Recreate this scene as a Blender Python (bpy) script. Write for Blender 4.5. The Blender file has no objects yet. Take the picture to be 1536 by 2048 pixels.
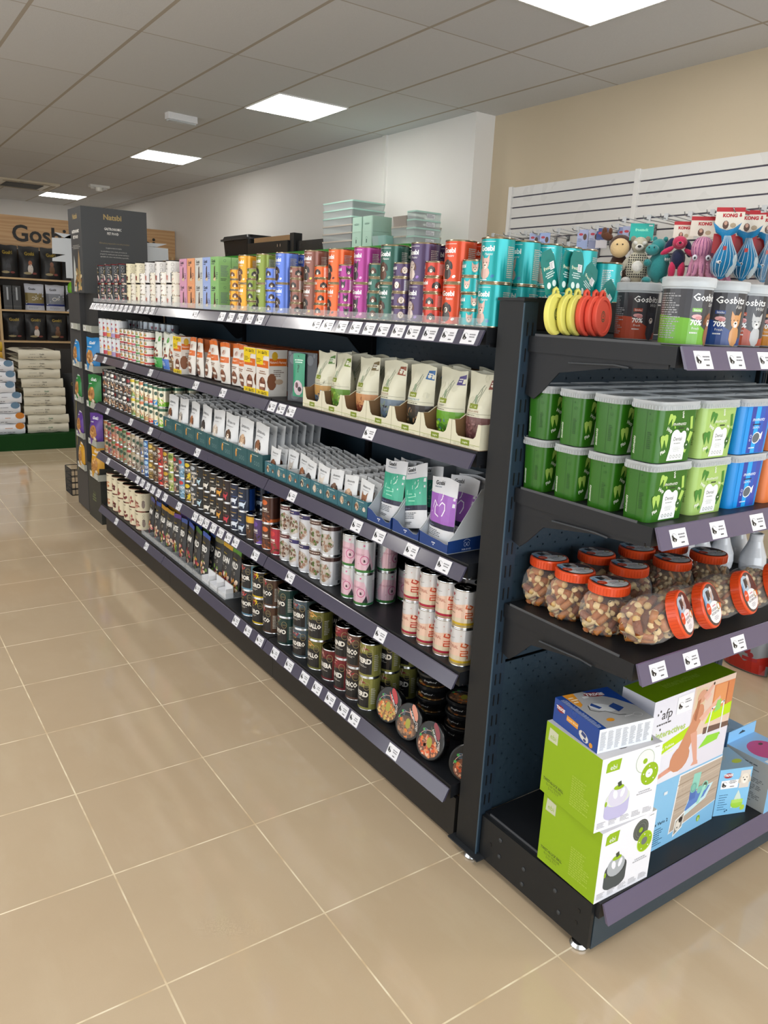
import bpy, math, random
from mathutils import Matrix, Vector, Euler
random.seed(7)
S = bpy.context.scene
COL = S.collection
PI = math.pi

# ------------------------------------------------------------------ camera
cam_d = bpy.data.cameras.new('camera')
cam = bpy.data.objects.new('camera', cam_d)
COL.objects.link(cam)
cam.location = (-1.40409, -1.10504, 1.62947)
cam.rotation_euler = (1.31872727, -0.04752306, -0.59862379)
cam_d.sensor_fit = 'HORIZONTAL'
cam_d.sensor_width = 36.0
cam_d.lens = 1557.05 / 1536 * 36.0
cam_d.clip_start = 0.05
cam_d.clip_end = 100
S.camera = cam

# ------------------------------------------------------------------ world, exposure, daylight
w = bpy.data.worlds.new('world')
S.world = w
w.use_nodes = True
w.node_tree.nodes['Background'].inputs[0].default_value = (0.75, 0.87, 1.0, 1)
w.node_tree.nodes['Background'].inputs[1].default_value = 1.5
S.view_settings.view_transform = 'Standard'
S.view_settings.look = 'None'
S.view_settings.gamma = 1
S.view_settings.use_curve_mapping = False
S.view_settings.exposure = -0.05

def area(name, loc, rot, sx, sy, power, col):
    d = bpy.data.lights.new(name, 'AREA')
    d.shape = 'RECTANGLE'
    d.size = sx
    d.size_y = sy
    d.energy = power
    d.color = col
    o = bpy.data.objects.new(name, d)
    o.location = loc
    o.rotation_euler = rot
    COL.objects.link(o)
    return o
# daylight falling through the shop front behind the camera and through the glazed left wall
area('shopfront_daylight', (-0.6, -4.4, 1.5), (PI / 2, 0, 0), 6.6, 2.5, 210, (0.86, 0.93, 1.0))
area('side_window_daylight', (-4.9, 2.2, 1.5), (PI / 2, 0, -PI / 2), 7.0, 2.4, 110, (0.9, 0.95, 1.0))

# ------------------------------------------------------------------ colour and materials
def lin(h):
    if not isinstance(h, str):
        return h
    h = h.lstrip('#')
    out = []
    for i in (0, 2, 4):
        c = int(h[i:i + 2], 16) / 255
        out.append(c / 12.92 if c <= 0.04045 else ((c + 0.055) / 1.055) ** 2.4)
    return (out[0], out[1], out[2], 1.0)
_lc = {}
def L(h):
    if h not in _lc:
        _lc[h] = lin(h)
    return _lc[h]

MAT = {}
def nt(name):
    m = bpy.data.materials.new(name)
    m.use_nodes = True
    t = m.node_tree
    b = t.nodes['Principled BSDF']
    MAT[name] = m
    return m, t, b
def N(t, kind, **kw):
    n = t.nodes.new(kind)
    for k, v in kw.items():
        if k.startswith('i'):
            n.inputs[int(k[1:])].default_value = v
        else:
            setattr(n, k, v)
    return n
def colmat(name, rough, metal=0.0, bump=0.0, bscale=60.0, spec=0.5, coat=0.0, sheen=0.0, rvar=0.02, emis=None):
    """packaging material: print colour from the mesh's own colours, procedural roughness and bump"""
    m, t, b = nt(name)
    a = N(t, 'ShaderNodeAttribute', attribute_name='Col')
    t.links.new(a.outputs['Color'], b.inputs['Base Color'])
    tc = N(t, 'ShaderNodeTexCoord')
    no = N(t, 'ShaderNodeTexNoise')
    no.inputs['Scale'].default_value = bscale
    t.links.new(tc.outputs['Object'], no.inputs['Vector'])
    mr = N(t, 'ShaderNodeMapRange')
    mr.inputs['To Min'].default_value = max(0.02, rough - rvar)
    mr.inputs['To Max'].default_value = rough + rvar
    t.links.new(no.outputs['Fac'], mr.inputs['Value'])
    t.links.new(mr.outputs['Result'], b.inputs['Roughness'])
    b.inputs['Metallic'].default_value = metal
    b.inputs['Specular IOR Level'].default_value = spec
    b.inputs['Coat Weight'].default_value = coat
    b.inputs['Coat Roughness'].default_value = 0.12
    b.inputs['Sheen Weight'].default_value = sheen
    if bump:
        bp = N(t, 'ShaderNodeBump')
        bp.inputs['Strength'].default_value = bump
        bp.inputs['Distance'].default_value = 0.004
        t.links.new(no.outputs['Fac'], bp.inputs['Height'])
        t.links.new(bp.outputs['Normal'], b.inputs['Normal'])
    return m
colmat('paper', 0.5, bscale=6)
colmat('gloss', 0.28, bscale=6)
colmat('tin', 0.3, metal=0.4, coat=0.3)
colmat('metal', 0.22, metal=1.0)
colmat('foil', 0.36, bump=0.5, bscale=28, coat=0.1)
colmat('sack', 0.42, bump=0.9, bscale=9)
colmat('silicone', 0.55, spec=0.35)
colmat('plush', 0.95, bump=0.9, bscale=260, sheen=0.4, spec=0.1)
colmat('ceramic', 0.12, coat=0.5)
colmat('steel', 0.44, bump=0.1, bscale=900, spec=0.33)
colmat('chew', 0.45, bump=0.5, bscale=120)
colmat('rail', 0.24, coat=0.5, rvar=0.03)
colmat('grass', 0.95, bump=1.0, bscale=500, spec=0.1)
colmat('wood', 0.5, bump=0.2, bscale=30)
colmat('lidplastic', 0.3, coat=0.2)

def clear(name, tint, fac, rough=0.08):
    """thin transparent plastic: mostly see-through with a fresnel gloss"""
    m, t, b = nt(name)
    t.nodes.remove(b)
    out = [n for n in t.nodes if n.type == 'OUTPUT_MATERIAL'][0]
    tr = N(t, 'ShaderNodeBsdfTransparent')
    tr.inputs[0].default_value = tint
    gl = N(t, 'ShaderNodeBsdfPrincipled')
    gl.inputs['Base Color'].default_value = (0.75, 0.78, 0.8, 1)
    gl.inputs['Roughness'].default_value = rough
    lw = N(t, 'ShaderNodeLayerWeight')
    lw.inputs['Blend'].default_value = 0.35
    mr = N(t, 'ShaderNodeMapRange')
    mr.inputs['To Min'].default_value = fac
    mr.inputs['To Max'].default_value = min(1, fac + 0.28)
    t.links.new(lw.outputs['Facing'], mr.inputs['Value'])
    mx = N(t, 'ShaderNodeMixShader')
    t.links.new(mr.outputs['Result'], mx.inputs[0])
    t.links.new(tr.outputs[0], mx.inputs[1])
    t.links.new(gl.outputs[0], mx.inputs[2])
    t.links.new(mx.outputs[0], out.inputs['Surface'])
    return m
clear('clear', (1, 1, 1, 1), 0.07)
clear('frost', (0.9, 0.93, 0.95, 1), 0.42, 0.35)
clear('mintclear', (0.86, 0.93, 0.9, 1), 0.3, 0.2)

# perforated dark steel back panel: real see-through holes cut by a procedural lattice
def pegmat():
    m, t, b = nt('pegboard_steel')
    b.inputs['Base Color'].default_value = L('#2a3c49')
    b.inputs['Roughness'].default_value = 0.45
    out = [n for n in t.nodes if n.type == 'OUTPUT_MATERIAL'][0]
    tc = N(t, 'ShaderNodeTexCoord')
    sp = N(t, 'ShaderNodeSeparateXYZ')
    t.links.new(tc.outputs['Object'], sp.inputs[0])
    def ma(op, a, bb=None):
        n = N(t, 'ShaderNodeMath', operation=op)
        for i, v in enumerate((a, bb)):
            if v is None:
                continue
            if isinstance(v, (int, float)):
                n.inputs[i].default_value = v
            else:
                t.links.new(v, n.inputs[i])
        return n.outputs[0]
    h = ma('ADD', sp.outputs[0], sp.outputs[1])
    p = 0.025
    a = ma('DIVIDE', ma('ADD', h, sp.outputs[2]), p * 2)
    c = ma('DIVIDE', ma('SUBTRACT', h, sp.outputs[2]), p * 2)
    fa = ma('SUBTRACT', ma('FRACT', a), 0.5)
    fc = ma('SUBTRACT', ma('FRACT', c), 0.5)
    d = ma('SQRT', ma('ADD', ma('MULTIPLY', fa, fa), ma('MULTIPLY', fc, fc)))
    hole = ma('LESS_THAN', d, 0.085)
    tr = N(t, 'ShaderNodeBsdfTransparent')
    mx = N(t, 'ShaderNodeMixShader')
    t.links.new(hole, mx.inputs[0])
    t.links.new(b.outputs[0], mx.inputs[1])
    t.links.new(tr.outputs[0], mx.inputs[2])
    t.links.new(mx.outputs[0], out.inputs['Surface'])
pegmat()

# ------------------------------------------------------------------ mesh builder
def clip_half(poly, ax, v, keep_less):
    out = []
    n = len(poly)
    for i in range(n):
        a, b = poly[i], poly[(i + 1) % n]
        ia = (a[ax] <= v) if keep_less else (a[ax] >= v)
        ib = (b[ax] <= v) if keep_less else (b[ax] >= v)
        if ia:
            out.append(a)
        if ia != ib:
            f = (v - a[ax]) / (b[ax] - a[ax])
            out.append((a[0] + (b[0] - a[0]) * f, a[1] + (b[1] - a[1]) * f))
    return out
def clip_cells(poly, ax, step):
    lo = min(p[ax] for p in poly)
    hi = max(p[ax] for p in poly)
    i0, i1 = math.floor(lo / step + 1e-6), math.ceil(hi / step - 1e-6)
    if i1 - i0 <= 1:
        return [poly]
    res = []
    for i in range(i0, i1):
        q = clip_half(poly, ax, i * step, False)
        if len(q) >= 3:
            q = clip_half(q, ax, (i + 1) * step, True)
        if len(q) >= 3:
            res.append(q)
    return res

class MB:
    def __init__(s):
        s.v = []; s.f = []; s.c = []; s.m = []; s.s = []; s.mats = []; s.xf = None
    def mi(s, m):
        if m not in s.mats:
            s.mats.append(m)
        return s.mats.index(m)
    def add(s, vs, fs, c, m, sm=False):
        o = len(s.v)
        if s.xf is not None:
            vs = [tuple(s.xf @ Vector(p)) for p in vs]
        s.v.extend(vs)
        mi = s.mi(m)
        cl = isinstance(c, list)
        for i, f in enumerate(fs):
            s.f.append(tuple(o + k for k in f))
            s.c.append(L(c[i]) if cl else L(c))
            s.m.append(mi)
            s.s.append(sm)
    def box(s, x0, x1, y0, y1, z0, z1, c, m='paper', fc=None):
        vs = [(x0, y0, z0), (x1, y0, z0), (x1, y1, z0), (x0, y1, z0), (x0, y0, z1), (x1, y0, z1), (x1, y1, z1), (x0, y1, z1)]
        fs = [(0, 3, 2, 1), (4, 5, 6, 7), (0, 1, 5, 4), (1, 2, 6, 5), (2, 3, 7, 6), (3, 0, 4, 7)]
        names = ['-z', '+z', '-y', '+x', '+y', '-x']
        cc = [(fc or {}).get(n, c) for n in names]
        s.add(vs, fs, cc, m)
    def prism(s, pts, z0, z1, c, m='paper', sc=1.0, top=True, bot=True, sm=False, ctop=None):
        n = len(pts)
        vs = [(x, y, z0) for x, y in pts] + [(x * sc, y * sc, z1) for x, y in pts]
        s.add(vs, [(i, (i + 1) % n, n + (i + 1) % n, n + i) for i in range(n)], c, m, sm)
        if top:
            s.add([(x * sc, y * sc, z1) for x, y in pts], [tuple(range(n))], ctop or c, m)
        if bot:
            s.add([(x, y, z0) for x, y in pts], [tuple(reversed(range(n)))], c, m)
    def lathe(s, prof, cols, m, n=24, cx=0, cy=0, cz=0, ex=1.0, ey=1.0, sm=True):
        k = len(prof)
        vs = []
        for r, z in prof:
            for i in range(n):
                a = 2 * PI * i / n
                vs.append((cx + r * ex * math.cos(a), cy + r * ey * math.sin(a), cz + z))
        for j in range(k - 1):
            col = cols[j] if isinstance(cols, list) else cols
            mm = m[j] if isinstance(m, list) else m
            o = j * n
            sub = vs[o:o + 2 * n]
            s.add(sub, [(i, (i + 1) % n, n + (i + 1) % n, n + i) for i in range(n)], col, mm, sm)
    def ball(s, cx, cy, cz, rx, ry, rz, c, m='plush', n=14, k=9, rot=None):
        old = s.xf
        M = Matrix.Translation((cx, cy, cz))
        if rot:
            M = M @ Euler(rot).to_matrix().to_4x4()
        s.xf = (old @ M) if old is not None else M
        vs = [(0, 0, -rz)]
        for j in range(1, k):
            a = -PI / 2 + PI * j / k
            for i in range(n):
                b = 2 * PI * i / n
                vs.append((rx * math.cos(a) * math.cos(b), ry * math.cos(a) * math.sin(b), rz * math.sin(a)))
        vs.append((0, 0, rz))
        fs = [(0, 1 + (i + 1) % n, 1 + i) for i in range(n)]
        for j in range(k - 2):
            o = 1 + j * n
            fs += [(o + i, o + (i + 1) % n, o + n + (i + 1) % n, o + n + i) for i in range(n)]
        o = 1 + (k - 2) * n
        fs += [(o + i, o + (i + 1) % n, len(vs) - 1) for i in range(n)]
        s.add(vs, fs, c, m, True)
        s.xf = old
    def tube(s, pts, r, c, m='metal', n=7):
        pts = [Vector(p) for p in pts]
        rs = r if isinstance(r, (list, tuple)) else [r] * len(pts)
        vs = []
        for i, p in enumerate(pts):
            d = (pts[min(i + 1, len(pts) - 1)] - pts[max(i - 1, 0)]).normalized()
            u = d.cross(Vector((0.31, 0.17, 0.94))).normalized()
            w_ = d.cross(u)
            for k in range(n):
                a = 2 * PI * k / n
                vs.append(tuple(p + (u * math.cos(a) + w_ * math.sin(a)) * rs[i]))
        fs = []
        for i in range(len(pts) - 1):
            o = i * n
            fs += [(o + k, o + (k + 1) % n, o + n + (k + 1) % n, o + n + k) for k in range(n)]
        fs.append(tuple(range(n)))
        fs.append(tuple(range(len(vs) - n, len(vs))))
        s.add(vs, fs, c, m, True)
    def art(s, shapes, fn, m='paper', du=None, dv=None, off=0.0002, step=0.00002, rev=False):
        """printed artwork: flat colour polygons laid on a surface given by fn(u, v, height)"""
        for k, (col, polys) in enumerate(shapes):
            h = off + step * k
            vs = []; fs = []
            for poly in polys:
                cells = [poly]
                if du:
                    cells = [q for p in cells for q in clip_cells(p, 0, du)]
                if dv:
                    cells = [q for p in cells for q in clip_cells(p, 1, dv)]
                for q in cells:
                    o = len(vs)
                    vs.extend(fn(u, v, h) for u, v in q)
                    fs.append(tuple(range(o, o + len(q))))
            if vs:
                s.add(vs, fs, col, m)
    def mesh(s, name):
        me = bpy.data.meshes.new(name)
        me.from_pydata(s.v, [], s.f)
        for m in s.mats:
            me.materials.append(MAT[m])
        me.polygons.foreach_set('material_index', s.m)
        me.polygons.foreach_set('use_smooth', s.s)
        at = me.color_attributes.new('Col', 'FLOAT_COLOR', 'CORNER')
        buf = []
        for f, c in zip(s.f, s.c):
            buf.extend(c * len(f))
        at.data.foreach_set('color', buf)
        me.update()
        return me
    def obj(s, name, parent=None, loc=(0, 0, 0), rot=(0, 0, 0)):
        o = bpy.data.objects.new(name, s.mesh(name))
        o.location = loc
        o.rotation_euler = rot
        COL.objects.link(o)
        if parent:
            o.parent = parent
        return o

def tag(o, label, cat, group=None):
    o['label'] = label
    o['category'] = cat
    if group:
        o['group'] = group
    return o
def struct(o):
    o['kind'] = 'structure'
    return o
def empty(name, loc=(0, 0, 0), rot=(0, 0, 0)):
    o = bpy.data.objects.new(name, None)
    o.empty_display_size = 0.02
    o.location = loc
    o.rotation_euler = rot
    COL.objects.link(o)
    return o

class Proto:
    """one kind of thing: the first placing makes it, every later one is a copy with copies of its parts"""
    def __init__(s, name, body, cat, parts=()):
        s.name = name; s.cat = cat; s.first = None
        s.body = body.mesh(name) if body else None
        s.parts = [(n, b.mesh(n)) for n, b in parts]
    def put(s, loc, rot, label, group=None, parts=True):
        rot = (0, 0, rot) if isinstance(rot, (int, float)) else tuple(rot)
        if s.first is None:
            o = bpy.data.objects.new(s.name, s.body)
            s.pobj = []
            for n, me in s.parts:
                c = bpy.data.objects.new(n, me)
                s.pobj.append(c)
            s.first = o
        else:
            o = s.first.copy()
        o.location = loc
        o.rotation_euler = rot
        COL.objects.link(o)
        if parts:
            for c in s.pobj:
                if c.users_collection:
                    c = c.copy()
                c.parent = o
                COL.objects.link(c)
        for k in list(o.keys()):
            del o[k]
        tag(o, label, s.cat, group)
        return o

# ------------------------------------------------------------------ artwork helpers
_txt = {}
def glyphs(txt, bold, sh):
    key = (txt, bold, sh)
    if key in _txt:
        return _txt[key]
    cu = bpy.data.curves.new('lettering', 'FONT')
    cu.body = txt
    cu.resolution_u = 1 if len(txt) > 6 else 3
    cu.offset = bold
    cu.shear = sh
    ob = bpy.data.objects.new('lettering', cu)
    COL.objects.link(ob)
    dg = bpy.context.evaluated_depsgraph_get()
    me = bpy.data.meshes.new_from_object(ob.evaluated_get(dg))
    polys = [[(me.vertices[i].co.x, me.vertices[i].co.y) for i in p.vertices] for p in me.polygons]
    tris = []
    for p in polys:
        if len(p) <= 3:
            tris.append(p)
        else:
            for i in range(1, len(p) - 1):
                tris.append([p[0], p[i], p[i + 1]])
    bpy.data.objects.remove(ob)
    bpy.data.meshes.remove(me)
    bpy.data.curves.remove(cu)
    xs = [p[0] for t in tris for p in t] or [0, 1]
    _txt[key] = (tris, min(xs), max(xs))
    return _txt[key]
def T(txt, x, y, h, c, al='c', bold=0.02, sh=0.0, rot=0.0, wmax=None):
    """text with capital height h, baseline at y"""
    tris, a, b = glyphs(txt, bold, sh)
    k = h / 0.70
    kx = k
    if wmax and (b - a) * k > wmax:
        kx = wmax / (b - a)
    ox = {'c': -(a + b) / 2, 'l': -a, 'r': -b}[al]
    cr, sr = math.cos(rot), math.sin(rot)
    out = []
    for t in tris:
        q = []
        for p in t:
            px, py = (p[0] + ox) * kx, p[1] * k
            q.append((x + px * cr - py * sr, y + px * sr + py * cr))
        out.append(q)
    return (c, out)
def R(x, y, w_, h, c, rot=0):
    p = [(x, y), (x + w_, y), (x + w_, y + h), (x, y + h)]
    if rot:
        cx, cy = x + w_ / 2, y + h / 2
        cr, sr = math.cos(rot), math.sin(rot)
        p = [(cx + (a - cx) * cr - (b - cy) * sr, cy + (a - cx) * sr + (b - cy) * cr) for a, b in p]
    return (c, [p])
def E(cx, cy, rx, ry, c, n=12, rot=0):
    cr, sr = math.cos(rot), math.sin(rot)
    p = []
    for i in range(n):
        a = 2 * PI * i / n
        x, y = rx * math.cos(a), ry * math.sin(a)
        p.append((cx + x * cr - y * sr, cy + x * sr + y * cr))
    return (c, [p])
def ring(cx, cy, rx, ry, t, c, n=18, a0=0, a1=2 * PI):
    ps = []
    for i in range(n):
        a, b = a0 + (a1 - a0) * i / n, a0 + (a1 - a0) * (i + 1) / n
        ps.append([(cx + rx * math.cos(a), cy + ry * math.sin(a)), (cx + rx * math.cos(b), cy + ry * math.sin(b)),
                   (cx + (rx - t) * math.cos(b), cy + (ry - t) * math.sin(b)), (cx + (rx - t) * math.cos(a), cy + (ry - t) * math.sin(a))])
    return (c, ps)
def stroke(pts, t, c):
    ps = []
    for a, b in zip(pts[:-1], pts[1:]):
        dx, dy = b[0] - a[0], b[1] - a[1]
        l = math.hypot(dx, dy) or 1
        nx, ny = -dy / l * t / 2, dx / l * t / 2
        ex, ey = dx / l * t * .3, dy / l * t * .3
        ps.append([(a[0] - ex + nx, a[1] - ey + ny), (a[0] - ex - nx, a[1] - ey - ny), (b[0] + ex - nx, b[1] + ey - ny), (b[0] + ex + nx, b[1] + ey + ny)])
    return (c, ps)
def P(pts, c):
    return (c, [list(pts)])
def words(x, y, w_, h, n, c, seed=1, al='l'):
    """a block of small print drawn as word bars"""
    rg = random.Random(seed)
    ps = []
    g = h / n
    for i in range(n):
        yy = y + h - (i + 0.75) * g
        end = w_ * rg.uniform(0.6, 1.0)
        cx = x if al == 'l' else x + (w_ - end) / 2
        lim = cx + end
        while cx < lim:
            ww = min(rg.uniform(0.05, 0.16) * w_, lim - cx)
            ps.append([(cx, yy), (cx + ww, yy), (cx + ww, yy + g * 0.5), (cx, yy + g * 0.5)])
            cx += ww + 0.03 * w_
    return (c, ps)
def food(cx, cy, rx, ry, cols, n, seed=1, sz=0.22):
    rg = random.Random(seed)
    out = {}
    for i in range(n):
        a = rg.uniform(0, 2 * PI); r = math.sqrt(rg.random())
        x, y = cx + rx * r * math.cos(a), cy + ry * r * math.sin(a)
        q = E(x, y, rx * sz * rg.uniform(.7, 1.3), ry * sz * rg.uniform(.6, 1.1), 0, 6, rg.uniform(0, 3))[1]
        c = rg.choice(cols)
        out.setdefault((c, i * 3 // max(n, 1)), []).extend(q)
    return [(c[0], p) for c, p in sorted(out.items(), key=lambda t: t[0][1])]
def doghead(cx, cy, s, fur, dark, light='#e9dcc8', ears='flop'):
    o = []
    if ears == 'flop':
        o += [E(cx - .42 * s, cy - .05 * s, .17 * s, .38 * s, dark, 8, -.25), E(cx + .42 * s, cy - .05 * s, .17 * s, .38 * s, dark, 8, .25)]
    else:
        o += [P([(cx - .42 * s, cy + .1 * s), (cx - .1 * s, cy + .35 * s), (cx - .42 * s, cy + .75 * s)], fur),
              P([(cx + .42 * s, cy + .1 * s), (cx + .42 * s, cy + .75 * s), (cx + .1 * s, cy + .35 * s)], fur)]
    o += [E(cx, cy, .4 * s, .48 * s, fur, 10), E(cx, cy - .2 * s, .2 * s, .24 * s, light, 8),
          ('#15110f', E(cx, cy - .12 * s, .1 * s, .07 * s, 0, 6)[1] + E(cx - .17 * s, cy + .1 * s, .05 * s, .05 * s, 0, 6)[1] + E(cx + .17 * s, cy + .1 * s, .05 * s, .05 * s, 0, 6)[1])]
    return o
def sitdog(cx, cy, s, fur, dark, light='#efe6d8'):
    """seated dog seen from the front, s = total height, cy = ground"""
    o = [E(cx, cy + .26 * s, .24 * s, .27 * s, fur, 10), R(cx - .13 * s, cy, .09 * s, .35 * s, fur), R(cx + .04 * s, cy, .09 * s, .35 * s, fur),
         E(cx, cy + .4 * s, .13 * s, .2 * s, light, 8)]
    return o + doghead(cx, cy + .74 * s, .5 * s, fur, dark, light)
def pawlogo(cx, cy, r, dark='#1d1d1f', bg='#ffffff'):
    """round shop emblem: a dark dog silhouette in a ring"""
    return [ring(cx, cy, r, r, r * .1, '#8a8a8c', 14, 0.4, 4.2),
            P([(cx - .75 * r, cy + .45 * r), (cx - .35 * r, cy + .75 * r), (cx - .1 * r, cy + .2 * r), (cx + .35 * r, cy - .1 * r), (cx + .85 * r, cy - .35 * r), (cx + .45 * r, cy - .85 * r), (cx - .2 * r, cy - .95 * r), (cx - .75 * r, cy - .5 * r)], dark),
            P([(cx - .1 * r, cy - .35 * r), (cx + .1 * r, cy - .3 * r), (cx + .05 * r, cy - .85 * r), (cx - .12 * r, cy - .85 * r)], bg)]
def flat(fx, ux, vx, nx):
    """surface function of a flat face: origin, u axis, v axis, normal"""
    def f(u, v, h):
        return (fx[0] + ux[0] * u + vx[0] * v + nx[0] * h, fx[1] + ux[1] * u + vx[1] * v + nx[1] * h, fx[2] + ux[2] * u + vx[2] * v + nx[2] * h)
    return f
def front(y, x0=0, z0=0):
    return flat((x0, y, z0), (1, 0, 0), (0, 0, 1), (0, -1, 0))
def leftf(x, y0=0, z0=0):
    return flat((x, y0, z0), (0, -1, 0), (0, 0, 1), (-1, 0, 0))
def topf(z, x0=0, y0=0):
    return flat((x0, y0, z), (1, 0, 0), (0, 1, 0), (0, 0, 1))
def cyl(r, a0=-PI / 2, z0=0, taper=0.0, hh=1.0):
    def f(u, v, h):
        rr = r + taper * v / hh
        a = a0 + u / r
        return ((rr + h) * math.cos(a), (rr + h) * math.sin(a), z0 + v)
    return f
def rrect(w_, d, r, k=4):
    pts = []
    for cx, cy, a0 in ((w_ / 2 - r, -d / 2 + r, -PI / 2), (w_ / 2 - r, d / 2 - r, 0), (-w_ / 2 + r, d / 2 - r, PI / 2), (-w_ / 2 + r, -d / 2 + r, PI)):
        for i in range(k + 1):
            a = a0 + PI / 2 * i / k
            pts.append((cx + r * math.cos(a), cy + r * math.sin(a)))
    return pts
ORD = ['first', 'second', 'third', 'fourth', 'fifth', 'sixth', 'seventh', 'eighth', 'ninth', 'tenth', 'eleventh', 'twelfth', 'thirteenth', 'fourteenth', 'fifteenth', 'sixteenth', 'seventeenth', 'eighteenth', 'nineteenth', 'twentieth']
# ================================================================== THE ROOM
H = 3.134
def mathn(t, op, a, b=None):
    n = N(t, 'ShaderNodeMath', operation=op)
    for i, v in enumerate((a, b)):
        if v is None:
            continue
        if isinstance(v, (int, float)):
            n.inputs[i].default_value = v
        else:
            t.links.new(v, n.inputs[i])
    return n.outputs[0]
def mixc(t, f, a, b):
    n = N(t, 'ShaderNodeMix', data_type='RGBA')
    t.links.new(f, n.inputs[0])
    for i, v in ((6, a), (7, b)):
        if isinstance(v, tuple):
            n.inputs[i].default_value = v
        else:
            t.links.new(v, n.inputs[i])
    return n.outputs[2]
def noise(t, vec, scale, detail=3, rough=0.5):
    n = N(t, 'ShaderNodeTexNoise')
    n.inputs['Scale'].default_value = scale
    n.inputs['Detail'].default_value = detail
    n.inputs['Roughness'].default_value = rough
    t.links.new(vec, n.inputs['Vector'])
    return n.outputs['Fac']

def floor_mat():
    m, t, b = nt('floor_tiles')
    geo = N(t, 'ShaderNodeNewGeometry')
    sp = N(t, 'ShaderNodeSeparateXYZ')
    t.links.new(geo.outputs['Position'], sp.inputs[0])
    TS = 0.45
    ux = mathn(t, 'DIVIDE', sp.outputs[0], TS)
    uy = mathn(t, 'DIVIDE', sp.outputs[1], TS)
    dx = mathn(t, 'ABSOLUTE', mathn(t, 'SUBTRACT', mathn(t, 'FRACT', mathn(t, 'ADD', ux, 0.5)), 0.5))
    dy = mathn(t, 'ABSOLUTE', mathn(t, 'SUBTRACT', mathn(t, 'FRACT', mathn(t, 'ADD', uy, 0.5)), 0.5))
    d = mathn(t, 'MINIMUM', dx, dy)
    groove = mathn(t, 'LESS_THAN', d, 0.0052)
    cid = N(t, 'ShaderNodeCombineXYZ')
    t.links.new(mathn(t, 'FLOOR', ux), cid.inputs[0])
    t.links.new(mathn(t, 'FLOOR', uy), cid.inputs[1])
    wn = N(t, 'ShaderNodeTexWhiteNoise')
    t.links.new(cid.outputs[0], wn.inputs['Vector'])
    base = mixc(t, wn.outputs['Value'], L('#cbb69a'), L('#d2bfa3'))
    n1 = noise(t, geo.outputs['Position'], 2.2, 5, 0.6)
    base = mixc(t, n1, base, L('#c0aa8c'))
    fine = noise(t, geo.outputs['Position'], 420, 2)
    base = mixc(t, mathn(t, 'MULTIPLY', fine, 0.2), base, L('#b09a7e'))
    # worn, dusty film in long soft patches
    mp = N(t, 'ShaderNodeMapping')
    mp.inputs['Scale'].default_value = (3.0, 0.9, 1)
    mp.inputs['Rotation'].default_value = (0, 0, 0.25)
    t.links.new(geo.outputs['Position'], mp.inputs[0])
    n2 = noise(t, mp.outputs[0], 2.0, 4, 0.6)
    mr = N(t, 'ShaderNodeMapRange')
    mr.inputs['From Min'].default_value = 0.52
    mr.inputs['From Max'].default_value = 0.75
    t.links.new(n2, mr.inputs['Value'])
    base = mixc(t, mathn(t, 'MULTIPLY', mr.outputs[0], 0.22), base, L('#dccdb2'))
    gn = noise(t, geo.outputs['Position'], 9, 3)
    gr = N(t, 'ShaderNodeMapRange')
    gr.inputs['From Min'].default_value = 0.4
    gr.inputs['From Max'].default_value = 0.62
    t.links.new(gn, gr.inputs['Value'])
    gcol = mixc(t, gr.outputs[0], L('#f0e4c8'), L('#cdb690'))
    col = mixc(t, groove, base, gcol)
    t.links.new(col, b.inputs['Base Color'])
    rr = N(t, 'ShaderNodeMapRange')
    rr.inputs['To Min'].default_value = 0.04
    rr.inputs['To Max'].default_value = 0.13
    t.links.new(n2, rr.inputs['Value'])
    rg = mathn(t, 'ADD', rr.outputs[0], mathn(t, 'MULTIPLY', groove, 0.5))
    t.links.new(rg, b.inputs['Roughness'])
    b.inputs['Specular IOR Level'].default_value = 0.6
    bp = N(t, 'ShaderNodeBump')
    bp.inputs['Strength'].default_value = 0.4
    bp.inputs['Distance'].default_value = 0.002
    inv = mathn(t, 'SUBTRACT', 1.0, groove)
    t.links.new(inv, bp.inputs['Height'])
    t.links.new(bp.outputs['Normal'], b.inputs['Normal'])
floor_mat()

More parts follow.
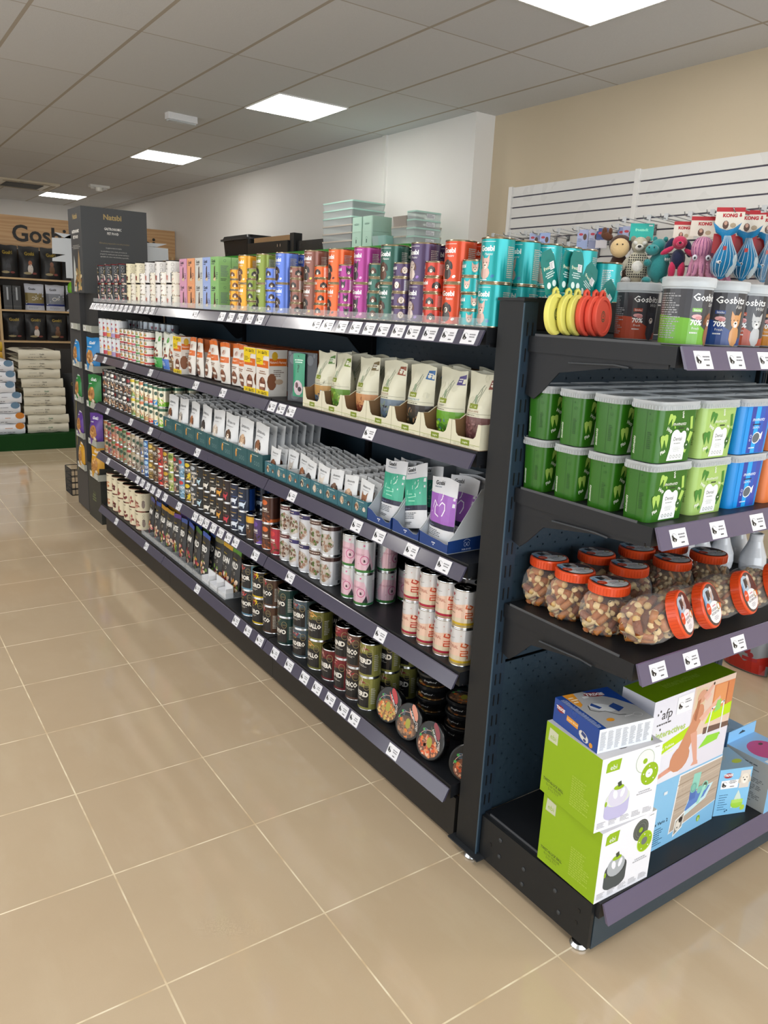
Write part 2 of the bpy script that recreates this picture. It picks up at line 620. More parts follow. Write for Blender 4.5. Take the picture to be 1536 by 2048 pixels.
def ceil_mat():
    m, t, b = nt('ceiling_tiles')
    geo = N(t, 'ShaderNodeNewGeometry')
    sp = N(t, 'ShaderNodeSeparateXYZ')
    t.links.new(geo.outputs['Position'], sp.inputs[0])
    ux = mathn(t, 'DIVIDE', mathn(t, 'SUBTRACT', sp.outputs[0], 0.222), 0.6)
    uy = mathn(t, 'DIVIDE', mathn(t, 'SUBTRACT', sp.outputs[1], 3.918), 1.2)
    dx = mathn(t, 'ABSOLUTE', mathn(t, 'SUBTRACT', mathn(t, 'FRACT', mathn(t, 'ADD', ux, 0.5)), 0.5))
    dy = mathn(t, 'ABSOLUTE', mathn(t, 'SUBTRACT', mathn(t, 'FRACT', mathn(t, 'ADD', uy, 0.5)), 0.5))
    barx = mathn(t, 'LESS_THAN', dx, 0.019)
    bary = mathn(t, 'LESS_THAN', dy, 0.0045)
    cid = N(t, 'ShaderNodeCombineXYZ')
    t.links.new(mathn(t, 'FLOOR', ux), cid.inputs[0])
    t.links.new(mathn(t, 'FLOOR', uy), cid.inputs[1])
    wn = N(t, 'ShaderNodeTexWhiteNoise')
    t.links.new(cid.outputs[0], wn.inputs['Vector'])
    base = mixc(t, wn.outputs['Value'], L('#d4d5d6'), L('#cdcecf'))
    f = noise(t, geo.outputs['Position'], 160, 3)
    base = mixc(t, mathn(t, 'MULTIPLY', f, 0.25), base, L('#a9a8a6'))
    col = mixc(t, bary, base, L('#ada69d'))
    col = mixc(t, barx, col, L('#aca396'))
    t.links.new(col, b.inputs['Base Color'])
    b.inputs['Roughness'].default_value = 0.9
    b.inputs['Specular IOR Level'].default_value = 0.2
    bp = N(t, 'ShaderNodeBump')
    bp.inputs['Strength'].default_value = 0.3
    bp.inputs['Distance'].default_value = 0.003
    t.links.new(f, bp.inputs['Height'])
    t.links.new(bp.outputs['Normal'], b.inputs['Normal'])
ceil_mat()

def wall_mat(name, c1, c2):
    m, t, b = nt(name)
    geo = N(t, 'ShaderNodeNewGeometry')
    n1 = noise(t, geo.outputs['Position'], 1.4, 4, 0.6)
    n2 = noise(t, geo.outputs['Position'], 220, 2)
    t.links.new(mixc(t, n1, L(c1), L(c2)), b.inputs['Base Color'])
    b.inputs['Roughness'].default_value = 0.8
    bp = N(t, 'ShaderNodeBump')
    bp.inputs['Strength'].default_value = 0.12
    bp.inputs['Distance'].default_value = 0.002
    t.links.new(n2, bp.inputs['Height'])
    t.links.new(bp.outputs['Normal'], b.inputs['Normal'])
wall_mat('white_paint', '#eae8e4', '#e2dfda')
wall_mat('beige_paint', '#cdbea4', '#c4b498')

def pine_mat():
    m, t, b = nt('pine')
    tc = N(t, 'ShaderNodeTexCoord')
    mp = N(t, 'ShaderNodeMapping')
    mp.inputs['Scale'].default_value = (0.35, 1, 4.0)
    t.links.new(tc.outputs['Object'], mp.inputs[0])
    wv = N(t, 'ShaderNodeTexWave', wave_type='BANDS', bands_direction='Z')
    wv.inputs['Scale'].default_value = 1.6
    wv.inputs['Distortion'].default_value = 14
    wv.inputs['Detail'].default_value = 3
    t.links.new(mp.outputs[0], wv.inputs['Vector'])
    t.links.new(mixc(t, wv.outputs['Fac'], L('#cfa97c'), L('#c2986a')), b.inputs['Base Color'])
    b.inputs['Roughness'].default_value = 0.5
pine_mat()

def slab(name, x0, x1, y0, y1, z0, z1, mat):
    b = MB()
    b.box(x0, x1, y0, y1, z0, z1, '#ffffff', mat)
    return struct(b.obj(name))
X0, X1, Y0, Y1 = -5.0, 3.0, -4.6, 13.85
slab('floor', X0, X1 + .2, Y0, Y1, -0.1, 0, 'floor_tiles')
slab('ceiling', X0, X1 + .2, Y0, Y1, H, H + 0.1, 'ceiling_tiles')
slab('wall_right', X1 - .03, X1 + .2, Y0, 3.9, 0, H, 'beige_paint')
slab('wall_right_far', 2.78, X1 + .2, 3.9, Y1, 0, H, 'white_paint')
slab('wall_back', X0, X1, Y1, Y1 + .15, 0, H, 'white_paint')
slab('wall_left', X0 - .15, X0, Y0, Y1, 0, H, 'white_paint')
slab('wall_front', X0, X1, Y0 - .15, Y0, 0, H, 'white_paint')
b = MB()
b.box(2.758, 2.78, 5.09, 5.15, 0, H, '#e4e2dd', 'paper')
struct(b.obj('trim_1'))

# recessed LED panels
m, t, b = nt('led_diffuser')
b.inputs['Base Color'].default_value = (1, 1, 1, 1)
b.inputs['Emission Color'].default_value = (1, 0.97, 0.92, 1)
b.inputs['Emission Strength'].default_value = 17
def lamp_parts():
    f = MB()
    for a in ((-.298, .298, -.298, -.288), (-.298, .298, .288, .298), (-.298, -.288, -.288, .288), (.288, .298, -.288, .288)):
        f.box(a[0], a[1], a[2], a[3], -.008, -.0005, '#e8e8e6', 'paper')
    d = MB()
    d.box(-.287, .287, -.287, .287, -.006, -.001, '#ffffff', 'led_diffuser')
    return f, d
f, d = lamp_parts()
LP = Proto('ceiling_light', None, 'light', [('light_frame', f), ('light_diffuser', d)])
lights = [(1.72, 1.82, 'square LED ceiling panel nearest the camera, cut off by the top of the picture'),
          (1.72, 4.82, 'square LED ceiling panel second from the camera, above the stacked storage boxes'),
          (1.72, 7.80, 'square LED ceiling panel third from the camera, beyond the slim emergency light'),
          (1.70, 12.45, 'small distant LED ceiling panel just left above the dark display tower')]
for x, y, lb in lights:
    LP.put((x, y, H), 0, lb)
for k, (x, y) in enumerate([(-1.28, 1.82), (-1.28, 4.82), (-1.28, 7.8), (-1.28, 11.4), (-1.28, -1.2), (1.72, -1.2), (-3.7, 1.8), (-3.7, 6.0)]):
    LP.put((x, y, H), 0, 'square LED ceiling panel of the left rows, outside the photograph', 'ceiling panels outside the photograph')

# emergency light, detector, air conditioning cassette
e = MB(); e.box(-.13, .13, -.035, .035, -.05, 0, '#d9d9da', 'gloss')
e2 = MB(); e2.box(-.12, .12, -.028, .028, -.062, -.0505, '#f2f2f4', 'frost')
r = e.obj('emergency_light', loc=(1.147, 5.765, H), rot=(0, 0, 0.1)); tag(r, 'slim white emergency light box on the ceiling between the LED panels', 'emergency light')
e2.obj('light_cover', r)
e = MB(); e.box(-.13, .13, -.06, .06, -.03, 0, '#e4e4e0', 'gloss')
for k in (-.08, .08):
    e.lathe([(.001, -.05), (.03, -.05), (.036, -.03)], '#cfcfcc', 'gloss', 12, cx=k)
r = e.obj('ceiling_sensor', loc=(1.8, 10.75, H)); tag(r, 'small white twin ceiling sensor near the far end of the shop', 'sensor')
e = MB(); e.lathe([(.001, -.08), (.045, -.075), (.05, -.03)], '#efefe8', 'gloss', 14); e.obj('sensor_dome', r)
e = MB()
e.box(-.42, .42, -.42, .42, -.025, 0, '#cfc6ae', 'gloss')
r = e.obj('air_conditioning_cassette', loc=(0.95, 11.55, H), rot=(0, 0, 0.0)); tag(r, 'cream air conditioning cassette in the ceiling at the far left', 'air conditioner')
for k, (a0, a1, a2, a3) in enumerate([(-.3, .3, -.39, -.33), (-.3, .3, .33, .39), (-.39, -.33, -.3, .3), (.33, .39, -.3, .3)]):
    e = MB(); e.box(a0, a1, a2, a3, -.03, -.0255, '#a59a80', 'paper'); e.obj('louvre', r)
e = MB()
for i in range(14):
    e.box(-.24, .24, -.24 + i * .035, -.222 + i * .035, -.034, -.0255, '#3c3a35', 'paper')
e.obj('intake_grille', r)

# ================================================================== SHELVING FIXTURES
DK = '#1a1c20'
ZS = [1.60, 1.265, 0.935, 0.595, 0.21]          # shelf top surfaces of the long gondola
BAY = [0.50, 1.78, 3.11, 4.44]                   # bay joints along y
TAGS = [[0.549, 0.638, 0.724, 0.806, 0.882, 0.964, 1.043, 1.124, 1.211, 1.301, 1.387, 1.85, 1.945, 2.041, 2.137, 2.234, 2.555, 3.18, 3.27, 3.36, 3.45, 3.57, 3.66, 3.75, 3.84, 3.934, 4.02, 4.108, 4.19, 4.275, 4.37],
        [1.017, 1.569, 1.65, 1.73, 2.226, 2.557, 3.238, 3.708, 4.148, 4.38],
        [0.59, 0.752, 0.932, 1.071, 1.547, 2.549, 3.266, 3.631, 4.134],
        [0.897, 1.551, 1.877, 2.087, 2.171, 2.261, 2.352, 2.444, 2.515, 2.59, 2.825, 3.042, 3.152, 3.248, 3.341, 3.44, 3.534, 3.751, 4.167],
        [0.788, 1.036, 1.113, 1.208, 1.31, 1.413, 1.545, 1.677, 1.827, 1.951, 2.083, 2.571, 3.403, 4.028]]
def rail_mesh(l, c='#4a4658', top=-.006):
    """clear tilted ticket rail along +x from 0 to l, front face leaning"""
    b = MB()
    pr = [(0.0, -.047), (-.003, -.048), (.0185, top - .002), (.021, top), (.024, top - .002), (.006, -.046)]
    # profile in (depth, z); depth grows away from the customer
    for x0, x1 in ((0, l),):
        n = len(pr)
        vs = [(x0, p[0], p[1]) for p in pr] + [(x1, p[0], p[1]) for p in pr]
        b.add(vs, [(i, n + i, n + (i + 1) % n, (i + 1) % n) for i in range(n)] + [tuple(range(n)), tuple(reversed(range(n, 2 * n)))], c, 'rail')
    return b
def tag_mesh(seed=1):
    b = MB()
    w_, h = .060, .041
    b.box(-w_ / 2, w_ / 2, -.0014, 0, 0, h, '#e9e9ee', 'gloss')
    b.art(pawlogo(-.017, h * .52, .0105) + [words(-.002, h * .42, .027, h * .34, 2, '#77777c', seed, 'c'), words(.002, h * .12, .018, h * .17, 1, '#3f3f44', seed + 3, 'c')], front(-.0014), 'gloss')
    return b.mesh('price_tag')
TAGM = [tag_mesh(i) for i in range(3)]
def rail_tags(parent, rail_origin, along, xs, rot):
    """price tags slipped into the tilted rail; placed as children of the shelf"""
    for i, d in enumerate(xs):
        o = bpy.data.objects.new('price_tag', TAGM[i % 3])
        o.parent = parent
        o.location = (rail_origin[0] + along[0] * d, rail_origin[1] + along[1] * d, rail_origin[2])
        o.rotation_euler = rot
        COL.objects.link(o)

def board(l, d, c=DK, thick=.022, lip=.03):
    """folded steel shelf: x 0..l, y 0..d (0 = front)"""
    b = MB()
    b.box(0, l, 0, d, -thick, 0, c, 'steel')
    b.box(0, l, 0, .012, -lip - .015, -thick, c, 'steel')
    b.box(0, .004, .012, d, -.04, -thick, c, 'steel')
    b.box(l - .004, l, .012, d, -.04, -thick, c, 'steel')
    return b
def bracket(d, c=DK):
    b = MB()
    pts = [(0.02, -.022), (d, -.022), (d + .01, -.022), (d + .01, -.15), (d - .02, -.16), (d - .045, -.14), (d - .10, -.085), (d * .4, -.06), (0.02, -.05)]
    n = len(pts)
    vs = [(0, p[0], p[1]) for p in pts] + [(.004, p[0], p[1]) for p in pts]
    # triangulated fan pieces keep the concave outline tidy
    idx = [(0, 1, 7, 8), (1, 6, 7), (1, 2, 3, 4), (1, 4, 5, 6)]
    b.add(vs, [tuple(reversed(f)) for f in idx] + [tuple(n + k for k in f) for f in idx] + [(i, (i + 1) % n, n + (i + 1) % n, n + i) for i in range(n)], c, 'steel')
    return b
LVL = ['top', 'second', 'third', 'fourth', 'bottom']
BW = ['nearest', 'middle', 'farthest']
# left gondola shelves, fronts facing -x.  local frame: x along -y world, front = -y local -> -x world
for li, z in enumerate(ZS):
    for bi in range(3):
        y0, y1 = BAY[bi], BAY[bi + 1]
        l = y1 - y0 - .006
        r = empty('gondola_shelf', (0.028, y1 - .003, z), (0, 0, -PI / 2))
        tag(r, '%s shelf of the %s bay of the long dark gondola' % (LVL[li], BW[bi]), 'shelf', 'shelves of the long gondola')
        board(l, .47).obj('shelf_board', r)
        if li < 4:
            bracket(.46).obj('shelf_bracket', r, (.005, 0, 0))
            bracket(.46).obj('shelf_bracket', r, (l - .009, 0, 0))
        rail_mesh(l, '#474457').obj('price_rail', r, (0, -.028, 0))
        dy = [y1 - .003 - yy for yy in TAGS[li] if y0 < yy < y1]
        rail_tags(r, (0, -.0285, -.0455), (1, 0), dy, (-math.radians(24), 0, 0))
        if li == 0:
            g = MB(); g.box(0, l, -.002, .0, 0, .024, '#ffffff', 'clear'); g.obj('shelf_riser', r, (0, 0.0, 0))

# gondola frame
g = empty('long_gondola', (.5, 2.4, 0))
tag(g, 'dark steel frame, plinths and perforated backs of the long gondola', 'shelving unit')
def part(b, name, parent):
    o = b.obj(name)
    o.parent = parent
    o.location = Vector((0, 0, 0)) - parent.location
    return o
def part_r(b, name, parent):
    """part given in world coordinates under a rotated or moved parent"""
    o = b.obj(name)
    o.parent = parent
    o.matrix_parent_inverse = Matrix.Identity(4)
    M = Matrix.LocRotScale(parent.location, parent.rotation_euler, None)
    o.matrix_local = M.inverted()
    return o
for bi in range(3):
    k = MB(); k.box(.05, .065, BAY[bi] + .001, BAY[bi + 1] - .001, .015, .158, '#222120', 'steel'); part(k, 'plinth_panel', g)
    k = MB(); k.box(.512, .516, BAY[bi] + .03, BAY[bi + 1] - .03, .17, 1.66, '#ffffff', 'pegboard_steel'); part(k, 'back_panel', g)
for yy in (1.78, 3.11, 4.42):
    k = MB(); k.box(.505, .585, yy - .012, yy + .012, 0, 1.67, DK, 'steel'); part(k, 'upright', g)
    k = MB(); k.box(.07, .56, yy - .02, yy + .02, .02, .15, DK, 'steel'); part(k, 'base_leg', g)
k = MB(); k.box(.50, .59, .5, 4.44, 1.6705, 1.685, DK, 'steel'); part(k, 'top_cap', g)
k = MB(); k.box(.574, .578, .53, 4.41, .17, 1.66, '#ffffff', 'pegboard_steel'); part(k, 'back_panel', g)

# ------------------------------------------------------------------ end unit
def upright(x0, x1, name_label):
    """slotted post 0.09 deep in y, with a cap and an adjustable foot"""
    r = empty('slotted_upright', ((x0 + x1) / 2, .43, 0))
    tag(r, name_label, 'post')
    b = MB()
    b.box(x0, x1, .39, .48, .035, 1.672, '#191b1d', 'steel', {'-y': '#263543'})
    # bright folded edge and paired slots on the front face
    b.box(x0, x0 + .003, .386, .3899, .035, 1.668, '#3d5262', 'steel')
    s = b
    z = .20
    while z < 1.6:
        for sx in (x0 + .018, x0 + .036):
            s.box(sx, sx + .004, .3885, .3898, z, z + .034, '#07090b', 'paper')
        z += .066
    part(b, 'post_body', r)
    c = MB(); c.box(x0 - .003, x1, .385, .485, 1.6725, 1.680, '#1d1f22', 'steel'); part(c, 'end_cap', r)
    p = MB(); p.box(x0 - .018, x1 - .01, .36, .50, .03, .0345, '#2a2d31', 'steel'); part(p, 'foot_plate', r)
    f = MB(); f.lathe([(.001, 0), (.022, 0), (.024, .006), (.018, .016), (.008, .018), (.008, .0298)], ['#111', '#111', '#111', '#111', '#c8c8c8'] and '#b9bcc0', 'metal', 14, cx=(x0 + x1) / 2 - .012, cy=.42)
    part(f, 'levelling_foot', r)
    return r
upright(.045, .098, 'tall dark slotted steel post at the corner of the gondola')
upright(1.18, 1.25, 'slotted steel post at the right side of the end unit')
e = empty('end_unit', (.62, .43, 0))
tag(e, 'perforated dark steel back and plinth of the end unit facing the camera', 'shelving unit')
k = MB(); k.box(.099, 1.179, .405, .409, .66, 1.60, '#ffffff', 'pegboard_steel'); part(k, 'back_panel', e)
k = MB(); k.box(.099, 1.179, .398, .402, .165, .655, '#ffffff', 'pegboard_steel'); part(k, 'back_panel', e)
k = MB(); k.box(.101, 1.177, .40, .475, 1.602, 1.684, '#1b1d21', 'steel'); part(k, 'top_beam', e)
# plinth: side cheeks with rivets, and front panel
for sx in (.058, 1.226):
    k = MB()
    k.box(sx, sx + .012, -.045, .385, .028, .168, '#1b1d1f', 'steel')
    for (yy, zz) in ((.30, .115), (.30, .06), (.20, .085), (.20, .035), (.08, .10), (.06, .045)):
        k.ball(sx - .001, yy, zz + .02, .003, .007, .007, '#3a3c3e', 'steel', 10, 6)
    part(k, 'plinth_cheek', e)
k = MB()
for (yy, zz) in ((.335, .09), (-.01, .115), (-.005, .075)):
    k.box(.0568, .0579, yy, yy + .007, zz, zz + .010, '#08090a', 'paper')
part(k, 'rivet_hole', e)
k = MB(); k.box(.075, 1.22, -.045, -.032, .02, .150, '#33414b', 'steel'); part(k, 'plinth_panel', e)
k = MB(); k.lathe([(.001, 0), (.024, 0), (.026, .007), (.02, .016), (.009, .02), (.009, .045)], '#c4c8cc', 'metal', 16, cx=.078, cy=-.004); part(k, 'levelling_foot', e)
EZ = [1.587, 1.185, .85, .175]
EN = ['top', 'second', 'third', 'bottom']
ETAG = [[.139, .263, .385, .52, .68, .85], [.145, .30, .47, .66, .84], [.142, .274, .48, .66, .85], []]
for i, z in enumerate(EZ):
    r = empty('end_shelf', (.07, -.06, z))
    tag(r, '%s shelf of the end unit facing the camera' % EN[i], 'shelf', 'shelves of the end unit')
    l = 1.155
    b = board(l, .445)
    # shallow raised steel side lip seen along the left edge
    b.box(0, .003, .045, .425, 0, .006, '#4a4c50', 'steel')
    b.obj('shelf_board', r)
    if i < 3:
        bracket(.435).obj('shelf_bracket', r, (.005, 0, 0))
        bracket(.435).obj('shelf_bracket', r, (l - .009, 0, 0))
        k = MB(); k.tube([(-.002, .30, -.058), (-.002, .16, -.052), (-.002, .12, -.055)], .0025, '#3b3e42', 'steel'); k.obj('pressed_rib', r)
    rail_mesh(l - .005, '#564f6a', .002).obj('price_rail', r, (0.004, -.026, 0))
    rail_tags(r, (-.07, -.0268, -.0455), (1, 0), ETAG[i], (-math.radians(24), 0, 0))
# ================================================================== TINS
GOLD = '#a89c84'
SILV = '#c9cccf'
def tin_body(r, h, c, shapes, a0=-PI / 2, rim=SILV, band=None, mat='tin', du=None, n=24, top='#2a2723'):
    n = 28 if r > .044 else 24
    b = MB()
    prof = [(.001, .0015), (r * .93, .0015), (r * .985, 0), (r, .002), (r * .985, .0045), (r * .985, h - .0045), (r, h - .002), (r * .985, h), (r * .94, h), (r * .93, h - .003), (.001, h - .003)]
    cols = [rim, rim, rim, rim, c, rim, rim, rim, top, top]
    mats = ['metal', 'metal', 'metal', 'metal', mat, 'metal', 'metal', 'metal', 'metal', 'metal']
    b.lathe(prof, cols, mats, n)
    f = cyl(r * .985, a0)
    if band:
        z0, z1, bc = band
        b.lathe([(r * .985 + .00015, z0), (r * .985 + .00015, z1)], bc, mat, n)
    b.art(shapes, f, mat, du=r * .985 * 2 * PI / n, off=.00025, step=.000015)
    return b
def ring_lid(r, h, dark='#1d1b19'):
    b = MB()
    z = h - .0028
    b.lathe([(r * .88, z), (r * .86, z + .0008), (r * .5, z + .0008), (.001, z + .0008)], dark, 'metal', 22)
    pts = [(r * .45 * math.cos(a) * .8 + r * .15, r * .45 * math.sin(a) * .6, z + .002) for a in [i * PI / 6 for i in range(13)]]
    b.tube(pts, .0012, '#8d8a84', 'metal', 5)
    b.tube([(-r * .2, 0, z + .002), (-r * .6, 0, z + .002)], .002, '#8d8a84', 'metal', 5)
    return b
def brand_art(W, h, light='#ffffff', furc='#5a4236', dark='#2a1d17', small=False, seed=0, ears='flop', extra=None):
    """front print of the canned food: wordmark, script line, animal, back text"""
    o = []
    for off in (0, W / 2):
        if small:
            o += [T('Gosbi', off - W * .13, h * .52, h * .23, light, bold=.03), T('Plaisirs', off - W * .13, h * .28, h * .1, light, sh=.3, bold=0)]
            o += doghead(off + W * .06, h * .48, h * .5, furc, dark, ears=ears)
        else:
            o += [R(off - W * .125, h * .90, W * .17, h * .008, light), T('Gosbi', off - W * .04, h * .70, h * .115, light, bold=.035, wmax=W * .21), T('Plaisirs', off - W * .02, h * .605, h * .055, light, sh=.35, bold=0)]
            o += [E(off - W * .05, h * .22, W * .055, h * .14, furc, 10)] + doghead(off - W * .05, h * .42, h * .27, furc, dark, ears=ears)
            o += [E(off + W * .035, h * .15, W * .02, h * .035, extra or '#e8d8c0', 8, .4), words(off - W * .11, h * .05, W * .1, h * .04, 1, light, seed)]
    o += [words(W * .17, h * .12, W * .13, h * .7, 16, '#c9c9c4', seed + 5), words(-W * .33, h * .3, W * .1, h * .5, 10, '#c9c9c4', seed + 6)]
    return o
COLS = [  # name, print, fur, dark
    ('teal', '#14a3a6', '#c9a79a', '#a88478', 'up', '#3b7fb0'),
    ('orange red', '#d2481f', '#4a4340', '#241f1e', 'flop', '#f2f2ee'),
    ('dark purple', '#4f3d62', '#d9c9c0', '#5a3a30', 'flop', '#8a6bb0'),
    ('dark green', '#2f5f53', '#5a3a2a', '#33211a', 'flop', '#7b9a80'),
    ('magenta', '#a5388a', '#3a3038', '#1f181d', 'up', '#e6a0c8'),
    ('orange', '#e3642a', '#3a3230', '#1d1817', 'flop', '#5a2018'),
    ('brown', '#86564a', '#3a3330', '#1d1a18', 'flop', '#d8c04a'),
    ('blue', '#5a78cc', '#3d2a24', '#231612', 'flop', '#d8dce8'),
    ('olive green', '#7c8c34', '#2b2422', '#171312', 'flop', '#c8d090'),
    ('yellow', '#dc9a1e', '#6d4630', '#3d261a', 'flop', '#f4e2b0')]
RB, HB, RS, HS = .0455, .1165, .0375, .0445
GA0 = -PI / 2
row_y = [(.545, .619), (.700, .792), (.865, .955), (1.028, 1.095), (1.187, 1.28), (1.355, 1.448), (1.533, 1.64), (1.765, 1.85), (1.94, 2.03), (2.118, 2.205)]
lid_b = ring_lid(RB, HB, '#a8aaad'); lid_s = ring_lid(RS, HS, '#a8aaad')
small_cols = {'orange red': '#c2402f'}
for k, (nm, c, fur, dk, ears, ex) in enumerate(COLS):
    WB, WS = 2 * PI * RB, 2 * PI * RS
    Pb = Proto('food_can', tin_body(RB, HB, c, brand_art(WB, HB, '#f4f4f0', fur, dk, seed=k, ears=ears, extra=ex), rim=GOLD), 'food can', [('can_lid', lid_b)])
    Ps = Proto('small_food_can', tin_body(RS, HS, small_cols.get(nm, c), brand_art(WS, HS, '#f4f4f0', fur, dk, True, k, ears), rim=GOLD), 'food can', [('can_lid', lid_s)])
    yb, ys = row_y[k]
    for j, xx in enumerate((.082, .178)):
        for tq in range(2):
            rz = -PI / 2 + .30 + .12 * math.sin(k * 2.1 + tq)
            Pb.put((xx, yb, 1.60 + tq * HB), (0, 0, rz), 'tall %s dog food can, %s of its pair, %s, top gondola shelf' % (nm, 'upper' if tq else 'lower', 'front' if j == 0 else 'second row'), 'tall cans on the top gondola shelf', parts=tq == 1)
    for tq in range(4):
        rz = -PI / 2 + .25 + .35 * math.sin(k * 3.3 + tq * 2.3)
        Ps.put((.072 + .002 * math.sin(tq * 2 + k), ys, 1.60 + tq * HS), (0, 0, rz), 'small %s dog food can, %s of four stacked on the top gondola shelf' % (nm, ['bottom', 'second', 'third', 'topmost'][tq]), 'small cans on the top gondola shelf', parts=tq == 3)
    if nm == 'teal':
        for j, xx in enumerate((.268, .358, .438)):
            for tq in range(2):
                Pb.put((xx, .55 + .01 * j, 1.60 + tq * HB), (0, 0, -PI / 2 + 1.0 + .6 * math.sin(j * 2.2)), 'tall teal can behind the slotted post, %s, %s place into the shelf' % (['lower', 'upper'][tq], ORD[j + 2]), 'tall cans on the top gondola shelf', parts=tq == 1)
        Pb.put((.525, .545, 1.6852), (0, 0, -2.2), 'single tall teal can standing on the steel ledge near the plush toys', 'tall cans on the top gondola shelf')
    if nm in ('blue', 'orange red', 'dark purple'):
        pass

def simple_box(w_, d, h, c, art=(), side=(), top='#e6e6e2', cs=None):
    b = MB()
    b.box(-w_ / 2, w_ / 2, -d / 2, d / 2, 0, h, c, 'gloss', {'+z': top, '+x': cs or c, '-x': cs or c})
    b.art(list(art), front(-d / 2), 'gloss')
    if side:
        b.art(list(side), flat((w_ / 2, 0, 0), (0, 1, 0), (0, 0, 1), (1, 0, 0)), 'gloss')
        b.art(list(side), leftf(-w_ / 2), 'gloss')
    return b
# sealed two-high cartons of dental sticks
for k, (nm, c, yy) in enumerate([('green', '#8fc07a', 2.355), ('light blue', '#9fb4e6', 2.45), ('grey', '#cfd2cf', 2.545), ('peach orange', '#e8a478', 2.65), ('pink', '#d9a0bd', 2.755)]):
    art = [T('Gosbi', -.012, .092, .013, '#23242c', bold=.03), words(-.035, .082, .04, .008, 1, '#4a4a55', k),
           P([(-.012, .015), (.0, .015), (.008, .075), (-.002, .078)], '#6d4a3a'), P([(.002, .015), (.014, .02), (.002, .07), (-.006, .07)], '#3d2b26'),
           P([(-.016, .02), (-.008, .012), (.014, .012), (.012, .028)], '#d8c4a0'), words(.02, .02, .02, .03, 4, '#5a5a66', k)]
    side = [ring(.0, .1, .006, .006, .001, '#2d4a55', 10), words(-.02, .03, .04, .05, 9, '#6d7684', k), words(-.02, .012, .03, .012, 2, '#3a3f48', k)]
    Pk = Proto('treat_carton', simple_box(.096, .06, .1165, c, art, side), 'box')
    for j in range(3):
        for tq in range(2):
            Pk.put((.07 + j * .062, yy + .04, 1.60 + tq * .1168), -PI / 2, '%s treat carton, %s tier, %s row of the top gondola shelf' % (nm, 'upper' if tq else 'lower', ['front', 'middle', 'back'][j]), 'pastel cartons on the top gondola shelf')

# pale and dark tall tins of the far top shelf, with small tins between them
def nat_art(W, h, base, ink, meat, small=False):
    o = []
    for off in (0, W / 2):
        if not small:
            o += [T('Natsbi', off - W * .03, h * .80, h * .07, ink, bold=.02), T('Mini', off - W * .03, h * .72, h * .04, ink, bold=.01), words(off - W * .09, h * .60, W * .12, h * .07, 2, ink, 3, 'c')]
            o += food(off - W * .03, h * .25, W * .07, h * .12, meat, 12, 4, .35)
            o += [ring(off + W * .14, h * .82, h * .07, h * .07, h * .008, ink, 12), ring(off + W * .14, h * .62, h * .07, h * .07, h * .008, ink, 12)]
            o += [P([(off + W * .10, h * .08), (off + W * .22, h * .08), (off + W * .20, h * .36), (off + W * .13, h * .52), (off + W * .10, h * .45)], '#3f4d5c'), P([(off + W * .19, h * .08), (off + W * .24, h * .08), (off + W * .22, h * .28), (off + W * .2, h * .26)], '#e9e6df')]
        else:
            o += [T('Natsbi', off, h * .7, h * .12, ink, bold=.02)] + food(off, h * .32, W * .09, h * .2, meat, 10, 7, .35)
    return o
for k in range(5):
    yy = 2.99 + k * .172
    base = ['#e2dfda', '#e1dedb', '#e0dedd', '#e4dcc0', '#e3dab8'][k]
    meat = [['#d9a79a', '#c98a80'], ['#7a3230', '#a0564a'], ['#9a4a44', '#c58a80'], ['#6a2a28', '#8c4038'], ['#8a5040', '#5a2622']][k]
    Pt = Proto('food_tin', tin_body(.046, .1165, base, nat_art(.28, .1165, base, '#4a443e', meat), rim='#2b2b2d', mat='gloss', top='#1b1b1d'), 'food can')
    Pm = Proto('food_tin', tin_body(.034, .058, ['#e6e0d0', '#f0ece4'][k % 2], nat_art(.21, .058, base, '#5a5148', meat, True), rim='#d8d2c6', mat='gloss'), 'food can')
    nm = ['white pink-meat', 'white dark-meat', 'white red-meat', 'cream maroon-meat', 'cream brown-meat'][k]
    for tq in range(2):
        for j in range(2):
            Pt.put((.082 + j * .095, yy + .035, 1.60 + tq * .1168), -PI / 2 + .1, 'tall %s tin, %s tier, %s row of the top gondola shelf' % (nm, 'upper' if tq else 'lower', ['front', 'second'][j]), 'pale tall tins of the top gondola shelf')
    for tq in range(3):
        Pm.put((.068, yy - .05, 1.60 + tq * .058), -PI / 2, 'small pale tin, %s of three stacked right of the tall %s tins' % (['bottom', 'middle', 'top'][tq], nm), 'small pale tins of the top gondola shelf')
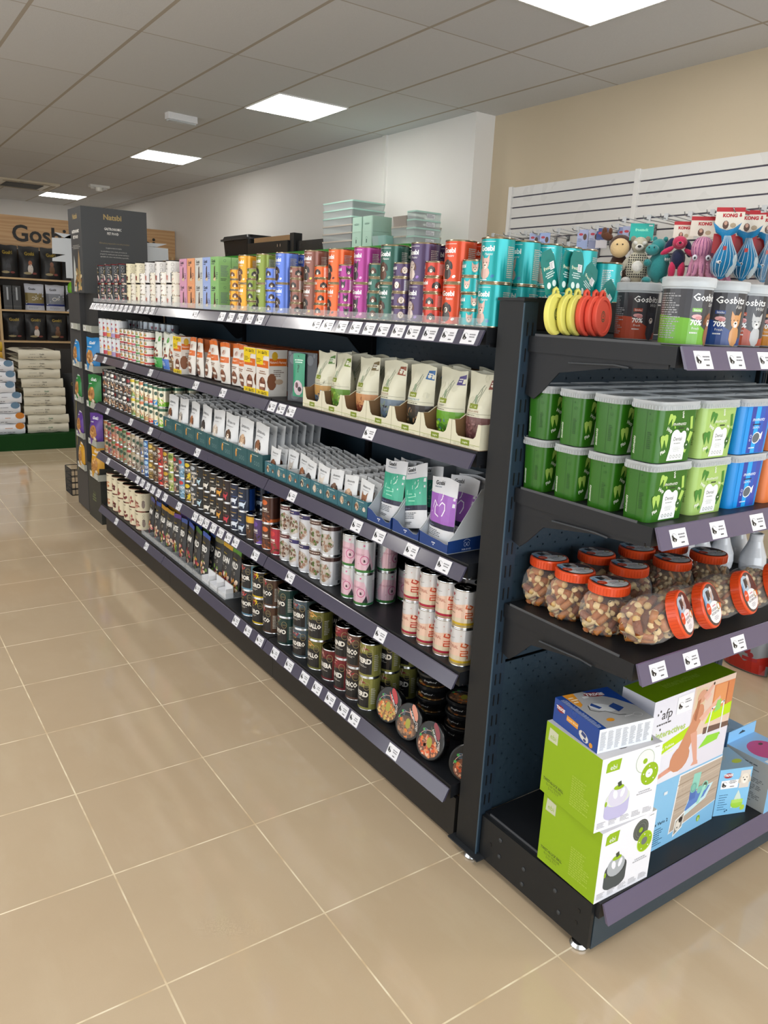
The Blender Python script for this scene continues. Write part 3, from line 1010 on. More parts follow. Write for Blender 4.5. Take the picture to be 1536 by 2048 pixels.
for k in range(4):
    yy = 3.87 + k * .15
    acc = ['#d2553a', '#4a4a5a', '#8a3a5a', '#7a2a4a'][k]
    o = []
    for off in (0, .145):
        o += [T('Natsbi', off - .01, .092, .009, '#d8d2c6', bold=.02), words(off - .035, .06, .05, .022, 3, '#b9a26a', k), E(off - .012, .03, .018, .022, acc, 10), E(off + .004, .036, .008, .018, '#e8ddd0', 8, .3),
              P([(off + .028, .006), (off + .05, .006), (off + .042, .05), (off + .036, .055)], '#cfcabf'), ring(off + .04, .095, .008, .008, .001, '#c9c6c0', 10), ring(off + .04, .075, .008, .008, .001, '#c9c6c0', 10)]
    Pt = Proto('food_tin', tin_body(.043, .1165, '#1f2226', o, rim='#8a3036', mat='gloss', top='#151517'), 'food can')
    Pm = Proto('food_tin', tin_body(.03, .058, '#24262a', nat_art(.19, .058, '', '#cfc6b4', ['#b04050', '#e0d6cc', '#8a3a4a'], True), rim='#c8b8a8', mat='gloss'), 'food can')
    nm = ['orange-spot', 'slate-spot', 'plum-spot', 'wine-spot'][k]
    for tq in range(2):
        Pt.put((.08, yy + .03, 1.60 + tq * .1168), -PI / 2 + .1, 'tall black %s tin, %s of its pair, far end of the top gondola shelf' % (nm, 'upper' if tq else 'lower'), 'black tall tins of the top gondola shelf')
    for tq in range(3):
        Pm.put((.066, yy - .046, 1.60 + tq * .058), -PI / 2 + .4, 'small black tin, %s of three stacked right of the %s tins' % (['bottom', 'middle', 'top'][tq], nm), 'small black tins of the top gondola shelf')

# ================================================================== POUCHES
def pouch_fn(w_, h, t, tb=None, seed=0, crimp=.0):
    """front surface of a stand-up pouch, local front -y, standing on z=0"""
    rg = random.Random(seed)
    ph = rg.uniform(0, 6)
    tb = t if tb is None else tb
    def half(u, v):
        q = max(0.0, min(1.0, v / h))
        T_ = (tb * (1 - q) ** .8 + t * math.sin(PI * min(1, q * 1.05)) * .9) / 2 * (1 - q ** 6)
        e = 1 - abs(2 * u / w_) ** 3.2
        return max(.0006, T_ * max(0, e)) + .0014 * math.sin(u * 130 + v * 60 + ph) * max(0, e) * q
    def fr(u, v, hh=0):
        k = 1 - .05 * math.sin(PI * v / h)
        return (u * k, -half(u, v) - hh, v + .004 * math.sin(u * 40 + ph) * (v / h) ** 3)
    return fr, half
def pouch(w_, h, t, c, shapes, tb=None, seed=0, mat='foil', back=None, seal=None, nu=8, nv=10):
    b = MB()
    fr, half = pouch_fn(w_, h, t, tb, seed)
    us = [-w_ / 2 + w_ * i / nu for i in range(nu + 1)]
    vs_ = [h * j / nv for j in range(nv + 1)]
    F = [fr(u, v) for v in vs_ for u in us]
    B = [(p[0], -p[1], p[2]) for p in F]
    m = nu + 1
    fs = [(j * m + i, j * m + i + 1, (j + 1) * m + i + 1, (j + 1) * m + i) for j in range(nv) for i in range(nu)]
    b.add(F, fs, c, mat, True)
    b.add(B, [tuple(reversed(f)) for f in fs], back or c, mat, True)
    o = len(F)
    rim = []
    for i in range(nu):
        rim.append((i + 1, i, o + i, o + i + 1))
        k = nv * m + i
        rim.append((k, k + 1, o + k + 1, o + k))
    b.add(F + B, rim, c, mat, True)
    du, dv = w_ / nu, h / nv
    def f2(u, v, hh):
        a = max(0, min(nu - 1e-6, (u + w_ / 2) / du)); c_ = max(0, min(nv - 1e-6, v / dv))
        i, j = int(a), int(c_)
        a -= i; c_ -= j
        p = [F[j * m + i], F[j * m + i + 1], F[(j + 1) * m + i], F[(j + 1) * m + i + 1]]
        q = [p[0][k] * (1 - a) * (1 - c_) + p[1][k] * a * (1 - c_) + p[2][k] * (1 - a) * c_ + p[3][k] * a * c_ for k in range(3)]
        return (q[0], q[1] - hh, q[2])
    # shift art cells so they line up with the surface grid
    b.art([(c_, [[(x + w_ / 2, y) for x, y in p] for p in ps]) for c_, ps in shapes], lambda u, v, hh: f2(u - w_ / 2, v, hh), mat, du=du, dv=dv, off=.0006, step=.00003)
    if seal:
        b.box(-w_ / 2, w_ / 2, -.0012, .0012, h - .001, h + .006, seal, mat)
    return b
def card_tray(w_, d, hf, hb, c, fr_art=(), notch=None, side_art=(), inner=None):
    """open shelf-ready tray; front low wall (optionally notched), higher back"""
    b = MB()
    t = .0015
    inn = inner or c
    b.box(-w_ / 2, w_ / 2, -d / 2, d / 2, 0, t, inn, 'paper')
    if notch:
        nw, low = notch
        pts = [(-w_ / 2, t), (w_ / 2, t), (w_ / 2, hf), (w_ / 2 - .012, hf), (nw / 2 + .004, low + .008), (nw / 2 - .006, low), (-nw / 2 + .006, low), (-nw / 2 - .004, low + .008), (-w_ / 2 + .012, hf), (-w_ / 2, hf)]
        polys = [[pts[0], pts[1], (w_ / 2, low), (-w_ / 2, low)], [(nw / 2 - .006, low), (w_ / 2, low), (w_ / 2, hf), (w_ / 2 - .012, hf), (nw / 2 + .004, low + .008)], [(-w_ / 2, low), (-nw / 2 + .006, low), (-nw / 2 - .004, low + .008), (-w_ / 2 + .012, hf), (-w_ / 2, hf)]]
        for p in polys:
            n = len(p)
            v = [(x, -d / 2, z) for x, z in p] + [(x, -d / 2 + t, z) for x, z in p]
            b.add(v, [tuple(range(n)), tuple(reversed(range(n, 2 * n)))] + [(i, n + i, n + (i + 1) % n, (i + 1) % n) for i in range(n)], [c, inn] + [c] * n, 'paper')
    else:
        b.box(-w_ / 2, w_ / 2, -d / 2, -d / 2 + t, t, hf, c, 'paper', {'+y': inn})
    for sx in (-1, 1):
        x0 = sx * w_ / 2 - (t if sx > 0 else 0)
        v = [(x0, -d / 2 + t, t), (x0, d / 2, t), (x0, d / 2, hb), (x0, -d / 2 + t + d * .12, hf), (x0, -d / 2 + t, hf)]
        v += [(x + t, y, z) for x, y, z in v]
        oc = c if sx < 0 else inn
        b.add(v, [(0, 4, 3, 2, 1), (5, 6, 7, 8, 9)] + [(i, (i + 1) % 5, 5 + (i + 1) % 5, 5 + i) for i in range(5)], [oc, inn if sx < 0 else c] + [c] * 5, 'paper')
    b.box(-w_ / 2, w_ / 2, d / 2 - t, d / 2, t, hb, inn, 'paper')
    b.art(list(fr_art), front(-d / 2), 'paper')
    if side_art:
        b.art(list(side_art), flat((w_ / 2, 0, 0), (0, 1, 0), (0, 0, 1), (1, 0, 0)), 'paper')
    return b

# -------- second shelf: natural meat pouches in notched cream trays
Z2 = ZS[1]
tb_ = [1.527, 1.382, 1.241, 1.084, .935, .781, .631, .503]
cream = '#d6d2ba'
def iseg(nm, flag, pic, seed):
    o = [('#c9c7b0', food(0, .13, .055, .07, ['#c9c7b0'], 14, seed)[0][1])]
    o += [stroke([(-.014, .119), (-.008, .14), (-.002, .15), (.002, .165), (.008, .176)], .0022, '#6a7f62'), stroke([(-.002, .12), (.0, .14), (.008, .15), (.006, .165)], .0018, '#54684e'), stroke([(.006, .12), (.008, .135), (.012, .15), (.016, .172)], .0018, '#6a7f62'), E(-.004, .135, .006, .014, '#8a9a7e', 8, .3),
          R(-.024, .108, .036, .014, '#7c8a1e'), T('isegrim', -.006, .112, .006, '#e9ecd0', bold=.01),
          P([(.028, .165), (.06, .165), (.06, .196), (.03, .19)], flag[0]), words(.033, .172, .022, .014, 2, '#f0f0ea', seed),
          T(nm, -.006, .0985, .0058, flag[1], bold=.0, wmax=.07), R(-.062, .0945, .124, .0009, '#7a7a5e'), words(-.05, .087, .08, .005, 1, '#6a6a58', seed)]
    o += [R(-.0649, 0.002, .1298, .083, pic[0])] + [R(-.0649, .002, .1298, .045, pic[1])]
    o += food(0, .045, .055, .028, pic[2], 34, seed, .12)
    return o
ise = [('POULTRY', ('#4f7a34', '#8a6a3a'), ('#b58a4a', '#4a6a8a', ['#2a2a22', '#8a6a3a', '#5f7fa0']), 'gold and blue lake'),
       ('VEAL', ('#6f8a2a', '#a08a6a'), ('#5f8a2a', '#4a7a2a', ['#8fb04a', '#6a5a2a', '#9fc05a']), 'green meadow'),
       ('HORSE', ('#6a5a34', '#8a8a5a'), ('#c08a5a', '#7a3a2a', ['#5a2418', '#8a4a34', '#c8945e']), 'tan desert'),
       ('WILD BOAR', ('#8a4426', '#8a4a2a'), ('#6a7a8a', '#54687a', ['#1d1a22', '#2a2630', '#7a8a6a']), 'dark boar'),
       ('SALMON & TROUT', ('#1f5f9a', '#2a7a9a'), ('#2a241e', '#151a14', ['#3a2a1c', '#8a6a4a', '#20301c']), 'dark trout stream'),
       ('RABBIT', ('#43357a', '#8a8a7a'), ('#5f9a1e', '#3f7a1e', ['#8fc02a', '#5a5a2a', '#4a6a9a', '#a0d04a']), 'bright green meadow'),
       ('DEER & GAME', ('#7a3320', '#a07a5a'), ('#6a4644', '#5f3a3a', ['#7a5452', '#52302f', '#8a6462']), 'maroon antler')]
for k, (nm, flag, pic, dsc) in enumerate(ise):
    y1, y0 = tb_[k] - .001, tb_[k + 1] + .001
    wt = y1 - y0
    cy = (y0 + y1) / 2
    fa = [R(-wt / 2, .012, wt, .0012, '#8a9a2a'), words(-wt * .4, .003, wt * .8, .008, 2, '#b9b69a', k), R(-.019, .008, .038, .016, '#76881a'), T('isegrim', 0, .0135, .0055, '#eef0d8', bold=.01)]
    Pt = Proto('display_tray', card_tray(wt, .24, .073, .2, cream, fa, notch=(wt * .62, .03), inner='#8a6a48'), 'tray')
    Pt.put((.155, cy, Z2), -PI / 2, 'cream notched cardboard tray holding the %s pouches on the second shelf' % dsc, 'notched cream trays on the second gondola shelf')
    Pp = Proto('food_pouch', pouch(.128, .207, .052, '#d3d1bb', iseg(nm, flag, pic, k + 2), tb=.05, seed=k), 'pouch')
    pos = [(.098, cy + .002, .03 * math.sin(k * 2.2)), (.165, cy + .018, .16), (.232, cy - .01, -.1)]
    if k in (1,):
        pos[0] = (.095, cy + .02, -.12)
    for j, (xx, yy, rz) in enumerate(pos):
        Pp.put((xx, yy, Z2 + .0021), (0, 0, -PI / 2 + rz), '%s meat pouch, %s in its cream tray on the second shelf' % (dsc, ['front', 'second', 'rearmost'][j]), 'cream meat pouches on the second gondola shelf')

# hanging grey card with a plush chew in green blister, left of the trays
b = MB()
b.box(-.075, .075, -.0015, .0015, 0, .195, '#2f3237', 'gloss')
b.art([E(-.05, .165, .017, .02, '#54595f', 10), E(-.03, .183, .006, .008, '#54595f', 8), E(-.064, .188, .006, .008, '#54595f', 8), E(.04, .165, .017, .02, '#54595f', 10), E(.06, .183, .006, .008, '#54595f', 8), E(-.03, .03, .03, .02, '#4a5056', 10, .6)], front(-.0015), 'gloss')
r = b.obj('toy_card', loc=(.085, 1.625, Z2 + .001), rot=(0, 0, -PI / 2 + .35)); tag(r, 'dark grey paw-print toy card with green chew leaning beside the orange cartons', 'toy')
b = pouch(.062, .165, .012, '#2f8f6c', [T('?', 0, .095, .028, '#1d5f46', bold=.03), E(0, .155, .006, .006, '#12231c', 10), words(-.022, .128, .044, .016, 2, '#d8f0e4', 2, 'c'), E(0, .035, .024, .03, '#c9b8c0', 10), E(-.006, .045, .008, .012, '#5a3038', 8), E(.008, .03, .01, .01, '#23181c', 8)], tb=.004, seed=3, mat='gloss')
o = b.obj('chew_pack', r, (-.01, -.009, .022), (0, 0, 0))

# orange and white kibble cartons and sachets
org, wht = '#d2671e', '#ddd9d2'
def nature_art(w_, h, seed, gratis=False):
    o = [R(-w_ / 2, h * .72, w_, h * .10, org)] if False else []
    o += [R(-w_ / 2 + .004, h * .60, w_ - .008, h * .16, org), T("Nature's", 0, h * .665, h * .055, '#f4e6d8', bold=.01, wmax=w_ * .7), E(0, h * .22, w_ * .27, h * .18, '#6d4030', 12)]
    o += food(0, h * .22, w_ * .22, h * .15, ['#8a5a44', '#5a3226', '#9a6a50'], 12, seed, .35)
    o += [R(-w_ * .2, h * .18, w_ * .4, h * .07, '#e9e0d4'), words(-w_ * .3, h * .45, w_ * .6, h * .09, 2, '#8a5a3a', seed, 'c'), E(0, h * .88, w_ * .16, h * .07, '#c9a89a', 10), E(-w_ * .05, h * .89, w_ * .08, h * .05, '#8a6a5a', 8)]
    if gratis:
        o += [R(-w_ / 2, h * .86, w_, h * .13, '#e6c81c'), T('3+1 GRATIS', 0, h * .895, h * .06, '#241f08', bold=.03, wmax=w_ * .92), R(-w_ / 2, h * .66, w_ * .55, h * .2, '#e6c81c'), words(-w_ * .45, h * .7, w_ * .42, h * .1, 3, '#5a4a10', seed),
              R(-w_ / 2, .002, w_, h * .1, '#e6c81c'), T('3+1 GRATIS', 0, h * .02, h * .06, '#241f08', bold=.03, wmax=w_ * .92)]
    return o
side = [R(-.04, .125, .08, .03, org), T("Nature's Variety", 0, .135, .010, '#f4e6d8', bold=.01, wmax=.074), E(-.015, .165, .014, .018, '#c9a02a', 10), words(-.02, .08, .05, .03, 4, '#6a5a50', 3), E(-.028, .06, .022, .035, '#8a5a40', 10), E(.005, .06, .02, .012, '#c0a890', 8)]
Pc = Proto('kibble_carton', simple_box(.118, .085, .19, wht, nature_art(.118, .19, 3, True), side, top=org), 'box')
for j, yy in enumerate((1.895, 2.02)):
    Pc.put((.085, yy, Z2), -PI / 2, '%s yellow-banner orange and white carton beside the grey toy card' % ['nearest', 'second'][j], 'yellow-banner cartons on the second shelf')
Pc.put((.085, 2.905, Z2), -PI / 2, 'yellow-banner orange and white carton beside the brown pouch, farthest of its kind', 'yellow-banner cartons on the second shelf')
Pb2 = Proto('kibble_carton', simple_box(.118, .085, .185, org, [R(-.055, .02, .11, .1, wht)], top='#b85a1c'), 'box')
for j in range(8):
    Pb2.put((.18, 1.9 + j * .135, Z2), -PI / 2, '%s orange carton in the back row behind the open sachets' % ORD[j], 'orange cartons behind the sachets')
for j in range(5):
    Pb2.put((.275, 1.95 + j * .14, Z2), -PI / 2, '%s orange carton in the rearmost row of the second shelf' % ORD[j], 'orange cartons behind the sachets')
Pn = Proto('treat_sachet', pouch(.092, .185, .03, wht, nature_art(.092, .16, 5) + [R(-.0459, .165, .0918, .0195, org)], tb=.02, seed=4), 'pouch')
lean = [.05, -.04, .02, .14, -.16, .03, -.05]
for j in range(7):
    yy = 2.135 + j * .107
    Pn.put((.075 + .008 * (j % 2), yy, Z2 + .003 + abs(lean[j]) * .045), (lean[j], 0, -PI / 2 + .1 * math.sin(j)), 'orange-topped white meat sachet, %s from the yellow-banner cartons' % ORD[j], 'orange-topped sachets on the second shelf')

# tall treat pouches with green, blue and brown windows
for k, (nm, win, yy) in enumerate([('brown window', '#7a5a3a', 3.03), ('blue label', '#4a78c8', 3.135), ('green label', '#2f9a3a', 3.275)]):
    o = [E(0, .155, .02, .015, '#e8ece4', 10), T('ARIA', 0, .13, .009, '#5f7a5a', bold=.02)]
    o += food(0, .085, .035, .03, ['#8a3a2a', '#a85a3a', '#c8b08a', '#5a2a20'], 16, k, .3) + [R(-.0549, .002, .1098, .055, win), words(-.03, .02, .06, .025, 3, '#e8f0e4', k), E(.03, .16, .014, .016, '#5aa04a' if k != 0 else '#c8703a', 9)]
    Pp = Proto('treat_pouch', pouch(.11, .192, .035, '#d9ddd2', o, tb=.03, seed=k + 9), 'pouch')
    for j in range(2):
        Pp.put((.072 + j * .05, yy, Z2 + .0005), -PI / 2, 'tall pale treat pouch with %s, %s row, left of the orange cartons' % (nm, ['front', 'back'][j]), 'tall treat pouches on the second shelf')

# small glass-like jars in four tiers and large white tins beyond
jc = [('red', '#b8322c'), ('amber', '#cf8a2a'), ('green', '#4f8a4a'), ('rose', '#c0506a'), ('orange', '#d0642c'), ('wine', '#7a2a3a'), ('crimson', '#a82830')]
for k in range(7):
    yy = 3.41 + k * .078
    nm, c = jc[k]
    o = []
    for off in (0, .11):
        o += [E(off, .03, .012, .009, '#c8a06a', 8), E(off - .008, .027, .006, .006, c, 6), E(off + .007, .026, .006, .006, '#5f8a4a', 6), words(off - .016, .036, .03, .005, 1, '#5f5a50', k)]
    bb = tin_body(.0365, .0465, '#e4e2da', o, rim='#c8cac8', mat='gloss', band=(.006, .017, c))
    Pj = Proto('small_food_tin', bb, 'food can')
    for tq in range(4):
        for j in range(2):
            Pj.put((.068 + j * .076, yy, Z2 + tq * .047), -PI / 2 + .3, 'small white tin with %s base, %s of four tiers, %s row' % (nm, ['bottom', 'second', 'third', 'topmost'][tq], ['front', 'back'][j]), 'small white tins on the second shelf')
for k in range(5):
    yy = 4.0 + k * .093
    nm, c = [('red', '#b8453c'), ('lilac', '#a08ab8'), ('amber', '#d0963a'), ('pink', '#b8384a'), ('plain', '#c9ccd0')][k]
    o = []
    for off in (0, .13):
        o += [P([(off - .008, .088), (off, .078), (off + .008, .088), (off + .004, .094), (off, .09), (off - .004, .094)], '#a01f30'), E(off, .055, .014, .013, c, 10), E(off + .01, .048, .007, .008, '#e8c890', 8), words(off - .02, .035, .04, .008, 1, '#6a6a70', k)]
    bb = tin_body(.042, .116, '#d2d6da', o, mat='gloss', band=(.005, .03, c))
    Pj = Proto('large_food_tin', bb, 'food can', [('can_lid', ring_lid(.042, .116, '#8f9398'))])
    for tq in range(2):
        Pj.put((.08, yy, Z2 + tq * .1165), -PI / 2 + .25, 'large white tin with %s base, %s of its pair, far end of second shelf' % (nm, 'upper' if tq else 'lower'), 'large white tins on the second shelf', parts=tq == 1)
o = []
for i in range(5):
    o += [P([(i * .052 - .008, .086), (i * .052, .072), (i * .052 + .008, .086), (i * .052 + .004, .093), (i * .052, .088), (i * .052 - .004, .093)], '#6a2438')]
Pj = Proto('large_food_tin', tin_body(.042, .116, '#8f979f', o, mat='tin'), 'food can', [('can_lid', ring_lid(.042, .116, '#8f9398'))])
for k in range(8):
    for tq in range(2):
        Pj.put((.23, 3.50 + k * .108, Z2 + tq * .1165), -PI / 2 + .3 * k, 'silver heart tin, %s tier, %s along the back row of the second shelf' % ('upper' if tq else 'lower', ORD[k]), 'silver tins behind the small tins', parts=tq == 1)
# ================================================================== THIRD SHELF
Z3 = ZS[2]
# veterinary diet sachets in navy and white slanted trays
def vet(c, seed, gl='stomach'):
    o = [T('Gosbi', -.022, .188, .0125, '#12151c', bold=.03), words(-.045, .178, .05, .007, 1, '#8a93a0', seed), R(-.0649, .072, .1298, .09, c)]
    if gl == 'stomach':
        o += [stroke([(.004, .165), (.004, .148), (-.004, .138), (-.016, .13), (-.022, .118), (-.018, .10), (0, .094), (.018, .1), (.026, .118), (.022, .134), (.008, .138), (0, .128), (-.006, .12), (-.012, .13)], .0035, '#efe9f4'), stroke([(-.016, .13), (-.03, .14), (-.032, .12), (-.038, .1)], .003, '#efe9f4')]
    else:
        o += [stroke([(.01, .15), (.01, .14), (-.002, .138), (0, .128), (.014, .126), (.026, .134), (.028, .146)], .003, '#cdeee0'),
              stroke([(-.03, .125), (-.03, .112), (.02, .11), (.022, .102), (-.03, .1), (-.032, .09), (.018, .088)], .003, '#9fdcc4')]
    o += [R(-.0649, .058, .1298, .016, '#161c38'), words(-.05, .0615, .05, .006, 1, '#6a7090', seed), words(-.055, .03, .08, .022, 4, '#5a5f68', seed), words(-.055, .012, .05, .01, 2, '#4a4f58', seed)]
    return o
Pu = Proto('diet_sachet', pouch(.126, .212, .026, '#d9dbe0', vet('#9a5fb8', 1), tb=.02, seed=21), 'pouch')
Pg = Proto('diet_sachet', pouch(.126, .205, .026, '#d9dbe0', vet('#3aa88a', 2, 'gut'), tb=.02, seed=22), 'pouch')
navy = '#163a7a'
fa = [R(-.002, .017, .004, .004, '#e6e6ea', .78), R(-.008, .017, .004, .004, '#e6e6ea', .78), R(.004, .017, .004, .004, '#e6e6ea', .78), R(-.002, .011, .004, .004, '#e6e6ea', .78)]
def slant_tray(w_, d, torn=False):
    b = MB()
    t = .0016
    gry = '#aeb4bb'
    b.box(-w_ / 2, w_ / 2, -d / 2, d / 2, 0, t, gry, 'paper')
    if torn:
        pts = [(-w_ / 2, .045), (-w_ * .3, .040), (-w_ * .1, .026), (w_ * .1, .028), (w_ * .3, .018), (w_ * .42, .02), (w_ / 2, .036)]
    else:
        pts = [(-w_ / 2, .04), (-w_ * .1, .034), (w_ * .2, .032), (w_ * .4, .028), (w_ / 2, .03)]
    for p, q in zip(pts[:-1], pts[1:]):
        v = [(p[0], -d / 2, t), (q[0], -d / 2, t), (q[0], -d / 2, q[1]), (p[0], -d / 2, p[1])]
        v += [(x, y + t, z) for x, y, z in v]
        b.add(v, [(0, 1, 2, 3), (7, 6, 5, 4), (3, 2, 6, 7)], [navy, gry, gry], 'paper')
    for sx in (-1, 1):
        x0 = sx * (w_ / 2) - (t if sx > 0 else 0)
        lo = [(x0, -d / 2, t), (x0, d / 2, t), (x0, d / 2, .05), (x0, -d / 2, .04)]
        hi = [(x0, -d / 2, .04), (x0, d / 2, .05), (x0, d / 2, .2), (x0, -d * .05, .19), (x0, -d * .42, .06)]
        for vv, cc in ((lo, navy), (hi, '#c3c8cc')):
            n = len(vv)
            v = vv + [(x + t, y, z) for x, y, z in vv]
            b.add(v, [tuple(reversed(range(n))), tuple(range(n, 2 * n))] + [(i, (i + 1) % n, n + (i + 1) % n, n + i) for i in range(n)], [cc if sx < 0 else gry, gry if sx < 0 else cc] + [cc] * n, 'paper')
    b.box(-w_ / 2, w_ / 2, d / 2 - t, d / 2, t, .2, gry, 'paper')
    b.art(fa, front(-d / 2), 'paper')
    sa = [ring(0, .0, .016, .016, .0012, '#c8d4ee', 20, .6, PI - .6), T('FOR DOGS', 0, -.018, .005, '#c8d4ee', bold=.02), ring(-.006, 0, .005, .007, .001, '#c8d4ee', 10), ring(.006, 0, .005, .007, .001, '#c8d4ee', 10), E(0, -.001, .002, .002, '#c8d4ee', 6)]
    b.art(sa, flat((w_ / 2, -d * .22, .024), (0, 1, 0), (0, 0, 1), (1, 0, 0)), 'paper')
    b.art([ring(.0, .115, .022, .022, .004, '#7f9a6a', 20), words(-.012, .105, .024, .02, 4, '#8a8f80', 4)], flat((w_ / 2, .02, 0), (0, 1, 0), (0, 0, 1), (1, 0, 0)), 'paper')
    return b
Pst = Proto('display_tray', slant_tray(.142, .26), 'tray')
Pst.put((.162, .676, Z3), -PI / 2, 'navy and white display tray with the purple diet sachets', 'navy display trays on the third shelf')
Pst2 = Proto('display_tray', slant_tray(.142, .26, True), 'tray')
Pst2.put((.162, .825, Z3), -PI / 2 + .02, 'torn navy display tray with the leaning green diet sachet', 'navy display trays on the third shelf')
Pst2.put((.162, .975, Z3), -PI / 2, 'navy display tray with upright green diet sachets, next to small white pouches', 'navy display trays on the third shelf')
for j, (xx, rz, rx) in enumerate([(.064, 0, -.03), (.125, .25, -.12), (.17, .2, -.05)]):
    Pu.put((xx, .682, Z3 + .003), (rx, 0, -PI / 2 + rz * .3), 'white and purple stomach diet sachet, %s of the three' % ['front', 'middle', 'rearmost'][j], 'purple diet sachets')
for j, (xx, yy, rx, ry) in enumerate([(.080, .83, -.12, .25), (.08, .978, -.12, 0.04), (.12, .978, -.06, 0), (.155, .978, -.03, 0), (.135, .83, -.05, .1)]):
    Pg.put((xx, yy, Z3 + .006 + abs(ry) * .05), (rx, -ry, -PI / 2), ['white and green diet sachet leaning over in the torn tray', 'front white and green diet sachet of the upright row', 'second white and green diet sachet of the upright row', 'rearmost white and green diet sachet of the upright row', 'green diet sachet hidden behind the leaning one'][j], 'green diet sachets')

# small and large white pouches showing a dog, in teal trays
furs = [('#8a5a3a', '#3a2a20'), ('#c8a88a', '#8a6a50'), ('#6a4a34', '#2a1d16'), ('#d8cdc0', '#a89888'), ('#3a3230', '#1a1615'), ('#a0643a', '#5a3420'), ('#b8b0a8', '#6a6460'), ('#7a4a2c', '#40261a')]
acc = ['#5a3a7a', '#a82a3a', '#2a3a7a', '#c8862a', '#1f6a6a', '#8a2a4a', '#3a3a3a', '#c05a2a']
def ama(w_, h, k, big):
    f, d = furs[k % 8]
    o = [T('Amanova', 0, h * .78, h * .075, '#3a3a3e', bold=.0, wmax=w_ * .75), words(-w_ * .25, h * .70, w_ * .5, h * .035, 1, '#9a9aa0', k, 'c')]
    o += sitdog(0, h * .14, h * .52, f, d) if big else doghead(0, h * .42, h * .36, f, d, ears='up' if k % 3 == 0 else 'flop') + [E(0, h * .18, w_ * .16, h * .13, f, 8)]
    o += [R(-w_ / 2 + .001, .002, w_ - .002, h * .06, acc[k % 8])]
    return o
teal_t = '#24565c'
for k in range(8):   # small pouches between y 1.05 and 1.86
    cy = 1.1 + k * .1
    wt = .098
    fa = [R(-wt / 2, .0, wt, .004, '#1a4046'), E(-.018, .03, .012, .016, '#b8a890', 8)] + doghead(-.022, .03, .02, *furs[k]) + doghead(.028, .028, .018, *furs[(k + 3) % 8]) + [ring(.005, .03, .006, .006, .001, '#a8c0c0', 8), words(-.02, .048, .05, .006, 1, '#a8c0c0', k)]
    Pt = Proto('display_tray', card_tray(wt, .30, .058, .05, '#2d6470', fa, inner='#dfe2e2'), 'tray')
    Pt.put((.185, cy, Z3), -PI / 2, 'teal cardboard tray of small white pouches, %s from the navy trays' % ORD[k], 'teal trays of small pouches')
    Pp = Proto('dog_pouch', pouch(.086, .118, .014, '#d6d8da', ama(.086, .118, k, False), tb=.012, seed=k + 30, nu=6, nv=7), 'pouch')
    n = 9
    for j in range(n):
        lean = -.10
        xx = .055 + j * .029
        if k == 6 and j < 1:
            lean = -.5; xx += .03
        if k == 5 and j == 0:
            lean = -.45; xx += .02
        Pp.put((xx, cy + .003 * math.sin(j * 3 + k), Z3 + .004), (lean, 0, -PI / 2 + .05 * math.sin(j + k)), 'small white pouch, %s in the %s teal tray from the navy trays' % (ORD[j], ORD[k]), 'small white dog pouches on the third shelf', parts=False)
for k in range(8):   # large pouches between 1.87 and 3.13
    cy = 1.948 + k * .157
    wt = .154
    fa = [R(-wt / 2, 0, wt, .003, '#1a4046'), E(-.04, .04, .008, .016, '#c88a3a', 8), E(-.036, .055, .008, .007, '#d8a050', 8), words(-.03, .062, .07, .006, 1, '#b8ccc8', k)] + [ring(.0 + i * .02, .03, .007, .009, .001, '#9ab8b4', 9) for i in range(3)]
    Pt = Proto('display_tray', card_tray(wt, .30, .078, .07, '#27555a', fa, inner='#cfd4d4'), 'tray')
    Pt.put((.185, cy, Z3), -PI / 2, 'dark teal tray of large white pouches, %s from the small pouches' % ORD[k], 'dark teal trays of large pouches')
    Pp = Proto('dog_pouch', pouch(.132, .195, .034, '#d8dadc', ama(.132, .195, k, True), tb=.026, seed=k + 40, nu=7, nv=9), 'pouch')
    for j in range(8):
        Pp.put((.064 + j * .036, cy + .004 * math.sin(j * 2 + k), Z3 + .0045), (-.05, 0, -PI / 2 + .06 * math.sin(j + k)), 'large white pouch, %s in the %s dark teal tray from the small pouches' % (ORD[j], ORD[k]), 'large white dog pouches on the third shelf', parts=False)

def can_field(z, items, rows, h, r, grp, where, a_add=.25, tiers=2, x0=.04, lid='#1d1b19', kind='food_can'):
    """items: list of (y, description, colour, art function, band)"""
    lidb = ring_lid(r, h, lid)
    for k, (yy, nm, c, art, band, nt) in enumerate(items):
        W = 2 * PI * r
        Pk = Proto(kind, tin_body(r, h, c, art(W, h), mat='tin', band=band, top='#24211e'), 'food can', [('can_lid', lidb)])
        for j in range(rows):
            for tq in range(nt):
                lab = '%s, %s, %s row, %s' % (nm, {1: ['single'], 2: ['lower tier', 'upper tier'], 3: ['lower', 'middle', 'upper']}[nt][tq], ['front', 'second', 'third', 'fourth'][j], where)
                Pk.put((x0 + r + j * (2 * r + .004), yy + .002 * math.sin(j * 5 + k), z + tq * (h + .0004)), (0, 0, -PI / 2 + a_add + .2 * math.sin(k * 1.7 + tq + j)), lab, grp, parts=tq == nt - 1)
def art_dark(word, top, foodc, seed):
    def f(W, h):
        o = []
        for off in (0, W / 2):
            o += food(off, h * .24, W * .12, h * .16, foodc, 16, seed, .3)
            o += [T(word, off, h * .5, h * .11, '#f0ece6', bold=.03, wmax=W * .26), words(off - W * .1, h * .42, W * .2, h * .05, 1, '#c8c0b4', seed, 'c'), E(off, h * .78, W * .07, h * .1, top, 9)]
        return o
    return f
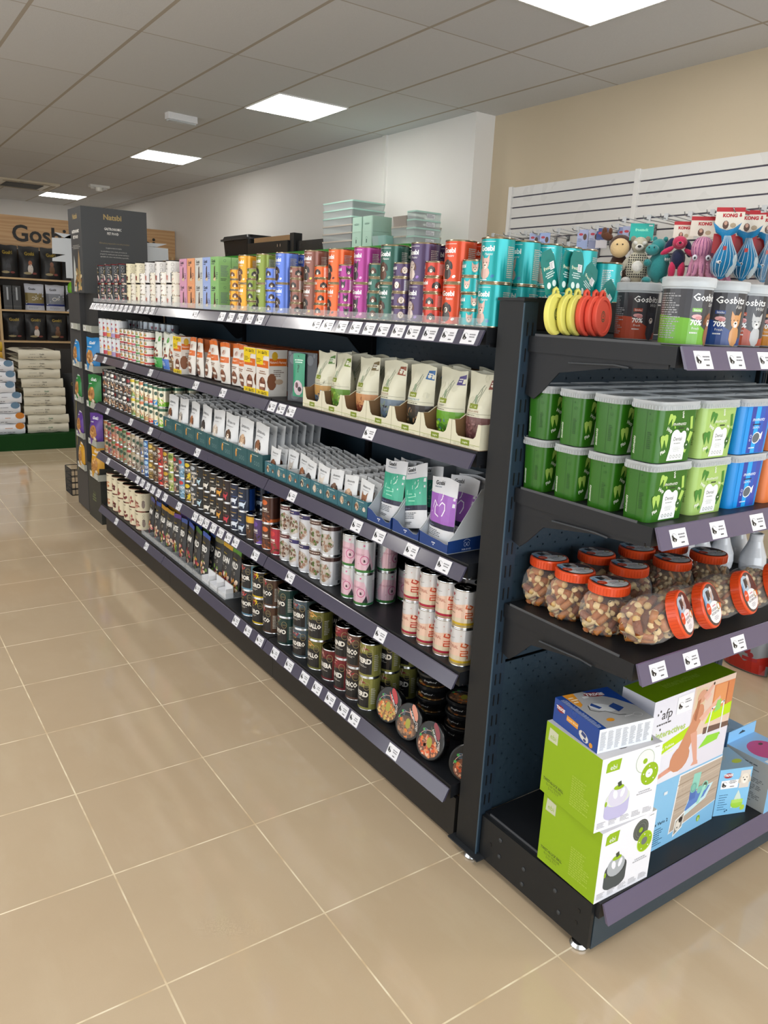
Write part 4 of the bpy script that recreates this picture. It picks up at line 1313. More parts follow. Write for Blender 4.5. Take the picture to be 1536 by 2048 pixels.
def art_white(topc, spots, seed, lab='#2a4a3a'):
    def f(W, h):
        o = [R(-W / 2, h * .8, W, h * .14, topc)]
        for off in (0, W / 2):
            o += [E(off + W * .06, h * .6, W * .05, h * .1, lab, 9), words(off - W * .12, h * .52, W * .14, h * .2, 4, '#5f6a58', seed)] + food(off, h * .28, W * .13, h * .14, spots, 12, seed, .3)
        return o
    return f
items = []
for k in range(7):
    items.append((3.225 + k * .083, ['lime-label', 'sky-label', 'red-label', 'teal-label', 'peach-label', 'olive-label', 'yellow-label'][k] + ' cream can', '#ddd6bc',
                  art_white(['#2c5a40', '#2c5a40', '#2c5a40', '#2a6a6a', '#c8734a', '#7a8a3a', '#d2b82a'][k], [['#8fc02a', '#e0d0a0'], ['#3a8ac8', '#e0d0a0'], ['#c8382a', '#e0b090'], ['#c8a060', '#8a5a3a'], ['#c87a5a', '#e0c8a0'], ['#a88a5a', '#e0d0b0'], ['#c8b060', '#6a5a3a']][k], k),
                  (.0045, .03, ['#6aa52a', '#2f7fc0', '#c23a34', '#b89a6a', '#5a8a5a', '#c9b88a', '#7a9a5a'][k]), 2))
can_field(Z3, items, 3, .114, .039, 'cream cans on the third shelf', 'third shelf')
items = []
for k in range(7):
    items.append((3.81 + k * .088, ['brown-kibble', 'tan-kibble', 'red-spot', 'grey-spot', 'white-swirl', 'rust-kibble', 'speckled'][k] + ' black can', '#1f1c1c',
                  art_dark('MjAMjAM', ['#8a2a2a', '#e6e2da', '#c8c0b4'][k % 3], ['#c8a07a', '#a87850', '#e0d4c0', '#7a4a30'], k), None, 2))
can_field(Z3, items, 2, .114, .042, 'black cans on the third shelf', 'far end third shelf', lid='#9a9a98')

# ================================================================== FOURTH SHELF
Z4 = ZS[3]
def art_int(foot, hot):
    def f(W, h):
        o = []
        for off in (0, W / 2):
            o += [R(off - W * .24, h * .055, W * .48, h * .04, '#a89a78'), P([(off - W * .24, h * .18), (off + W * .24, h * .18), (off + W * .24, h * .56), (off + W * .12, h * .66), (off - W * .05, h * .6), (off - W * .24, h * .72)], '#e6c6b4'), P([(off - W * .24, h * .16), (off + W * .24, h * .16), (off + W * .24, h * .3), (off - W * .24, h * .26)], '#d8ccb4'),
                  P([(off - W * .14, h * .86), (off - W * .105, h * .79), (off - W * .07, h * .86), (off - W * .088, h * .90), (off - W * .105, h * .875), (off - W * .122, h * .9)], '#a81f34'),
                  stroke([(off - W * .14, h * .72), (off - W * .1, h * .76), (off - W * .06, h * .72), (off, h * .745)], h * .008, '#6a6a70'), T('INTESTINAL', off - W * .06, h * .47, h * .085, '#a8482c', bold=.0, wmax=W * .24), words(off - W * .14, h * .36, W * .13, h * .05, 1, '#8a6a5a', 3),
                  stroke([(off + W * .11, h * .62), (off + W * .10, h * .55), (off + W * .16, h * .52), (off + W * .19, h * .58), (off + W * .15, h * .62)], h * .035, hot),
                  stroke([(off + W * .1, h * .42), (off + W * .19, h * .42), (off + W * .19, h * .36), (off + W * .1, h * .36), (off + W * .1, h * .29), (off + W * .19, h * .29), (off + W * .19, h * .22)], h * .028, hot), E(off + W * .09, h * .82, h * .014, h * .014, '#c8948a', 7)]
        return o
    return f
can_field(Z4, [(.56, 'white intestinal tin with yellow foot', '#d8d9dc', art_int('y', '#c85a2a'), (.005, .022, '#c8a82a'), 2)], 3, .1225, .0375, 'intestinal diet tins', 'fourth shelf', .15)
items = [(.642, 'white intestinal tin with crimson foot beside the yellow-foot ones', '#d8d9dc', art_int('r', '#c8482a'), (.005, .02, '#a81f3c'), 2),
         (.727, 'white intestinal tin, crimson foot, middle column', '#d8d9dc', art_int('r', '#c8482a'), (.005, .02, '#a81f3c'), 2),
         (.810, 'white intestinal tin, crimson foot, farthest column', '#d8d9dc', art_int('r', '#b8382a'), (.005, .02, '#a81f3c'), 2)]
can_field(Z4, items, 2, .1225, .0375, 'intestinal diet tins', 'fourth shelf', .15)
def art_pink(W, h):
    o = []
    for off in (0, W / 2):
        o += [R(off - W * .14, h * .06, W * .3, h * .07, '#3f7a3a'), P([(off - W * .17, h * .12), (off + W * .17, h * .12), (off + W * .2, h * .25), (off + W * .1, h * .75), (off - W * .1, h * .78), (off - W * .2, h * .4)], '#dfbccc'),
              ring(off + W * .05, h * .42, W * .07, h * .14, h * .02, '#c84a8a', 14), T('a', off + W * .05, h * .37, h * .1, '#2a1d24', bold=.04), T('HYPOALLERGENIC', off - W * .06, h * .55, h * .06, '#b06a8a', bold=0, wmax=W * .22),
              E(off + W * .04, h * .86, h * .03, h * .03, '#d86aa0', 8), E(off - W * .05, h * .3, h * .012, h * .012, '#a83a6a', 6), P([(off + W * .08, h * .12), (off + W * .17, h * .12), (off + W * .14, h * .34)], '#3d3f42')]
    return o + [words(W * .24, h * .1, W * .1, h * .7, 18, '#8a8f96', 2), words(-W * .3, h * .1, W * .1, h * .7, 18, '#8a8f96', 3)]
Ppk = Proto('food_can', tin_body(.0375, .1225, '#d3d6db', art_pink(2 * PI * .0375, .1225), band=(.005, .013, '#2a7a4a'), top='#24211e'), 'food can', [('can_lid', ring_lid(.0375, .1225))])
for j, (xx, yy, dsc, ra) in enumerate([(.080, 1.118, 'front', .35), (.08, 1.205, 'left front', .2), (.165, 1.10, 'second row', 1.3), (.25, 1.08, 'rearmost', .3)]):
    for tq in range(2 if j < 3 else 1):
        Ppk.put((xx, yy, Z4 + tq * .123), (0, 0, -PI / 2 + ra + .25 * tq), 'pale tin with pink hedgehog, %s, %s' % (dsc, ['lower', 'upper'][tq]), 'pink hedgehog tins on the fourth shelf', parts=tq == 1 or j == 3)
def art_meat(topc, seed):
    def f(W, h):
        o = [R(-W / 2, h * .82, W, h * .13, topc)]
        for off in (0, W / 2):
            o += [words(off - W * .1, h * .86, W * .2, h * .05, 1, '#e8dcd4', seed), E(off, h * .42, W * .12, h * .3, '#b8b0a8', 12)] + food(off, h * .42, W * .11, h * .26, ['#7a5a4a', '#5a3d30', '#c8beb4', '#4a6a2a', '#9a7a68'], 22, seed, .26)
        return o + [words(W * .2, h * .2, W * .1, h * .55, 12, '#7a7e88', seed), R(W * .24, h * .08, W * .05, h * .1, '#4a4e58')]
    return f
items = [(1.36, 'white can with brown meat plate', '#cdd0d6', art_meat('#4a3230', 1), None, 2), (1.447, 'white can with taupe meat plate', '#cdd0d6', art_meat('#5a4038', 2), None, 2), (1.532, 'white can with violet cap meat plate', '#cfd2da', art_meat('#2f2a5a', 3), None, 2),
         (1.617, 'white can with indigo cap meat plate', '#cfd2da', art_meat('#332e66', 4), None, 2), (1.703, 'white can with maroon cap meat plate', '#cdd0d6', art_meat('#5a2a30', 5), None, 2)]
can_field(Z4, items, 3, .121, .042, 'meat plate cans', 'fourth shelf', .25)
def art_anim(acc_, an, word='Belcando', seed=0, side=None):
    def f(W, h):
        o = []
        if side:
            o += [R(W * .16, .006, W * .12, h - .012, side), R(-W * .34, .006, W * .12, h - .012, side)]
        for off in (0, W / 2):
            o += [words(off - W * .08, h * .74, W * .14, h * .06, 1, '#b8923a', seed, 'c'), T(word, off - W * .02, h * .60, h * .07, '#f2ece0', bold=.03, wmax=W * .2), E(off, h * .3, W * .075, h * .085, an, 9), P([(off - W * .07, h * .22), (off - W * .05, h * .12), (off - W * .03, h * .25)], an), P([(off + W * .03, h * .25), (off + W * .05, h * .12), (off + W * .07, h * .24)], an), P([(off + W * .05, h * .32), (off + W * .1, h * .46), (off + W * .08, h * .3)], an), R(off - W * .1, h * .46, W * .2, h * .01, acc_)]
        return o
    return f
items = [(1.79, 'short scarlet can', '#a8283c', art_dark('unat', '#c8383c', ['#5a2a20', '#7a4a34'], 1), None, 1), (1.872, 'orange-brown can', '#4a2a20', art_dark('unat', '#d0642a', ['#8a4a2a', '#5a3020'], 2), (.006, .02, '#c8622a'), 2),
         (1.955, 'short purple can', '#4a3468', art_dark('unat', '#6a4aa0', ['#6a4434', '#3a2824'], 3), (.006, .02, '#7a5ab0'), 1), (2.038, 'short amber can', '#3a2a1c', art_dark('unat', '#e0b02a', ['#7a4a24', '#4a2c18'], 4), (.08, .108, '#d8a83a'), 1)]
can_field(Z4, items, 2, .119, .040, 'mixed cans of the fourth shelf', 'fourth shelf', .15)
seq = [('navy cow', '#16263f', art_anim('#3a6ac0', '#cfe0f2', 'Buffalo', 1, '#1f4a9a'), 2), ('midnight blue', '#182440', art_anim('#3a6ac0', '#dde6f4', 'Pur', 2), 2), ('maroon boar', '#241a1e', art_anim('#b82a4a', '#c8384a', 'Wildsch', 3, '#8a1f3a'), 2),
       ('orange fox', '#201c1a', art_anim('#d8742a', '#e0a03a', 'Kaninch', 4, '#d0702a'), 2), ('plain black', '#1c1a19', art_anim('#8a8a86', '#d8d4cc', 'Lamm', 5), 2), ('jet black', '#171617', art_anim('#6a6a68', '#e6e2da', 'Ente', 6), 2), ('black ice-blue', '#191b1e', art_anim('#5aa0c8', '#bfe0f2', 'Fisch', 7), 2),
       ('pewter', '#33363a', art_dark('HUHN', '#a8b0b8', ['#c8b8a0', '#8a9aa8'], 8), 2), ('yellow-banded', '#2a2724', art_dark('KALB', '#d8c02a', ['#d8c02a', '#8a6a3a'], 9), 2), ('pale blue junior', '#6f9ab8', art_dark('JUNIOR', '#c83a3a', ['#a8c8dc', '#4a6a7a'], 10), 2),
       ('smoke grey', '#3f3c38', art_dark('SENIOR', '#c83a3a', ['#c8b8a0', '#8a3a3a'], 11), 2), ('leaf green', '#a8b06a', art_dark('HUHN', '#5a7a2a', ['#2a3a4a', '#6a8a2a', '#e0d8b0'], 12), 2), ('brick', '#5a4034', art_dark('PUR', '#c8a030', ['#b05a3a', '#d8c8b0'], 13), 2),
       ('scarlet stripe', '#a83a34', art_dark('RIND', '#e8d8c8', ['#e8483a', '#3a2a28'], 14), 2), ('walnut', '#4f3d2c', art_dark('WILD', '#a88a4a', ['#8a6a4a', '#3f2d20'], 15), 2), ('antique gold', '#77602e', art_dark('LAMM', '#d8b85a', ['#3f2d20', '#c8a860'], 16), 2), ('cobalt', '#3f6fae', art_dark('FISCH', '#a8d0f0', ['#1f3f7a', '#c8dcec'], 17), 2),
       ('steel kitten', '#8a8278', art_white('#b8a890', ['#6a5a50', '#3f6ac0', '#e8e0d4'], 18), 2), ('silver spotted', '#a8a296', art_white('#c8c0b0', ['#5a4a40', '#8a8278', '#2a3a6a'], 19), 2), ('pearl', '#b5ad9c', art_white('#a89878', ['#3a302a', '#c84a3a', '#e8e0d4'], 20), 2), ('red-ring cream', '#c2b49c', art_white('#a83a3a', ['#8a2a2a', '#6a5040', '#e8dccc'], 21), 2),
       ('moss', '#8d9078', art_white('#4a6a3a', ['#c8503a', '#7a5a44'], 22), 2), ('sage', '#7f8b70', art_white('#a83a3a', ['#d86a4a', '#8a6a54'], 23), 2), ('rosy', '#b89a8a', art_white('#c8483a', ['#c83a34', '#e0a890'], 24), 2), ('copper', '#a8806a', art_white('#5a7a4a', ['#c85a4a', '#e8c8b0'], 25), 2), ('violet-foot', '#9a8678', art_white('#8a3a3a', ['#c84a4a', '#5a3a6a'], 26), 2), ('straw', '#b8a688', art_white('#a8683a', ['#c87a5a', '#7a4a3a'], 27), 2)]
items = []
for k, (nm, c, a, nt_) in enumerate(seq):
    items.append((2.128 + k * .0858, nm + ' can', c, a, None, nt_))
can_field(Z4, items, 2, .112, .0415, 'mixed cans of the fourth shelf', 'fourth shelf', .25)

# ================================================================== BOTTOM SHELF
Z5 = ZS[4]
def art_dog(word, side, top, seed):
    def f(W, h):
        o = [R(W * .13, .005, W * .17, h - .01, side), R(-W * .37, .005, W * .17, h - .01, side)]
        for off in (0, W / 2):
            o += food(off - W * .05, h * .86, W * .1, h * .07, top, 12, seed, .35)
            o += [R(off - W * .16, h * .1, W * .28, h * .6, '#222224'), words(off - W * .11, h * .66, W * .1, h * .05, 1, '#b8923a', seed), T(word, off - W * .03, h * .42, h * .14, '#f2f0ea', bold=.05, wmax=W * .28), words(off - W * .13, h * .3, W * .2, h * .07, 2, '#c8c6c0', seed),
                  ring(off + W * .08, h * .74, h * .1, h * .12, h * .012, '#a89a6a', 14), R(off + W * .05, h * .71, W * .06, h * .05, '#5a5440'), R(off - W * .16, h * .05, W * .28, h * .045, side)]
        return o + [words(W * .15, h * .2, W * .08, h * .5, 9, '#d8d8cc', seed)]
    return f
items = [(1.056, 'olive horse can', '#8b8a44', art_dog('PFERD', '#96954e', ['#8a2a3a', '#d8c8b0', '#a8a050'], 1), None, 2), (1.142, 'rosy brown pork can', '#5a4038', art_dog('IBERICO', '#6a4c40', ['#a82a3a', '#e0b0a8', '#6a4a3a'], 2), None, 2)]
can_field(Z5, items, 3, .131, .041, 'large cans on the bottom shelf', 'bottom shelf', .2, kind='large_food_can')
can_field(Z5, [(1.229, 'crimson beef can', '#7a2a30', art_dog('RIND', '#7a3038', ['#a82a3a', '#8a3a44', '#d8a8a0'], 3), None, 2)], 1, .131, .041, 'large cans on the bottom shelf', 'bottom shelf', .2, kind='large_food_can')
can_field(Z5, [(1.325, 'single maroon veal can', '#6a2026', art_dog('TERNERA', '#7a2a30', ['#a82a3a', '#4a1a20', '#d8a8a0'], 4), None, 1)], 1, .131, .046, 'large cans on the bottom shelf', 'bottom shelf', .2, kind='large_food_can')
items = [(1.437, 'olive gold horse can', '#6a6a30', art_dog('CABALLO', '#7c7c3c', ['#d89a4a', '#e8d8a0', '#8a2a3a'], 5), None, 2), (1.566, 'slate lamb can', '#4a5c6a', art_dog('CORDERO', '#50646f', ['#a82a3a', '#c8c0b8', '#a0b0b8'], 6), None, 2), (1.710, 'dark green venison can', '#1f3a38', art_dog('CIERVO', '#1e403c', ['#a82a3a', '#2a5a6a', '#8a9a6a'], 7), None, 2),
         (1.853, 'brown iberico can', '#4a352a', art_dog('IBERICO', '#5a3f30', ['#a82a3a', '#6a8a4a', '#d8b0a8'], 8), None, 2), (1.967, 'black and yellow can', '#25231f', art_dog('PURO', '#d8b81c', ['#d8b81c', '#a82a3a'], 9), (.005, .014, '#d0b21c'), 2), (2.085, 'black and pale blue junior can', '#303236', art_dog('JUNIOR', '#6a9ab8', ['#a82a3a', '#c8dce8', '#d8483a'], 10), (.005, .016, '#6a9ab8'), 2)]
can_field(Z5, items, 2, .127, .051, 'large cans on the bottom shelf', 'bottom shelf', .2, kind='large_food_can')
# black hanging-loop pouches standing in clear bins with white boxes
cl = [('green', '#4f8a2a'), ('yellow', '#c89a1c'), ('olive', '#7a7448'), ('blue', '#3a5ab0'), ('dark green', '#3a6a2a'), ('royal blue', '#2f4fa8'), ('sapphire', '#34549c'), ('violet', '#5a3a8a'), ('mustard', '#b88a1c'), ('amber', '#c08a20'), ('cobalt', '#2a4a9a'), ('indigo', '#3a3f8a')]
for k in range(12):
    yy = 2.345 + k * .109
    nm, c = cl[k]
    word = ['WILD', 'HUHN', 'RIND', 'PFERD', 'WILD', 'LAMM', 'PFERD', 'ENTE', 'HUHN', 'KALB', 'FISCH', 'LAMM'][k]
    o = [R(-.0449, .168, .0898, .019, c), T(word, -.004, .11, .022, '#eceae4', bold=.05, wmax=.07), words(-.03, .14, .05, .008, 1, '#a8903a', k), ring(.012, .09, .006, .007, .0012, '#d8d4c8', 8), words(-.03, .095, .03, .01, 2, '#a8a8a4', k)] + food(0, .04, .036, .03, ['#a83a4a', '#d8b8a0', '#e8d8c0', '#c88a3a', '#8a2a3a', '#6a8a3a'], 22, k, .26)
    o = [(c_, [[(x * 1.13, y * 1.24) for x, y in p] for p in ps]) for c_, ps in o]
    Pp = Proto('snack_pouch', pouch(.102, .233, .024, '#2b2c2e', o, tb=.02, seed=k + 60, nu=6, nv=9), 'pouch')
    for j in range(5):
        Pp.put((.085 + j * .04 + (.03 if k < 3 else 0), yy, Z5 + .004), (-.08, 0, -PI / 2 + .08 * math.sin(k + j)), 'black %s snack pouch, %s, %s-topped, %s bin from the cans' % (word, ['front', 'second', 'third', 'fourth', 'rearmost'][j], nm, ORD[k]), 'black snack pouches on the bottom shelf', parts=False)
    b = MB()
    for a in ((-.052, .052, -.115, -.1138, 0, .03), (-.052, -.0508, -.1138, .11, 0, .03), (.0508, .052, -.1138, .11, 0, .03), (-.052, .052, -.115, .11, 0, .001)):
        b.box(*a, '#ffffff', 'clear')
    Pbn = Proto('clear_bin', b, 'bin')
    Pbn.put((.155, yy, Z5 + .0005), -PI / 2, 'clear plastic bin of the %s %s-topped snack pouches' % (word, nm), 'clear bins on the bottom shelf')
    if k < 3:
        b = MB(); b.box(-.048, .048, -.02, .02, 0, .002, '#e6e6e8', 'paper'); b.box(-.048, .048, .016, .02, .002, .062, '#dfe0e4', 'paper'); b.box(-.048, -.046, -.02, .016, .002, .03, '#e6e6e8', 'paper'); b.box(.046, .048, -.02, .016, .002, .05, '#e6e6e8', 'paper')
        Proto('white_carton', b, 'box').put((.068, yy, Z5 + .003), -PI / 2, 'open white carton in the %s clear bin from the cans' % ORD[k], 'open white cartons in the clear bins')
# big cream tubs at the far end
for k in range(6):
    yy = 3.70 + k * .128
    meat = [['#8a5040', '#b87a68'], ['#7a3a34', '#a85a50'], ['#9a4a44', '#6a2a28'], ['#a0584c', '#7a302c'], ['#8a3a34', '#5a2422'], ['#c8743a', '#7a302c']][k]
    W = 2 * PI * .056
    o = []
    for off in (0, W / 2):
        o += [T('Natsbi', off - .01, .1, .008, '#6a5a48', bold=.02)] + food(off - .01, .045, .026, .02, meat, 10, k, .4) + [ring(off + .045, .1, .007, .007, .001, '#3f3a34', 10), ring(off + .045, .083, .007, .007, .001, '#3f3a34', 10), E(off + .045, .045, .011, .024, '#8a7a70', 9), E(off + .045, .064, .009, .009, '#6a5a54', 8)]
    b = tin_body(.056, .122, '#ddd3b6', o, rim='#7a5044', mat='gloss', top='#d8d0bc')
    Pq = Proto('food_tub', b, 'food tub')
    for tq in range(2):
        for j in range(2):
            Pq.put((.095 + j * .118, yy, Z5 + tq * .1225), -PI / 2 + .35, 'large cream food tub, %s, %s row, %s column from the snack pouches' % (['lower', 'upper'][tq], ['front', 'back'][j], ORD[k]), 'cream tubs at the far end of the bottom shelf')
# deli bowls with round printed lids
def bowl_mesh(var, r=.064):
    b = MB()
    b.lathe([(.001, 0), (r * .72, 0), (r * .76, .003), (r * .95, .036), (r, .038), (r, .046), (r * .97, .048)], '#121315', 'gloss', 30)
    b.art([T('· Dogfood ·', 0, .018, .008, '#d8d8d8', bold=0, sh=.4), T('· Dogfood ·', r * 2.4, .018, .008, '#d8d8d8', bold=0, sh=.4)], cyl(r * .8, -PI / 2, 0, .01, .036), 'gloss', du=.02, off=.0012)
    return b
def bowl_lid(var, r=.064):
    b = MB()
    b.lathe([(r * .97, .048), (r * .93, .0485), (.001, .0485)], '#151617', 'gloss', 30)
    o = [ring(0, -.012, .05, .044, .0016, '#d8a898', 24, 0.15, PI - .15)]
    o += [E(0, -.018, .049, .036, ['#8a6038', '#5a4434', '#7a4630'][var % 3], 20)] + food(0, -.021, .042, .030, [['#c8904a', '#e0b878', '#8a5a34', '#d86a2a', '#b8a04a'], ['#8a6a50', '#a87a5a', '#d87a2a', '#6a4a38'], ['#d88a5a', '#e0b090', '#7a4a3a', '#d85a2a', '#c8a080']][var % 3], 80, var, .16)
    o += [E(.002, -.006, .012, .018, '#a09a3a', 9, .2), E(.02, .04, .03, .012, ['#b8343a', '#d89078', '#8a3a44'][var % 3], 10, -.9), E(.006, .034, .022, .008, ['#c84a44', '#e0a088', '#5a6a4a'][var % 3], 10, -.9),
          P([(-.012, .05), (-.006, .056), (.045, .0), (.04, -.006)], '#101113')]
    o += [T('DAS MENU', .014, .022, .006, '#f0f0ee', bold=.02, rot=-.8), T('Dogs', .04, -.002, .01, '#e8e4dc', sh=.3, rot=-1.1, bold=0), E(-.036, .024, .005, .005, '#3f9a4a', 7), E(-.044, .002, .005, .005, '#3fa04a', 7), E(-.034, -.004, .006, .006, '#d8702a', 8), words(-.034, .012, .014, .02, 4, '#6f8496', 2)]
    b.art(o, topf(.0487), 'gloss', step=.000015)
    return b
for var, grp in enumerate(['pale stew', 'brown stew', 'orange stew']):
    Pw = Proto('deli_bowl', bowl_mesh(var), 'food bowl', [('bowl_lid', bowl_lid(var))])
    if var == 0:
        Pw.put((.126, .935, Z5 + .049), Euler((math.radians(72), 0, -PI / 2 + .12)), 'round black deli bowl on edge, pale stew lid, beside the olive cans', 'deli bowls on the bottom shelf')
        for j in range(5):
            Pw.put((.235, .868, Z5 + .0005 + j * .0485), (0, 0, -PI / 2 + .2 * j), 'black deli bowl, %s in the stack behind the bowls on edge' % ORD[j], 'deli bowls on the bottom shelf')
    elif var == 1:
        Pw.put((.118, .803, Z5 + .049), Euler((math.radians(72), 0, -PI / 2 + .1)), 'round black deli bowl on edge, brown stew lid, middle of the three', 'deli bowls on the bottom shelf')
        for j in range(3):
            Pw.put((.255, .725, Z5 + .0005 + j * .0485), (0, 0, -PI / 2 + .2 * j), 'black deli bowl, %s in the low stack with brown stew lid showing' % ORD[j], 'deli bowls on the bottom shelf')
    else:
        Pw.put((.108, .668, Z5 + .049), Euler((math.radians(72), 0, -PI / 2 + .08)), 'round black deli bowl on edge, orange stew lid, nearest of three', 'deli bowls on the bottom shelf')
        Pw.put((.125, .53, Z5 + .049), Euler((math.radians(78), 0, -PI / 2 + .75)), 'deli bowl on edge half hidden by the slotted post', 'deli bowls on the bottom shelf')
        Pw.put((.235, .60, Z5 + .0005), (0, 0, -PI / 2), 'black deli bowl lying flat behind the nearest bowls on edge', 'deli bowls on the bottom shelf')
# ================================================================== END UNIT: TOP SHELF
EZ0 = EZ[0] + .0002
def stick_tub(nm, low, furc, dk, seed, ears='up'):
    r, h = .0545, .148
    b = MB()
    W = 2 * PI * r
    o = [R(-W / 2, .004, W, .118, '#37373c'), P([(-W / 2, .004), (W / 2, .004), (W / 2, .046), (W * .1, .02), (-W * .1, .06), (-W / 2, .07)], low)]
    for off in (0,):
        o += [T('Gosbits', off, .098, .0155, '#f4f4f2', bold=.015), T(nm, off + .02, .087, .008, '#d8d8d6', sh=.3, bold=0), R(off - .032, .074, .022, .008, low), T('Sticks', off - .021, .0755, .005, '#f0f0ec', bold=0),
              E(off - .02, .064, .012, .005, '#d8a0a0', 8), E(off - .016, .061, .008, .004, '#c07a7a', 8), T('70%', off - .02, .046, .011, '#f4f4f2', bold=.03), T('Fresh', off - .02, .036, .0055, '#d8d8d6', bold=0), words(off - .032, .026, .025, .006, 1, '#d8d8d6', seed)]
        o += [E(off + .018, .025, .014, .024, furc, 9)] + doghead(off + .017, .058, .032, furc, dk, '#f0e8e0', ears)
        o += [words(-W * .32, .014 + .0, W * .16, .1, 20, '#9a9a9e', seed)]
    b.lathe([(.001, .001), (r * .9, .001), (r * .92, .003), (r * .99, h - .012), (r, h - .01)], ['#dfe3e6', '#dfe3e6', '#dfe3e6', '#e6eaee'], ['frost', 'frost', 'frost', 'frost'], 28)
    b.art(o, cyl(r * .925, -PI / 2, 0, r * .075, h), 'gloss', du=.012, off=.0006)
    # dark sticks inside
    c = MB()
    rg = random.Random(seed)
    for i in range(26):
        a = rg.uniform(0, 2 * PI); rr = rg.uniform(0, r * .72)
        x, y = rr * math.cos(a), rr * math.sin(a)
        c.tube([(x, y, .006), (x * 1.05, y * 1.05, rg.uniform(.09, .115))], .0045, rg.choice(['#5a3a2c', '#6d4a38', '#4a2e24']), 'chew', 5)
    l = MB()
    l.lathe([(r * 1.0, h - .022), (r * 1.06, h - .021), (r * 1.07, h - .002), (r * 1.03, h), (r * .98, h - .004), (.001, h - .004)], '#e6e9ec', 'frost', 28)
    return Proto('treat_tub', b, 'food tub', [('tub_lid', l), ('meat_sticks', c)])
for o_ in ():
    pass
tubs = [('Lamb', '#6aa82c', '#8a5430', '#5a3420', 'flop', (.185, .015), -.05, 'green-based sticks tub at the left front, reddish brown dog'),
        ('Fish', '#23407e', '#c8905a', '#a87040', 'up', (.338, .028), -.55, 'blue-based sticks tub with tan and white dog'),
        ('Wild', '#b0492e', '#b8b8b8', '#3d3d42', 'up', (.47, .05), -.65, 'rust-based sticks tub with grey husky'),
        ('Beef', '#c8842a', '#7a4a2a', '#3d2418', 'flop', (.60, .06), -.6, 'amber-based sticks tub at the right edge'),
        ('Wild', '#a8462e', '#3d4048', '#1f2024', 'up', (.375, .30), -.40, 'rust-based sticks tub at the back, dark dog, near the teal can'),
        ('Wild', '#a8462e', '#3d4048', '#1f2024', 'up', (.372, .155), -.9, 'rust sticks tub half hidden behind the green-based one'),
        ('Fish', '#2a3f8a', '#c8905a', '#a87040', 'up', (.52, .19), -.5, 'blue-based sticks tub of the second row'),]
for k, (nm, low, f_, d_, ea, (x, y), rz, lab) in enumerate(tubs):
    stick_tub(nm, low, f_, d_, k + 3, ea).put((x, y, EZ0), (0, 0, rz), lab + ', top end shelf', 'sticks tubs on the top end shelf')

# silicone can covers with teal header cards
def disc(c, mark):
    r = .05
    b = MB()
    # local: axis along -y, standing on z = 0
    prof = [(.001, -.002), (r * .80, -.002), (r * .84, 0), (r * .97, 0), (r, .003), (r, .011), (r * .96, .013), (r * .8, .013), (r * .78, .010), (.001, .010)]
    M = Matrix.Translation((0, 0, r)) @ Matrix.Rotation(PI / 2, 4, 'X')
    b.xf = M
    b.lathe(prof, c, 'silicone', 36)
    b.xf = None
    b.tube([(-.012, -.005, r * 1.93), (-.010, -.005, r * 2.16), (0, -.005, r * 2.24), (.010, -.005, r * 2.16), (.012, -.005, r * 1.93)], .0045, c, 'silicone', 6)
    b.art([ring(0, r, .012, .014, .0022, mark, 16), ring(.0, r + .004, .005, .006, .0018, mark, 10), R(-.004, r - .009, .008, .004, mark)], front(-.010), 'silicone', off=.0004)
    return b
yel, cor, gm = '#e3dc72', '#ea5c48', '#3c6248'
for k, (c, nm, x, y, rz, ry) in enumerate([(yel, 'yellow', .050, .300, .50, .0), (yel, 'yellow', .089, .306, .53, 0), (yel, 'yellow', .116, .304, .55, 0), (cor, 'coral', .143, .302, .55, 0), (cor, 'coral', .170, .299, .54, 0), (cor, 'coral', .190, .292, .56, 0)]):
    d = Proto('can_cover', disc(c, gm), 'can cover')
    lab = ['leftmost yellow silicone can cover, nearest the slotted post', 'middle one of the three yellow silicone can covers', 'yellow silicone can cover touching the coral ones', 'coral silicone can cover touching the yellow ones', 'middle one of the three coral silicone can covers', 'rightmost coral silicone can cover, its round face showing'][k]
    o = d.put((x + .012, .300 - .0055 * k, EZ0 + .0055), (-.05, 0, .30), lab, 'silicone can covers on the top end shelf')
    if k == 4:
        continue
    # header card
    hb = MB()
    w_, h_ = .058, .10
    pts = [(-w_ / 2, 0), (w_ / 2, 0), (w_ / 2, h_ * .8), (w_ * .32, h_), (-w_ * .32, h_), (-w_ / 2, h_ * .8)]
    n = 6
    v = [(px, -.0006, pz) for px, pz in pts] + [(px, .0006, pz) for px, pz in pts]
    hb.add(v, [tuple(range(n)), tuple(reversed(range(n, 2 * n)))] + [(i, n + i, n + (i + 1) % n, (i + 1) % n) for i in range(n)], '#0f7a74', 'gloss')
    ar = [T('freezack', 0, .056, .009, '#dfe6c8', bold=.02, wmax=.044), words(-.02, .034, .04, .016, 3, '#d8ecea', 3, 'c'), E(-.011, .018, .008, .008, '#dff0ee', 12), E(.011, .018, .008, .008, '#dff0ee', 12), R(.004, .052, .018, .018, '#e8e8ea'), words(.006, .054, .014, .014, 4, '#8a8a8e', 5), stroke([(-.008, .078), (-.003, .075), (.003, .078), (.008, .075)], .0016, '#0f6f68')]
    hb.art(ar, front(-.0006), 'gloss')
    tilt = [-.35, .12, .06, None, None, .75][k] if k != 3 else .55
    if tilt is None:
        tilt = .5
    hc = hb.obj('header_card', o)
    hc.location = (0, .004, .104 if k != 5 else .06)
    hc.rotation_euler = (0.0, tilt, -.15)
    if k in (3, 5):
        hc.location = (.018 if k == 5 else .01, .014, .09 if k == 3 else .062)

